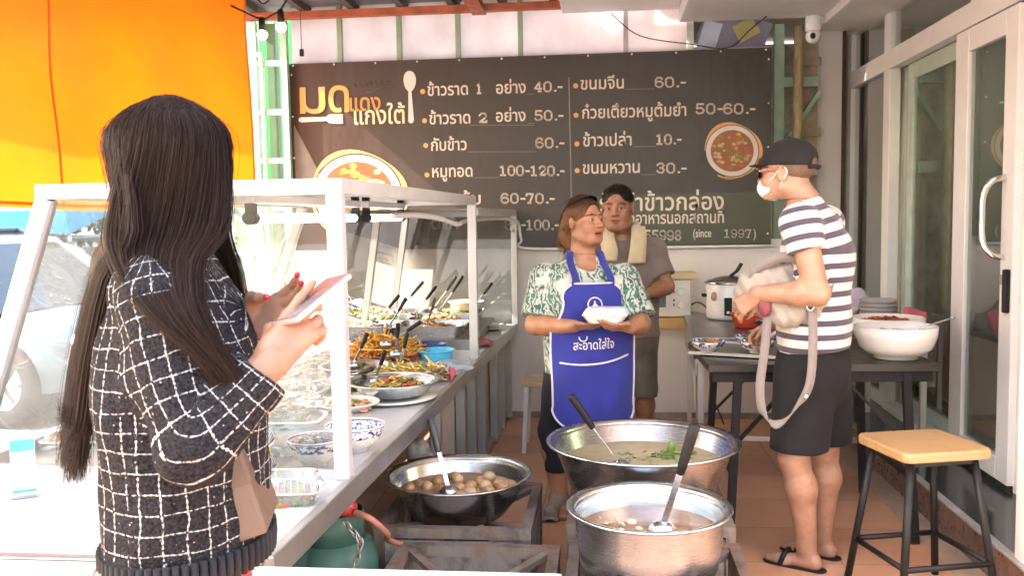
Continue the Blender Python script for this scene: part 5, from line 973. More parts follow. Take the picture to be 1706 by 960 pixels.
for k in range(4): dish_thing('stacked_bowl', ('lowest', 'second lowest', 'second highest', 'topmost')[k] + ' grey bowl of the stack behind the chilli bowl', 'bowl', (1.46, 5.0, TT + .052 + k * .022), ('bowl', mat('grey_melamine', (.30, .28, .29), .35, var=.1), lambda q: rbowl(q, .10, .07)), None, group='grey bowls stacked on the steel table')
dish_thing('white_stack_plate', 'cream plate under the stack of grey bowls', 'plate', (1.46, 5.0, TT + .001), ('plate', M_porc, lambda q: pan(q, .14, .05, .7, .006)), None)
dish_thing('cream_bowl', 'cream bowl left of the grey bowl stack', 'bowl', (1.27, 5.12, TT + .001), ('bowl', mat('cream_glaze', (.64, .55, .42), .2), lambda q: rbowl(q, .12, .13)), None)
t = thing('lilac_cloth', 'lilac cloth draped over the dishes by the glass', 'cloth', (1.47, 5.30, TT + .001)); q = MB(); q.grid(lambda u, v: ((u - .5) * .46, (v - .5) * .3, max(.004, .23 * math.exp(-((u - .38) / .26) ** 2 - ((v - .5) / .42) ** 2) + .012 * math.sin(u * 22 + v * 7) + .01 * math.sin(v * 19))), 40, 26); q.build('cloth', cloth_weave('lilac_weave', (.46, .39, .50)), t)
t = thing('pink_napkin_pack', 'pink napkins propped behind the chilli bowl', 'napkins', (1.62, 4.92, TT + .001), .4); q = MB(); q.box((0, 0, .07), (.13, .03, .14), rot=Matrix.Rotation(.3, 3, 'Y') @ Matrix.Rotation(-.2, 3, 'X'), bev=.004); q.build('napkins', mat('pink_paper', (.58, .12, .16), .8), t)
t = thing('tomato_chillies', 'red chillies lying by the hand on the folding table', 'chillies', (.82, 4.12, TT + .001)); q = MB()
for k in range(7): q.ball((random.uniform(-.04, .04), random.uniform(-.03, .03), .014), (.022, .013, .013), 10, 0, Euler((0, 0, random.uniform(0, 3))).to_matrix())
q.build('chillies', [FM['red']], t)
mt = thing('microwave_table', 'small yellow wooden table on thin white legs against the wall', 'table', (.38, 6.18, 0)); MB().box((0, 0, .745), (.56, .44, .07), bev=.006).build('table_top', M_wood2, mt)
for sx in (-1, 1):
    for sy in (-1, 1): q = MB(); q.tube([(sx * .22, sy * .17, .71), (sx * .26, sy * .20, 0)], .011, 8); q.build('leg', M_frame, mt)
mw = thing('microwave', 'white microwave with two round dials under a wooden board', 'microwave', (.33, 6.16, .782)); MB().box((0, 0, .13), (.46, .34, .25), bev=.008).build('case', mat('microwave_enamel', (.70, .68, .67), .3, var=.03), mw); MB().box((-.06, -.172, .135), (.30, .012, .17), bev=.003).build('door', M_frame, mw); MB().box((-.06, -.180, .135), (.25, .006, .13)).build('window', mat('dark_mesh_glass', (.09, .085, .085), .15), mw)
for z in (.17, .085): q = MB(); q.cyl((.165, -.17, z), (.165, -.192, z), .026, .023, 20); q.box((.165, -.194, z), (.006, .008, .04)); q.build('dial', M_frame, mw)
for z in (.20, .17, .115, .085): MB().box((.118, -.172, z), (.008, .004, .016)).build('mark', M_black, mw)
tag(MB().box((.36, 6.14, 1.056), (.50, .36, .035), bev=.005).build('wooden_board', mat('pale_board', (.60, .50, .30), .5, var=.1)), 'pale yellow wooden board lying on top of the microwave', 'board')
q = MB(); q.tube(spline([(.57, 6.28, .83), (.63, 6.22, .86), (.69, 6.16, .80), (.71, 6.12, .6), (.70, 6.12, .3), (.8, 6.2, .02)], 30), .005, 6); tag(q.build('power_cord', M_black), 'black power cord hanging off the microwave table', 'cord')
sl = thing('white_stool', 'white stool with wooden seat half hidden behind the cook', 'stool', (-.37, 5.6, 0)); MB().box((0, 0, .43), (.3, .3, .03), bev=.006).build('seat', mat('pale_seat', (.55, .46, .30), .5), sl)
for sx in (-1, 1):
    for sy in (-1, 1): MB().bar((sx * .12, sy * .12, .415), (sx * .14, sy * .14, 0), .025, .025).build('leg', M_frame, sl)
bs = thing('wooden_bar_stool', 'square wooden stool on black steel legs by the doorstep', 'stool', (1.17, 3.44, 0), .26); q = MB(); o = rrect(.345, .335, .03, 5); n = len(o); q.add([(x * .985, y * .985, .565) for x, y in o] + [(x, y, .570) for x, y in o] + [(x, y, .592) for x, y in o] + [(x * .975, y * .975, .60) for x, y in o], [(i * n + k, i * n + (k + 1) % n, (i + 1) * n + (k + 1) % n, (i + 1) * n + k) for i in range(3) for k in range(n)] + [list(range(n))[::-1], list(range(3 * n, 4 * n))]); q.build('seat', M_wood, bs)
q = MB(); q.box((0, 0, .552), (.27, .26, .022)); q.build('seat_frame', M_blackmetal, bs)
for sx in (-1, 1):
    for sy in (-1, 1): q = MB(); q.tube([(sx * .125, sy * .12, .56), (sx * .19, sy * .185, 0)], .014, 12); q.build('leg', M_blackmetal, bs)
q = MB(); z = .18; k = .168; 
for a, b in (((-k, -k), (k, -k)), ((k, -k), (k, k)), ((k, k), (-k, k)), ((-k, k), (-k, -k))): q.tube([(a[0], a[1], z), (b[0], b[1], z)], .011, 10)
q.build('foot_rail', M_blackmetal, bs)
# ------------------------------------------------------------------ people
def plaid_mat():
    m, nt, b = base_mat('plaid_knit', (.02, .02, .02), .95, 0, .12)
    uv = N(nt, 'ShaderNodeUVMap'); sx = N(nt, 'ShaderNodeSeparateXYZ'); wob = N(nt, 'ShaderNodeVectorMath', operation='ADD'); nz = noise(nt, coords(nt), 14, 3, .5, 1)
    sc = N(nt, 'ShaderNodeVectorMath', operation='SCALE'); sc.inputs[3].default_value = .016; nt.links.new(nz, sc.inputs[0]); nt.links.new(uv.outputs[0], wob.inputs[0]); nt.links.new(sc.outputs[0], wob.inputs[1]); nt.links.new(wob.outputs[0], sx.inputs[0])
    u, v = sx.outputs[0], sx.outputs[1]
    def ln(a, other, s, w, dash):
        f = mth(nt, 'ABSOLUTE', mth(nt, 'SUBTRACT', mth(nt, 'FRACT', mth(nt, 'ADD', mth(nt, 'DIVIDE', a, s), 50.5)), .5)); d = mth(nt, 'MULTIPLY', f, s)
        wv = mth(nt, 'MULTIPLY_ADD', mth(nt, 'SINE', mth(nt, 'MULTIPLY', other, dash)), w * .35, w * .75); return mth(nt, 'LESS_THAN', d, wv)
    l1 = ln(u, v, .034, .0015, 620); l2 = ln(v, u, .033, .0012, 700)
    tex = noise(nt, coords(nt), 160, 2); brk = mth(nt, 'GREATER_THAN', tex, .43)
    fl = mth(nt, 'MULTIPLY', mth(nt, 'LESS_THAN', voro(nt, uv.outputs[0], 85), .13), mth(nt, 'GREATER_THAN', noise(nt, coords(nt), 40, 2), .55))
    line = mth(nt, 'MAXIMUM', mth(nt, 'MULTIPLY', mth(nt, 'MAXIMUM', l1, l2), brk), mth(nt, 'MULTIPLY', fl, .7))
    dark = ramp(nt, noise(nt, coords(nt), 210, 3), [(.35, (.007, .0065, .008)), (.72, (.038, .034, .038))])
    nt.links.new(mixc(nt, line, dark, (.46, .43, .41)), b.inputs['Base Color'])
    kn = voro(nt, uv.outputs[0], 230); bump(nt, b, mth(nt, 'ADD', mth(nt, 'ADD', kn, mth(nt, 'MULTIPLY', line, .8)), mth(nt, 'MULTIPLY', noise(nt, coords(nt), 60, 3), 1.2)), .55, .004); return m
def hair_mat(name, a, b_, rough=.34, coat=.0):
    m, nt, b = base_mat(name, a, rough); v = coords(nt, 'Object', (60, 60, 3)); nt.links.new(ramp(nt, noise(nt, v, 4, 3), [(.3, a), (.7, b_)]), b.inputs['Base Color'])
    b.inputs['Specular IOR Level'].default_value = .14; bump(nt, b, noise(nt, coords(nt, 'Object', (90, 90, 2)), 5, 3), .25, .003); return m
M_skin_a = skin_mat('light_tan_skin', (.37, .19, .12)); M_skin_b = skin_mat('warm_tan_skin', (.40, .20, .115)); M_skin_c = skin_mat('brown_skin', (.35, .17, .10)); M_skin_d = skin_mat('pale_tan_skin', (.38, .218, .145))
M_hair_b = hair_mat('long_dark_hair', (.020, .0105, .0085), (.040, .020, .015), .42); M_hair_c = hair_mat('black_short_hair', (.010, .009, .009), (.022, .018, .017), .45); M_hair_d = hair_mat('dyed_brown_hair', (.10, .042, .016), (.20, .095, .038), .45)
_nt = M_hair_d.node_tree; _b = _nt.nodes['Principled BSDF']; _l = _b.inputs['Base Color'].links[0].from_socket; _sx = N(_nt, 'ShaderNodeSeparateXYZ'); _nt.links.new(coords(_nt), _sx.inputs[0])
_nt.links.new(mixc(_nt, ramp(_nt, mth(_nt, 'MULTIPLY_ADD', _sx.outputs[2], 8, -11.3), [(.25, (0, 0, 0)), (.85, (.9, .9, .9))]), _l, (.03, .016, .011)), _b.inputs['Base Color'])
def bend(a, b, c):
    a, b, c = (np.array(k, float) for k in (a, b, c)); m = (a + c) / 2; return spline([a, a + (b - a) * .5, b + (m - b) * .20, b + (c - b) * .5, c], 70)
NZ = lambda x, y, z, f, p: np.sin(x * f + p) * np.sin(y * f * 1.13 + 1.7 * p) * np.sin(z * f * .91 + .6 * p)

# ---- customer with the phone
cu = np.array((-.76, 1.48, 0)); pc = thing('person', 'customer with very long dark hair and black white checked knit cardigan using a phone', 'person', tuple(cu))
hc = np.array((-.735, 1.5, 1.538)); Mh = frame((.66, .52, -.45), (.3, .2, 1)); 
rs, re, rw = (-.705, 1.362, 1.318), (-.636, 1.308, 1.105), (-.527, 1.372, 1.232); ls, le, lw = (-.80, 1.605, 1.335), (-.73, 1.63, 1.04), (-.640, 1.525, 1.262)
s = SDF((-.98, 1.18, -.005), (-.42, 1.76, 1.45), .008)
for q in (-1, 1):
    y = 1.48 + q * .085; s.cone((-.77, y, .84), (-.755, y + q * .005, .45), .085, .055, .02); s.cone((-.755, y + q * .005, .45), (-.785, y + q * .005, .07), .052, .036, .02); s.cone((-.79, y, .035), (-.66, y + q * .03, .03), .036, .028, .02)
s.cone((-.735, 1.485, .88), (-.745, 1.49, 1.15), .13, .12, .03, ((1, 0, 0), 1.35)); s.cone((-.755, 1.49, 1.15), (-.758, 1.487, 1.33), .120, .075, .03, ((1, 0, 0), 1.3)); s.cone((-.762, 1.487, 1.34), (-.765, 1.49, 1.46), .055, .05, .03)
s.cone((-.752, 1.42, 1.335), (-.752, 1.56, 1.335), .04, .04, .03)
for a, e, w in ((rs, re, rw), (ls, le, lw)): s.cone(a, e, .048, .042, .02); s.cone(e, w, .04, .028, .02)
s.cut((0, 0, 1.445), (0, 0, 1)); body = s.mesh(1)
a_, e_, w_ = (np.array(k) for k in (rs, re, rw)); h1 = SDF((-.62, 1.28, 1.12), (-.38, 1.60, 1.40), .0026)
h1.cone(e_ + (w_ - e_) * .55, w_, .034, .0265, .01, ((.3, -.8, .2), 1.12)); tr = hand(h1, w_ - np.array((.53, .45, .71)) * .008, (.53, .42, .73), (.10, -.95, .28), (.10, .50, .72, .85), (1.1, .25), .93, 1, .05)
hr = h1.mesh(1)
a_, e_, w_ = (np.array(k) for k in (ls, le, lw)); h2 = SDF((-.72, 1.42, 1.14), (-.44, 1.62, 1.40), .0026)
h2.cone(e_ + (w_ - e_) * .6, w_, .033, .026, .01); tl = hand(h2, w_, (.88, -.12, .36), (.12, .90, -.40), (.25, .28, .30, .34), (1.2, .6), .94, -1, .05); hl = h2.mesh(1)
hd = build_head(hc, Mh, ((-.768, 1.488, 1.44), .052), .004, .885, True, ears=False)
V, F = join([body, hr, hl, hd[:2]]); C = np.ones((len(V), 3)); C[-len(hd[2]):] = hd[2]
raw_obj('body', V, F, M_skin_a, pc, True, col=C, off=cu)
q = MB()
for k in range(4): p, d = tl[k]; a, b, d = basis(d); q.ball(Vector(p) + d * .005 + Vector((.3, -.5, .5)).normalized() * .002, (.0052, .0052, .009), 10, 0, Matrix((a, b, d)).transposed())
p, d = tl[4]; a, b, d = basis(d); q.ball(Vector(p) + d * .002 + Vector((.5, -.8, .2)).normalized() * .0052, (.0058, .0058, .009), 10, 0, Matrix((a, b, d)).transposed()); q.build('nail_polish', mat('raspberry_polish', (.42, .03, .07), .2), pc, off=cu)
# cardigan
s = SDF((-1.02, 1.16, .84), (-.46, 1.80, 1.47), .0055); fx = (1, -.05, 0)
for a, e, w in ((rs, re, rw), (ls, le, lw)):
    a, e, w = np.array(a), np.array(e), np.array(w); c = e + (w - e) * .80; s.cone(a, e, .066, .057, .028); s.cone(e, c, .056, .046, .02); s.cone(c - (c - e) * .1, c, .053, .052, .008)
    n = (w - e) / np.linalg.norm(w - e); s.cut(c + n * .012, n, c - .09, c + .09)
s.cone((-.732, 1.485, .84), (-.733, 1.49, 1.20), .172, .168, .03, (fx, 1.30)); s.cone((-.735, 1.49, 1.20), (-.752, 1.49, 1.36), .164, .084, .05, (fx, 1.32))
s.ell((-.680, 1.455, 1.20), (.075, .12, .095), None, .05); s.cone((-.752, 1.405, 1.35), (-.752, 1.575, 1.35), .052, .052, .04); s.cone((-.758, 1.488, 1.36), (-.758, 1.489, 1.425), .070, .062, .03)
s.folds(lambda x, y, z: .006 * NZ(x, y, z, 26, .4) + .0035 * NZ(x, y, z, 52, 1.9) + .004 * np.sin((z * .8 + x * 1.1) * 70) * np.exp(-((x + .63) ** 2 + (y - 1.31) ** 2 + (z - 1.10) ** 2) / .006))
s.cut((0, 0, .864), (0, 0, -1)); V, F = s.mesh(2)
UV, fc = cloth_uv(V, F, [([(-.752, 1.48, .80), (-.752, 1.485, 1.22), (-.755, 1.485, 1.42)], (0, 1, 0)), (bend(rs, re, rw), (.3, -1, 0)), (bend(ls, le, lw), (.3, 1, 0))], [.16, .072, .072])
raw_obj('cardigan', V, F, plaid_mat(), pc, True, uv=UV, off=cu)
q = MB()
for k in range(64):
    a = 2 * math.pi * k / 64; q.tube([(-.732 + .134 * math.cos(a), 1.485 + .174 * math.sin(a), .862), (-.732 + .136 * math.cos(a), 1.485 + .176 * math.sin(a), .885), (-.732 + .135 * math.cos(a), 1.485 + .175 * math.sin(a), .908)], .0065, 6)
q.build('ribbed_hem', cloth_weave('black_rib_knit', (.022, .020, .024), .3), pc, off=cu)
q = MB(); q.lathe([(.118, .90), (.150, .86), (.165, .70), (.172, .48), (.166, .48), (.14, .86)], (-.765, 1.485, 0), 40, 0, .82, 1.0); q.build('skirt', cloth_weave('red_skirt_cloth', (.52, .02, .03), .1), pc, off=cu)
br = MB(); ax = Vector(lw) - Vector(le); a, b, d = basis(ax); ctr = Vector(lw) - d * .012; br.tube([ctr + (a * math.cos(t) + b * math.sin(t)) * .034 for t in [k * .262 for k in range(25)]], .007, 8); br.build('bracelet', mat('dark_amber_bracelet', (.05, .02, .015), .08), pc, off=cu)
# long hair: solid core and strands
s = SDF((-1.0, 1.2, .98), (-.5, 1.66, 1.70), .006); s.ell(hc + (-.014, .003, .017), (.093, .084, .106), None, 0); s.ell(hc + (-.028, .004, -.07), (.078, .078, .12), None, .03)
s.cone((-.80, 1.49, 1.47), (-.855, 1.495, 1.36), .060, .046, .03, ((1, 0, .3), 2.0)); s.cone((-.855, 1.495, 1.36), (-.900, 1.485, 1.18), .046, .038, .03, ((1, 0, .3), 2.1)); s.cone((-.900, 1.485, 1.18), (-.915, 1.48, 1.10), .036, .018, .03, ((1, 0, .2), 2.4))
V, F = s.mesh(2); raw_obj('hair_core', V, F, M_hair_b, pc, True, off=cu)
def head_pt(th, el, k=1.0): return hc + np.array((-.012, 0, .018)) + np.array((.104 * math.cos(el) * math.cos(th), -.088 * math.cos(el) * math.sin(th), .113 * math.sin(el))) * k
paths, ws = [], []
for i in range(9800):
    loose = random.random() < .055; d = random.choices((random.uniform(4, 108), random.uniform(108, 255), random.uniform(255, 350)), (.45, .45, .10))[0]; th = math.radians(d); k = random.uniform(.965, 1.018) + (.02 if loose else 0)
    off = np.array((random.gauss(0, 1), random.gauss(0, 1), 0)) * (.011 if loose else .0035)
    top = head_pt(th, math.radians(random.uniform(70, 88)), k); top[0] += random.uniform(-.035, .045); dx_, dy_ = (top[0] - hc[0] + .012) / .104, (top[1] - hc[1]) / .088; top[2] = hc[2] + .018 + .113 * k * math.sqrt(max(.05, 1 - dx_ * dx_ - dy_ * dy_))
    P_ = [top, head_pt(th, .80, k), head_pt(th, .25, k)]
    if d < 108:
        t = (d - 4) / 104; xs = lambda a, b: a + (b - a) * t; dep = random.uniform(0, .022)
        P_ += [np.array((xs(-.630, -.81), xs(1.448, 1.398) + dep, 1.452)), np.array((xs(-.642, -.785), xs(1.378, 1.366) + dep, 1.392)), np.array((xs(-.616, -.690), xs(1.312, 1.280) + dep, 1.318)), np.array((xs(-.580, -.622), xs(1.305, 1.292) + dep, 1.250)), np.array((xs(-.545, -.585), 1.318 + dep, random.uniform(1.155, 1.215)))]
        if d < 13: P_ = P_[:random.choice((4, 5, 5, 6, 8))]
    elif d < 255:
        t = (d - 108) / 147; y = 1.388 + .19 * t; c = 1 - abs(2 * t - 1); zl = random.uniform(1.02, 1.15) - .04 * c * random.random(); bk = .020 * c + random.uniform(-.020, .016); y2 = 1.475 + (y - 1.475) * .8
        pl = lambda x, yy, z: np.array((x + .55 * (1.5 - yy), yy, z))
        P_ += [pl(-.822 - bk * .6, y, 1.44), pl(-.868 - bk * .8, y, 1.36), pl(-.908 - bk * .9, 1.48 + (y - 1.48) * .9, 1.22), pl(-.928 - bk * .9, y2, 1.12), pl(-.942 - bk * .8 + random.gauss(0, .006), y2, zl)]
    else:
        t = (d - 255) / 95; P_ += [np.array((-.80 + .12 * t, 1.575, 1.44)), np.array((-.76 + .09 * t, 1.60, 1.36)), np.array((-.71 + .05 * t, 1.61, 1.25)), np.array((-.68 + .03 * t, 1.60, random.uniform(1.12, 1.2)))]
    n_ = len(P_); P_ = [p + off * min(1, q_ / 3) for q_, p in enumerate(P_)]; paths.append(spline(P_, 22)); ws.append(random.uniform(.0005, .00085) if not loose else .00045)
strands('long_hair', paths, ws, M_hair_b, pc, tuple(cu))
# phone and handbag
ph = thing('smartphone', 'smartphone in a pinkish case held by the customer', 'phone', (-.478, 1.432, 1.322)); a = Vector((.44, .76, .47)).normalized(); n = Vector((-.50, -.44, .82)); n = (n - a * n.dot(a)).normalized(); w = n.cross(a); Mp = Matrix((w, a, n)).transposed()
MB().box((0, 0, 0), (.068, .138, .010), rot=Mp, bev=.004).build('case', mat('pink_beige_case', (.46, .27, .24), .3), ph); q = MB(); q.box(n * .0056, (.062, .131, .0016), 0, rot=Mp); q.build('screen', mat('grey_phone_screen', (.14, .13, .14), .06, var=.05), ph)
hb = thing('handbag', 'small boxy brown handbag with red strap hanging in front of the customer', 'handbag', (-.618, 1.50, .925)); q = MB(); Mb = Euler((0, R_(-16), R_(14))).to_matrix(); q.box(Mb @ Vector((0, 0, .07)), (.062, .17, .15), 0, rot=Mb, bev=.006); q.build('bag_body', mat('tan_leather', (.14, .085, .06), .45, var=.1, vs=20, bm=.2, bs=120), hb)
q = MB(); q.box(Mb @ Vector((.0, 0, .115)), (.068, .174, .062), 0, rot=Mb, bev=.006); q.build('flap', mat('brown_leather_flap', (.12, .07, .05), .45, bm=.2, bs=120), hb); q = MB()
for sgn in (-1, 1): q.bar(Mb @ Vector((-.02, sgn * .085, .15)), (-.035, sgn * .07, .30), .004, .022)
q.bar(Mb @ Vector((-.034, -.088, .15)), Mb @ Vector((-.034, -.088, .0)), .004, .02); q.build('strap', mat('red_leather_strap', (.50, .03, .04), .4), hb)

def stubble(V, F, n, L, lean, w):
    a, b, c = V[F[:, 0]], V[F[:, 1]], V[F[:, 2]]; nm = np.cross(b - a, c - a); ar = np.linalg.norm(nm, axis=1); i = RNG.choice(len(F), n, p=ar / ar.sum()); N_ = nm[i] / ar[i][:, None]
    p = a[i] + (c[i] - a[i]) * RNG.random((n, 1)); d = N_ * .55 + lean + RNG.normal(size=(n, 3)) * .25; l = L * RNG.uniform(.5, 1.2, (n, 1)); return np.stack([p - N_ * .002, p + d * l * .5, p + d * l * .9 + np.array((0, 0, -.1)) * l], 1)
# ---- generic standing figure
def torso_lines(c, W): return c
def figure(root, skin, J, head, feet='shoe', rad=None, h=.0045):
    """one continuous body: legs, trunk, arms, hands and head. J holds the joints"""
    r = dict(th=.078, kn=.055, an=.036, ua=.047, el=.039, wr=.026, hip=.145, ch=.14, sq=1.45, nk=.062); r.update(rad or {}); f = np.array(J['f'], float); f /= np.linalg.norm(f); rt = np.array((f[1], -f[0], 0)); pts = [np.array(v, float) for k, v in J.items() if k not in ('f', 'hands')]
    lo = np.min(pts, 0) - .16; hi = np.max(pts, 0) + .16; lo[2] = -.004; hi[2] = J['neck'][2] + .03; s = SDF(lo, hi, h)
    for q in 'lr':
        H_, K_, A_ = (np.array(J[q + k], float) for k in ('hip', 'knee', 'ank')); s.cone(H_, K_, r['th'], r['kn'], .03)
        m = K_ + (A_ - K_) * .32 - f * .012; s.cone(K_, m, r['kn'] * .94, r['kn'] * 1.02, .03); s.cone(m, A_, r['kn'] * .99, r['an'], .03)
        s.ell(A_ + f * .01 + np.array((0, 0, .01)), (.036, .036, .04), None, .02); s.cone(A_ - f * .03 - np.array((0, 0, A_[2] - .032)), A_ + f * .115 - np.array((0, 0, A_[2] - .022)), .032, .025, .03); s.cone(A_ + f * .09 + rt * .018 - np.array((0, 0, A_[2] - .02)), A_ + f * .15 + rt * .012 - np.array((0, 0, A_[2] - .016)), .022, .016, .02); s.cone(A_ + f * .09 - rt * .015 - np.array((0, 0, A_[2] - .02)), A_ + f * .16 - rt * .008 - np.array((0, 0, A_[2] - .016)), .022, .015, .02)
    pv, chs, nk = (np.array(J[k], float) for k in ('pelvis', 'chest', 'neck')); s.cone(pv, chs, r['hip'], r['ch'], .04, (f, r['sq'])); s.cone(chs, nk - (0, 0, .05), r['ch'] * .95, .07, .04, (f, r['sq'])); s.cone(nk - (0, 0, .06), nk + (0, 0, .05), r['nk'] + .003, r['nk'], .03)
    for q, sg in (('l', -1), ('r', 1)):
        S_, E_, W_ = (np.array(J[q + k], float) for k in ('sh', 'el', 'wr')); s.cone(nk - (0, 0, .04), S_, .048, .052, .04); s.cone(S_, E_, r['ua'], r['el'], .025); m = E_ + (W_ - E_) * .3; s.cone(E_, m, r['el'], r['el'] * 1.03, .02); s.cone(m, W_, r['el'] * 1.0, r['wr'], .02)
        fd, nd, cu_, th_, sd_ = J['hands'][q]; hand(s, W_, fd, nd, cu_, th_, 1.0, sd_, .08)
    s.cut(nk + (0, 0, .011), (0, 0, 1)); b = s.mesh(1); hd = head; V, F = join([b, hd[:2]]); C = np.ones((len(V), 3)); C[-len(hd[2]):] = hd[2]
    return raw_obj('body', V, F, skin, root, True, col=C, off=root.location)
def shoe(A, f, mt, root, name='shoe', sandal=False):
    A = np.array(A, float); f = np.array(f, float); f /= np.linalg.norm(f); g = A.copy(); g[2] = 0; s = SDF(g - .2, g + .26, .005); s.d[:] = .2
    if sandal:
        s.cone(g - f * .045 + (0, 0, .004), g + f * .145 + (0, 0, .004), .036, .040, .02, ((0, 0, 1), 5)); rt = np.array((f[1], -f[0], 0)); V, F = s.mesh(1); o = raw_obj(name, V, F, mt, root, True, off=root.location)
        q = MB(); q.tube([g + f * .10 + rt * .045 + (0, 0, .01), g + f * .085 + rt * .025 + (0, 0, .058), g + f * .085 - rt * .025 + (0, 0, .058), g + f * .10 - rt * .045 + (0, 0, .01)], .011, 8); q.build('strap', mt, o, off=root.location); return o
    s.cone(g - f * .035 + (0, 0, .045), g + f * .15 + (0, 0, .035), .045, .038, .03); s.cone(g + (0, 0, .05), A + (0, 0, .01), .046, .046, .03); s.cone(g - f * .045 + (0, 0, .008), g + f * .165 + (0, 0, .008), .046, .046, .01, ((0, 0, 1), 3)); s.cut((0, 0, .001), (0, 0, -1)); V, F = s.mesh(1); return raw_obj(name, V, F, mt, root, True, off=root.location)

# ---- cook with the blue apron
ck = thing('person', 'cook in green palm print shirt and blue apron holding a white foam box', 'person', (-.10, 4.36, 0)); f0 = np.array((.22, -.975, 0)); f0 /= np.linalg.norm(f0); rt0 = np.array((f0[1], -f0[0], 0))   # right hand side of the cook
Jc = dict(f=f0, pelvis=(-.06, 4.38, .78), chest=(-.085, 4.38, 1.05), neck=(-.085, 4.39, 1.265), rhip=(-.165, 4.39, .72), lhip=(.045, 4.39, .72), rknee=(-.235, 4.37, .41), lknee=(.06, 4.37, .41), rank=(-.218, 4.38, .085), lank=(.06, 4.38, .085),
          rsh=(-.275, 4.40, 1.155), rel=(-.318, 4.31, .935), rwr=(-.125, 4.145, .950), lsh=(.115, 4.36, 1.15), lel=(.185, 4.26, .945), lwr=(.135, 4.09, .950),
          hands=dict(r=((.86, -.45, .05), (-.25, -.25, -.93), (.12, .2, .26, .32), (-.2, -.9), 1), l=((-.75, -.35, .05), (.15, -.35, -.93), (.15, .2, .26, .3), (-.2, -.9), -1)))
Mc = frame((.74, -.66, .06)); hcc = np.array((-.078, 4.36, 1.432)); hdc = build_head(hcc, Mc, ((-.085, 4.388, 1.272), .066), .0028, .95, True, 1.06, mouth=.006)
figure(ck, M_skin_b, Jc, hdc, rad=dict(ua=.056, el=.046, wr=.031, hip=.19, ch=.185, sq=1.25, nk=.066, th=.10, kn=.065, an=.042))
def palm_shirt():
    m, nt, b = base_mat('palm_print_cloth', (.6, .6, .6), .8); v = coords(nt); w = N(nt, 'ShaderNodeTexWave', wave_type='BANDS'); w.inputs['Scale'].default_value = 14; w.inputs['Distortion'].default_value = 12; w.inputs['Detail'].default_value = 2.5; w.inputs['Detail Scale'].default_value = 2.2; nt.links.new(coords(nt, 'Object', (1, 1, .7), (.3, .4, .5)), w.inputs['Vector'])
    blob = ramp(nt, noise(nt, v, 11, 3), [(.40, (0, 0, 0)), (.46, (1, 1, 1))]); fine = ramp(nt, w.outputs['Fac'], [(.38, (0, 0, 0)), (.55, (1, 1, 1))]); g = ramp(nt, noise(nt, v, 18, 2), [(.4, (.018, .085, .070)), (.65, (.075, .20, .165))])
    k = mth(nt, 'MULTIPLY', blob, mth(nt, 'MULTIPLY_ADD', fine, .75, .25)); nt.links.new(mixc(nt, k, (.56, .55, .49), g), b.inputs['Base Color']); bump(nt, b, noise(nt, v, 34, 3), .3, .003); return m
J = {k: np.array(v, float) for k, v in Jc.items() if k not in ('hands',)}
s = SDF((-.52, 4.05, .64), (.40, 4.70, 1.34), .0055); 
for S_, E_ in (('rsh', 'rel'), ('lsh', 'lel')):
    a, e = J[S_], J[E_]; n = (e - a) / np.linalg.norm(e - a); c = a + n * .205; s.cone(a, c + n * .02, .074, .082, .03); s.cut(c, n, c - .11, c + .115)
s.cone((-.055, 4.385, .66), (-.06, 4.385, .85), .222, .215, .04, (f0, 1.22)); s.cone((-.06, 4.385, .85), (-.085, 4.385, 1.06), .215, .20, .04, (f0, 1.22)); s.cone((-.085, 4.385, 1.06), (-.085, 4.392, 1.20), .195, .10, .05, (f0, 1.25)); s.cone(J['rsh'] + (.02, 0, 0), J['lsh'] - (.02, 0, 0), .066, .066, .04)
s.cone(J['neck'] - (0, 0, .06), J['neck'] - (0, 0, .0), .085, .072, .03)
s.ell(J['neck'] + f0 * .085 + (0, 0, -.005), (.06, .05, .075), None, .01, 'sub'); s.folds(lambda x, y, z: .0055 * NZ(x, y, z, 24, 2.4) + .0025 * NZ(x, y, z, 55, .3)); s.cut((0, 0, .70), (0, 0, -1)); s.cut((0, 0, 1.262), (0, 0, 1), (-.2, 4.2, 1.2), (.05, 4.6, 1.35)); V, F = s.mesh(2); raw_obj('shirt', V, F, palm_shirt(), ck, True, off=ck.location)
q = MB(); nk = Vector(J['neck']); F0 = Vector(f0); RT = Vector(rt0)
for sg in (-1, 1):
    A = nk + RT * (sg * .075) + Vector((0, 0, .0)); q.add([A - F0 * .05 + Vector((0, 0, .012)), nk + RT * (sg * .055) + F0 * .075 + Vector((0, 0, -.02)), nk + RT * (sg * .028) + F0 * .125 + Vector((0, 0, -.105)), nk + RT * (sg * .10) + F0 * .115 + Vector((0, 0, -.075)), nk + RT * (sg * .118) + F0 * .0 + Vector((0, 0, -.030))], [(0, 1, 2, 3, 4)], 0)
o = q.build('collar', bpy.data.materials['palm_print_cloth'], ck, off=ck.location); md = o.modifiers.new('thick', 'SOLIDIFY'); md.thickness = .006
s = SDF((-.42, 4.18, .12), (.24, 4.60, .80), .006); s.cone((-.06, 4.385, .74), (-.06, 4.385, .66), .20, .205, .03, (f0, 1.25))
for q_ in 'rl': s.cone(J[q_ + 'hip'], J[q_ + 'knee'], .118, .078, .03); s.cone(J[q_ + 'knee'], J[q_ + 'knee'] + (J[q_ + 'ank'] - J[q_ + 'knee']) * .66, .076, .058, .02)
s.folds(lambda x, y, z: .004 * NZ(x, y, z, 30, 1.1)); s.cut((0, 0, .20), (0, 0, -1)); V, F = s.mesh(1); raw_obj('trousers', V, F, cloth_weave('black_trouser_cloth', (.016, .015, .018), .2), ck, True, off=ck.location)
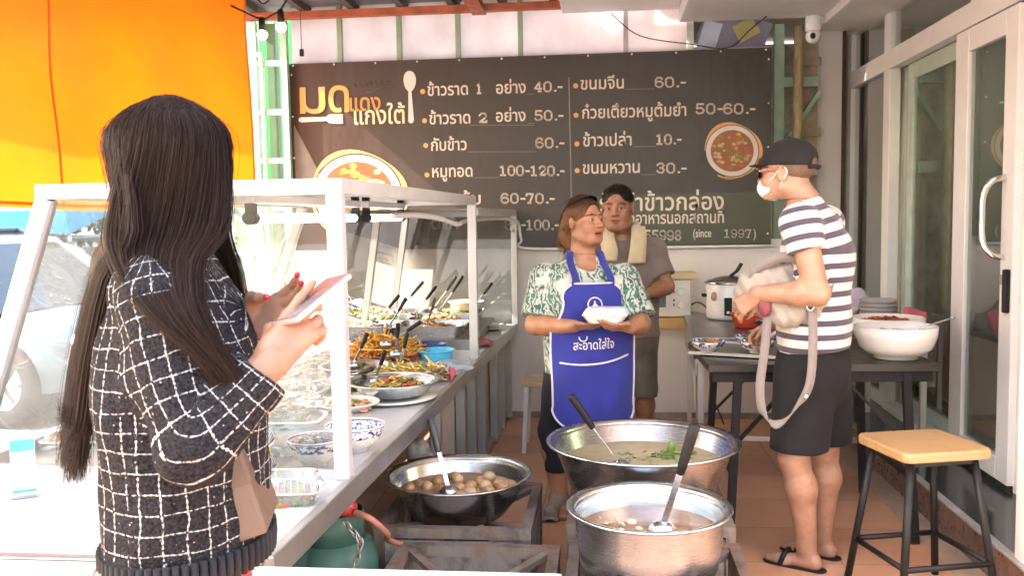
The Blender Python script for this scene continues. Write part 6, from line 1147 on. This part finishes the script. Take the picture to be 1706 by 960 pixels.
Msh = mat('taupe_canvas_shoe', (.25, .20, .155), .8, var=.2, vs=30, bm=.2); shoe(J['rank'], (-.2, -1, 0), Msh, ck); shoe(J['lank'], (.3, -1, 0), Msh, ck)
# apron: a thin cloth hung in front of the trunk
ac = np.array((-.07, 4.385, 0))
def ap_depth(u, z):
    w = .225 if z < 1.0 else .225 - .10 * ((z - 1.0) / .2) ** 1.4; d = (.196 if z > .72 else .196 - .02 * (.72 - z)) if z < 1.02 else .196 - .05 * (z - 1.02) / .15; k = max(0.0, 1 - (u / (w + .03)) ** 2); return d * math.sqrt(k) + .011 * math.sin(u * 30 + z * 7) * max(0, .92 - z) * 2.2 + .006 * math.sin(u * 52 - z * 16) * max(0, .8 - z) * 2 + .006 * math.sin(u * 17 - z * 21) * (1 if z < .95 else .3)
def ap_pt(u, z, d=0.0): dd = ap_depth(u, z) + d; return Vector(ac) - RT * u * 1.0 + F0 * dd + Vector((0, 0, z))       # u grows towards the cook's left
def ap_half(z):
    if z > 1.06: t = (z - 1.06) / .085; return .146 - .060 * t * t * t
    if z > .93: t = (1.06 - z) / .13; return .143 + .055 * t ** 1.8
    if z > .55: return .198 + .004 * math.sin(z * 9)
    t = (.55 - z) / .105; return .198 - .12 * (1 - math.sqrt(max(0, 1 - t * t)))
ZB, ZT = .446, 1.142; M_apron = cloth_weave('royal_blue_cloth', (.030, .035, .25), .14, vs=7); q = MB(); q.grid(lambda a, b: ap_pt((2 * a - 1) * ap_half(ZB + (ZT - ZB) * b), ZB + (ZT - ZB) * b, .014), 36, 64); ap = q.build('apron', M_apron, ck, off=ck.location); md = ap.modifiers.new('thick', 'SOLIDIFY'); md.thickness = .004
M_pipe = mat('lilac_white_piping', (.62, .58, .64), .7); edge = [ap_pt(-ap_half(ZB + (ZT - ZB) * k / 50), ZB + (ZT - ZB) * k / 50, .016) for k in range(51)] + [ap_pt(ap_half(ZT) * (k / 12 * 2 - 1), ZT, .016) for k in range(13)] + [ap_pt(ap_half(ZB + (ZT - ZB) * (50 - k) / 50), ZB + (ZT - ZB) * (50 - k) / 50, .016) for k in range(51)]; edge += [ap_pt(ap_half(ZB) * (1 - k / 12 * 2), ZB, .016) for k in range(13)]
q = MB(); q.tube(edge, .0052, 6); q.tube([ap_pt(-.165 + .33 * k / 24, .772 + .03 * (k / 24) ** 2 - .012 * math.sin(k / 24 * 3), .019) for k in range(25)], .0050, 6); q.build('piping', M_pipe, ap, off=ck.location)
q = MB(); q.tube([ap_pt(-.002 + .033 * math.cos(t), 1.045 + .033 * math.sin(t), .019) for t in [k * .2094 for k in range(31)]], .0034, 6)
def flat_ap(mb, pts): mb.add([ap_pt(-.002 + x, 1.045 + z, .0195) for x, z in pts], [list(range(len(pts)))])
flat_ap(q, [(-.02, -.018), (-.012, -.002), (-.006, .002), (-.004, .018), (.001, .020), (.004, .006), (.012, -.004), (.017, -.018), (.006, -.012), (.0, -.02), (-.008, -.012)]); put_text(q, "สะอาดใส่ใจ", -.105, .085, .835, .058, lambda x, z: ap_pt(x, z + .10 * (x + .1) * .35, .0195)); q.tube([ap_pt(-.06 + .018 * math.cos(t), .893 + .018 * math.sin(t), .0195) for t in [3 + k * .3 for k in range(13)]], .004, 6); q.build('print', M_pipe, ap, off=ck.location)
for sg in (-1, 1):
    q = MB(); top = nk + RT * (-sg * .062) + Vector((0, 0, .035)) - F0 * .01; P_ = [ap_pt(sg * .085, ZT - .01, .012), ap_pt(sg * .083, ZT + .03, .014) + F0 * .012, nk + RT * (-sg * .080) + F0 * .085 + Vector((0, 0, -.025)), nk + RT * (-sg * .072) + F0 * .035 + Vector((0, 0, .022)), nk + RT * (-sg * .06) - F0 * .05 + Vector((0, 0, .03))]; pp = spline(P_, 14)
    V_ = []; 
    for p in pp: V_ += [Vector(p) + RT * .017, Vector(p) - RT * .017]
    q.add(V_, [(2 * i, 2 * i + 1, 2 * i + 3, 2 * i + 2) for i in range(13)], 0, True); o = q.build('neck_strap', M_apron, ap, off=ck.location); md = o.modifiers.new('thick', 'SOLIDIFY'); md.thickness = .004
s = SDF(hcc - .2, hcc + .2, .004); Ml = lambda p: hcc + Mc @ (np.array(p, float))
s.ell(Ml((0, -.020, .044)), (.088, .100, .084), Mc, 0); s.ell(Ml((0, .115, .012)), (.062, .075, .075), Mc, .022, 'sub'); s.ell(Ml((0, .05, -.09)), (.10, .085, .09), Mc, .03, 'sub'); 
for sg in (-1, 1): s.cone(Ml((sg * .072, .012, .050)), Ml((sg * .062, -.06, -.01)), .020, .026, .02); s.ell(Ml((sg * .093, -.002, -.010)), (.02, .026, .034), Mc, .01, 'sub')
s.cone(Ml((0, -.085, -.02)), Ml((.0, -.085, -.10)), .062, .045, .03); s.ell(Ml((.0, -.115, -.065)), (.052, .045, .055), Mc, .02); s.folds(lambda x, y, z: .0016 * np.sin((x * 1.3 + y * .8) * 300 + z * 120)); V, F = s.mesh(1); raw_obj('hair', V, F, M_hair_d, ck, True, off=ck.location)
pts_, ww = [], []
for k in range(420):
    a = random.uniform(-1.25, 1.25); p0 = Ml((.086 * math.sin(a), .068 * math.cos(a) - .012, .072 + .046 * math.cos(a))); p1 = Ml((.092 * math.sin(a) + random.gauss(0, .003), -.02, .075 * math.cos(a) + .052)); p2 = Ml((.07 * math.sin(a), -.10, .04 * math.cos(a) + .0)); p3 = Ml((random.gauss(0, .02), -.135, -.06 + random.gauss(0, .02))); p4 = Ml((random.gauss(0, .03), -.13, -.12 + random.gauss(0, .03))); pts_.append(spline([p0, p1, p2, p3, p4], 12)); ww.append(.0009)
strands('loose_strands', pts_, ww, M_hair_d, ck, tuple(ck.location))
fb = thing('foam_box', 'white foam takeaway box held by the cook', 'food box', (.022, 4.080, .975), -.12); q = MB()
def ring(w, d, z, r=.025): return [(x, y, z) for x, y in rrect(w, d, r, 5)]
def loftr(mb, rings, cap=True): n = len(rings[0]); o = [p for r in rings for p in r]; mb.add(o, [(i * n + k, i * n + (k + 1) % n, (i + 1) * n + (k + 1) % n, (i + 1) * n + k) for i in range(len(rings) - 1) for k in range(n)] + ([list(range(n))[::-1], list(range((len(rings) - 1) * n, len(rings) * n))] if cap else []))
loftr(q, [ring(.145, .11, .0), ring(.155, .12, .006), ring(.195, .150, .034), ring(.203, .158, .036)]); q.build('base', M_foam, fb); q = MB(); loftr(q, [ring(.203, .158, .037), ring(.198, .153, .041), ring(.170, .125, .064), ring(.162, .117, .067)]); q.build('lid', M_foam, fb)

# ---- helper behind the cook
m2 = thing('person', 'helper in grey brown shirt with towel round the neck behind the cook', 'person', (.13, 5.33, 0)); f1 = np.array((-.10, -1, 0))
J2 = dict(f=f1, pelvis=(.12, 5.36, .80), chest=(.105, 5.36, 1.14), neck=(.075, 5.355, 1.345), rhip=(.05, 5.37, .78), lhip=(.185, 5.37, .78), rknee=(.05, 5.35, .43), lknee=(.20, 5.35, .43), rank=(.04, 5.38, .085), lank=(.20, 5.38, .085), rsh=(-.08, 5.36, 1.27), rel=(-.15, 5.33, 1.0), rwr=(-.05, 5.14, .95), lsh=(.255, 5.36, 1.255), lel=(.325, 5.30, 1.04), lwr=(.19, 5.14, 1.005),
          hands=dict(r=((.8, -.4, 0), (-.3, -.8, .3), (.4, .5, .5, .5), (.3, .4), 1), l=((-.85, -.4, -.1), (.3, -.8, .3), (.4, .5, .5, .5), (.3, .4), -1)))
M2 = frame((-.16, -.98, -.03)); h2c = np.array((.045, 5.30, 1.500)); hd2 = build_head(h2c, M2, ((.073, 5.352, 1.352), .062), .0028, 1.06, False, 1.04); figure(m2, M_skin_c, J2, hd2, rad=dict(ua=.052, el=.045, ch=.16, hip=.155))
J = {k: np.array(v, float) for k, v in J2.items() if k != 'hands'}; s = SDF((-.36, 5.05, .68), (.50, 5.65, 1.42), .006); 
for S_, E_ in (('rsh', 'rel'), ('lsh', 'lel')): a, e = J[S_], J[E_]; n = (e - a) / np.linalg.norm(e - a); c = a + n * .165; s.cone(a, c + n * .02, .070, .074, .03); s.cut(c, n, c - .10, c + .11)
s.cone((.12, 5.36, .70), (.105, 5.36, 1.14), .172, .178, .04, (f1, 1.35)); s.cone((.105, 5.36, 1.14), (.08, 5.36, 1.30), .17, .09, .05, (f1, 1.35)); s.cone(J['rsh'], J['lsh'], .064, .064, .05); s.cone((.078, 5.356, 1.28), (.075, 5.355, 1.345), .09, .072, .03)
s.folds(lambda x, y, z: .005 * NZ(x, y, z, 26, .9)); s.cut((0, 0, .745), (0, 0, -1)); s.cut((.075, 5.355, 1.335), (-.1, -.3, 1), (-.05, 5.2, 1.28), (.2, 5.5, 1.42)); V, F = s.mesh(2); raw_obj('shirt', V, F, cloth_weave('grey_brown_jersey', (.20, .155, .14), .1), m2, True, off=m2.location)
s = SDF((-.1, 5.15, .02), (.36, 5.6, .86), .007); s.cone((.12, 5.365, .82), (.12, 5.365, .74), .160, .165, .03, (f1, 1.3))
for q_ in 'rl': s.cone(J[q_ + 'hip'], J[q_ + 'knee'], .095, .075, .02); s.cone(J[q_ + 'knee'], J[q_ + 'knee'] - (0, 0, .07), .073, .072, .02)
s.cut((0, 0, .38), (0, 0, -1)); V, F = s.mesh(1); raw_obj('shorts', V, F, cloth_weave('khaki_grey_cloth', (.13, .11, .095), .15), m2, True, off=m2.location)
for q_ in 'rl': shoe(J[q_ + 'ank'], (-.05 if q_ == 'r' else .1, -1, 0), M_black, m2, 'sandal', True)
s = SDF(h2c - .17, h2c + .19, .004); Ml2 = lambda p: h2c + M2 @ (np.array(p, float) * 1.06); s.ell(Ml2((0, -.018, .052)), (.090, .104, .082), M2, 0); s.ell(Ml2((0, .125, .006)), (.064, .105, .094), M2, .010, 'sub'); s.ell(Ml2((0, .03, -.09)), (.12, .09, .11), M2, .02, 'sub'); s.cone(Ml2((0, -.075, .0)), Ml2((0, -.07, -.05)), .062, .05, .02)
for sg in (-1, 1): s.ell(Ml2((sg * .095, -.004, -.012)), (.022, .024, .04), M2, .006, 'sub')
s.folds(lambda x, y, z: .0022 * NZ(x, y, z, 220, .4)); V, F = s.mesh(1); raw_obj('hair', V, F, M_hair_c, m2, True, off=m2.location); stub = stubble(V, F, 2600, .010, M2[:, 1] * .35 + np.array((0, 0, .5)), .0009); strands('short_strands', stub, [.0009] * len(stub), M_hair_c, m2, tuple(m2.location))
tw = thing('towel', 'cream towel hanging round the neck of the helper', 'towel', (.08, 5.33, 1.2)); q = MB()
for sg, x1, zb in ((1, .150, 1.185), (-1, -.005, 1.20)):
    P_ = [(.075 + sg * .01, 5.44, 1.385), (.075 + sg * .062, 5.40, 1.41), (.075 + sg * .085, 5.33, 1.395), (x1 + .012 * sg, 5.24, 1.33), (x1 + .005, 5.205, 1.26), (x1 - .005, 5.20, zb)]; pp = spline(P_, 24); V_ = []
    for i, p in enumerate(pp): t = i / 23; w = .03 + .018 * t; dx = (1, .25 * sg, 0) if t > .4 else (.5, sg * -.7, 0); V_ += [tuple(np.array(p) + np.array(dx) * (w * (k - 2) / 2) + np.array((0, -.006 * math.cos((k - 2) * 1.2), 0))) for k in range(5)]
    q.add(V_, [(5 * i + k, 5 * i + k + 1, 5 * i + k + 6, 5 * i + k + 5) for i in range(23) for k in range(4)], 0, True)
o = q.build('terry_cloth', cloth_weave('cream_terry', (.60, .50, .33), .1, 300, sheen=.5), tw, off=tw.location); md = o.modifiers.new('thick', 'SOLIDIFY'); md.thickness = .014

# ---- man in striped shirt and black cap
m3 = thing('person', 'man in striped shirt, black shorts and black cap holding a beige bag', 'person', (.83, 3.72, 0)); f2 = np.array((-.86, .51, 0)); f2 /= np.linalg.norm(f2); r2 = np.array((f2[1], -f2[0], 0))
J3 = dict(f=f2, pelvis=(.835, 3.73, .87), chest=(.835, 3.72, 1.24), neck=(.79, 3.715, 1.50), lhip=(.775, 3.665, .84), rhip=(.885, 3.80, .84), lknee=(.748, 3.66, .475), rknee=(.895, 3.80, .475), lank=(.812, 3.69, .085), rank=(.905, 3.83, .085), lsh=(.748, 3.575, 1.415), lel=(.795, 3.49, 1.150), lwr=(.585, 3.575, 1.145), rsh=(.905, 3.86, 1.41), rel=(.90, 4.00, 1.15), rwr=(.73, 4.03, .97),
          hands=dict(l=((-.62, .25, -.55), (-.45, -.85, .25), (.5, .65, .75, .8), (.3, .5), 1), r=((-.75, .0, -.55), (.2, .6, .7), (.5, .6, .7, .7), (.3, .5), 1)))
M3 = frame((-.87, .50, -.05)); h3c = np.array((.725, 3.735, 1.618)); hd3 = build_head(h3c, M3, ((.79, 3.72, 1.508), .062), .003, 1.0, False); figure(m3, M_skin_d, J3, hd3, rad=dict(ua=.055, el=.046, wr=.031, kn=.060, an=.037, th=.088, hip=.125, ch=.13))
J = {k: np.array(v, float) for k, v in J3.items() if k != 'hands'}
def stripe_mat():
    m, nt, b = base_mat('striped_jersey', (.7, .7, .7), .85); uv = N(nt, 'ShaderNodeUVMap'); sx = N(nt, 'ShaderNodeSeparateXYZ'); nt.links.new(uv.outputs[0], sx.inputs[0]); f = mth(nt, 'FRACT', mth(nt, 'ADD', mth(nt, 'DIVIDE', sx.outputs[1], .056), 20.13)); k = mth(nt, 'LESS_THAN', f, .42); v = coords(nt)
    nt.links.new(mixc(nt, k, (.56, .53, .52), (.060, .045, .066)), b.inputs['Base Color']); bump(nt, b, mth(nt, 'ADD', noise(nt, v, 900, 2), mth(nt, 'MULTIPLY', noise(nt, v, 28, 3), 1.5)), .35, .003); b.inputs['Sheen Weight'].default_value = .2; return m
s = SDF((.52, 3.38, .86), (1.12, 4.08, 1.56), .0055); 
for S_, E_ in (('lsh', 'lel'), ('rsh', 'rel')): a, e = J[S_], J[E_]; n = (e - a) / np.linalg.norm(e - a); c = a + n * .115; s.cone(a, c + n * .02, .070, .074, .03); s.cut(c, n, c - .09, c + .10)
s.cone((.838, 3.73, .86), (.838, 3.725, 1.02), .168, .166, .04, (f2, 1.22)); s.cone((.838, 3.725, 1.02), (.845, 3.72, 1.27), .166, .170, .04, (f2, 1.28)); s.cone((.845, 3.72, 1.27), (.80, 3.715, 1.44), .164, .09, .06, (f2, 1.3)); s.cone(J['lsh'], J['rsh'], .066, .066, .05); s.cone((.80, 3.715, 1.42), (.785, 3.715, 1.50), .095, .070, .03)
s.folds(lambda x, y, z: .005 * NZ(x, y, z, 22, 1.4) + .003 * np.sin((z + x * .6) * 60) * np.exp(-((z - 1.1) / .2) ** 2) * np.clip((y - 3.62) * -6, 0, 1)); s.cut((.83, 3.73, .905), (0.06, .0, -1)); s.cut((.79, 3.715, 1.495), (-.35, .2, 1), (.66, 3.6, 1.43), (.93, 3.84, 1.56)); V, F = s.mesh(2)
UV, fc = cloth_uv(V, F, [([(.838, 3.73, .80), (.84, 3.72, 1.3), (.80, 3.715, 1.52)], (1, 0, 0)), ([J['lsh'] + (0, 0, .05), J['lel']], (1, 0, 0)), ([J['rsh'] + (0, 0, .05), J['rel']], (1, 0, 0))], [.165, .085, .085]); raw_obj('striped_shirt', V, F, stripe_mat(), m3, True, uv=UV, off=m3.location)
s = SDF((.58, 3.48, .48), (1.10, 4.0, .98), .006); s.cone((.838, 3.735, .95), (.838, 3.735, .80), .158, .168, .03, (f2, 1.2)); s.cone((.79, 3.675, .82), (.772, 3.665, .50), .118, .116, .03); s.cone((.885, 3.80, .82), (.898, 3.80, .50), .118, .116, .03); s.folds(lambda x, y, z: .005 * NZ(x, y, z, 24, .2)); s.cut((0, 0, .505), (0, 0, -1)); V, F = s.mesh(2); raw_obj('shorts', V, F, cloth_weave('black_short_cloth', (.011, .010, .012), .2), m3, True, off=m3.location)
q = MB(); q.ball((.742, 3.572, .615), (.006, .002, .012), 8); q.build('shorts_mark', M_frame, m3, off=m3.location)
shoe(J['lank'], f2, M_black, m3, 'sandal', True); shoe(J['rank'], f2, M_black, m3, 'sandal', True)
s = SDF(h3c - .19, h3c + .19, .004); Ml3 = lambda p: h3c + M3 @ np.array(p, float); s.ell(Ml3((0, -.018, .046)), (.091, .110, .090), M3, 0); s.cut(Ml3((0, 0, .028)), M3 @ np.array((0, .10, -1)), None, None, .006); s.ell(Ml3((0, -.118, .030)), (.032, .05, .022), M3, .006, 'sub'); V1 = s.mesh(1)
s = SDF(h3c - .22, h3c + .24, .004); s.cone(Ml3((-.035, .088, .036)), Ml3((.035, .088, .036)), .052, .052, .01, (M3[:, 2], 10)); V2 = s.mesh(1); s = SDF(h3c - .2, h3c + .2, .003); V, F = join([V1, V2]); cap = raw_obj('cap', V, F, cloth_weave('black_cap_cloth', (.014, .013, .014), .2), m3, True, off=m3.location)
q = MB(); q.ball(tuple(Ml3((0, -.018, .136))), .007, 8); 
q.tube([Ml3((.089 * math.cos(t), -.018 - .108 * math.sin(t) - 0.002, .012)) for t in [.95 + k * .1033 for k in range(13)]], .009, 8); q.build('cap_strap', bpy.data.materials['black_cap_cloth'], cap, off=m3.location)
s = SDF(h3c - .16, h3c + .16, .004); s.ell(Ml3((0, -.022, .034)), (.0825, .1005, .084), M3, 0); s.cut(Ml3((0, -.05, -.028)), (0, 0, -1)); s.cut(Ml3((0, -.01, 0)), M3 @ np.array((0, 1, -.2))); V, F = s.mesh(1); raw_obj('cropped_hair', V, F, hair_mat('cropped_hair_stubble', (.10, .062, .042), (.17, .105, .07), .7), m3, True, off=m3.location)
s = SDF(h3c - .17, h3c + .17, .003); s.ell(Ml3((0, .040, -.056)), (.066, .080, .056), M3, 0); s.cut(Ml3((0, .034, 0)), M3 @ np.array((0, -1, .0))); s.cut(Ml3((0, 0, -.012)), (0, 0, 1)); V, F = s.mesh(1); mk = raw_obj('face_mask', V, F, mat('white_mask_paper', (.74, .74, .75), .8, var=.02), m3, True, off=m3.location); q = MB()
for sg in (-1, 1): q.tube(spline([Ml3((sg * .062, .05, -.035)), Ml3((sg * .078, .02, -.012)), Ml3((sg * .080, -.008, .020)), Ml3((sg * .084, -.032, .0)), Ml3((sg * .076, .0, -.05)), Ml3((sg * .062, .045, -.085))], 20), .0018, 5)
q.build('ear_loop', M_frame, mk, off=m3.location)
q = MB()
for sg in (-1, 1): q.ball(tuple(Ml3((sg * .034, .098, .002))), (.004, .028, .021), 14, 0, Matrix((M3[:, 1], M3[:, 0], M3[:, 2])).transposed()); q.bar(tuple(Ml3((sg * .066, .088, .012))), tuple(Ml3((sg * .083, -.02, .016))), .004, .009, 1)
q.bar(tuple(Ml3((-.06, .098, .022))), tuple(Ml3((.06, .098, .022))), .006, .006, 1); tag(q.build('sunglasses', [mat('dark_lens', (.015, .015, .018), .06), mat('reddish_frame', (.16, .045, .025), .25)]), 'dark sunglasses with reddish frame worn under the black cap', 'sunglasses')
# beige bag in his arm
bg = thing('shoulder_bag', 'beige canvas shoulder bag with grey straps under the striped arm', 'bag', (.66, 3.62, 1.02)); M_canvas = cloth_weave('beige_canvas', (.30, .262, .22), .14, vs=18); M_web = cloth_weave('grey_webbing', (.20, .172, .16), .1)
s = SDF((.44, 3.40, .96), (.90, 3.86, 1.32), .005); s.cone((.605, 3.625, 1.15), (.76, 3.60, 1.105), .092, .092, .04, ((.2, 1, 0), 1.5)); s.cone((.60, 3.63, 1.19), (.70, 3.61, 1.225), .045, .035, .04); s.cone((.70, 3.59, 1.06), (.765, 3.585, 1.09), .05, .045, .04); s.cone((.56, 3.64, 1.17), (.60, 3.63, 1.11), .04, .05, .03)
s.folds(lambda x, y, z: .007 * NZ(x, y, z, 44, 1.2) + .004 * NZ(x, y, z, 85, .3) + .004 * np.sin(x * 120 + z * 60)); V, F = s.mesh(2); raw_obj('bag_body', V, F, M_canvas, bg, True, off=bg.location)
def webbing(pts, w, side, n=40, name='strap'):
    q = MB(); pp = spline(pts, n); V_ = []; sd = spline(side, n) if isinstance(side, list) else [side] * n
    for p, d in zip(pp, sd): d = Vector(d).normalized(); V_ += [Vector(p) + d * w / 2, Vector(p) - d * w / 2]
    q.add(V_, [(2 * i, 2 * i + 1, 2 * i + 3, 2 * i + 2) for i in range(n - 1)], 0, True); o = q.build(name, M_web, bg, off=bg.location); md = o.modifiers.new('thick', 'SOLIDIFY'); md.thickness = .004; return o
webbing([(.785, 3.512, 1.09), (.787, 3.512, .95), (.782, 3.515, .83), (.765, 3.52, .76), (.727, 3.53, .695), (.692, 3.54, .648), (.655, 3.545, .632), (.622, 3.55, .648), (.602, 3.555, .70), (.598, 3.56, .79), (.615, 3.565, .92), (.628, 3.575, 1.06)], .034, [(1, .1, 0), (1, .1, 0), (1, .2, 0), (.9, .3, -.3), (.75, .3, .6), (.5, .4, .85), (.0, .5, .9), (-.6, .4, .75), (-.8, .3, 0), (-1, .1, 0), (-1, 0, 0), (-1, 0, 0)])
webbing([(.555, 3.60, 1.185), (.57, 3.585, 1.225), (.62, 3.57, 1.262), (.68, 3.56, 1.285), (.735, 3.555, 1.275), (.76, 3.55, 1.25)], .040, [(.3, -.3, 1), (-.4, -.3, 1), (-.4, -.2, 1), (0, -.2, 1), (.3, -.2, 1), (.4, 0, 1)], 30, 'handle'); webbing([(.80, 3.515, 1.12), (.835, 3.52, 1.14), (.862, 3.53, 1.16)], .05, (.2, 0, 1), 10, 'side_strap')
q = MB(); q.tube([(.775 + .014 * math.cos(t), 3.512, 1.105 + .022 * math.sin(t)) for t in [k * .3307 for k in range(20)]], .004, 6); q.bar((.755, 3.523, .757), (.765, 3.523, .752), .05, .012); q.build('buckle', M_chrome, bg, off=bg.location); MB().ball((.615, 3.565, 1.10), (.028, .02, .045), 12).build('pocket_pouch', mat('maroon_nylon', (.20, .04, .05), .5), bg, off=bg.location)

# final placement of the two vendors
for o_ in (ck, fb): o_.location.x -= .022
for o_ in (m2, tw): o_.location.x += .028
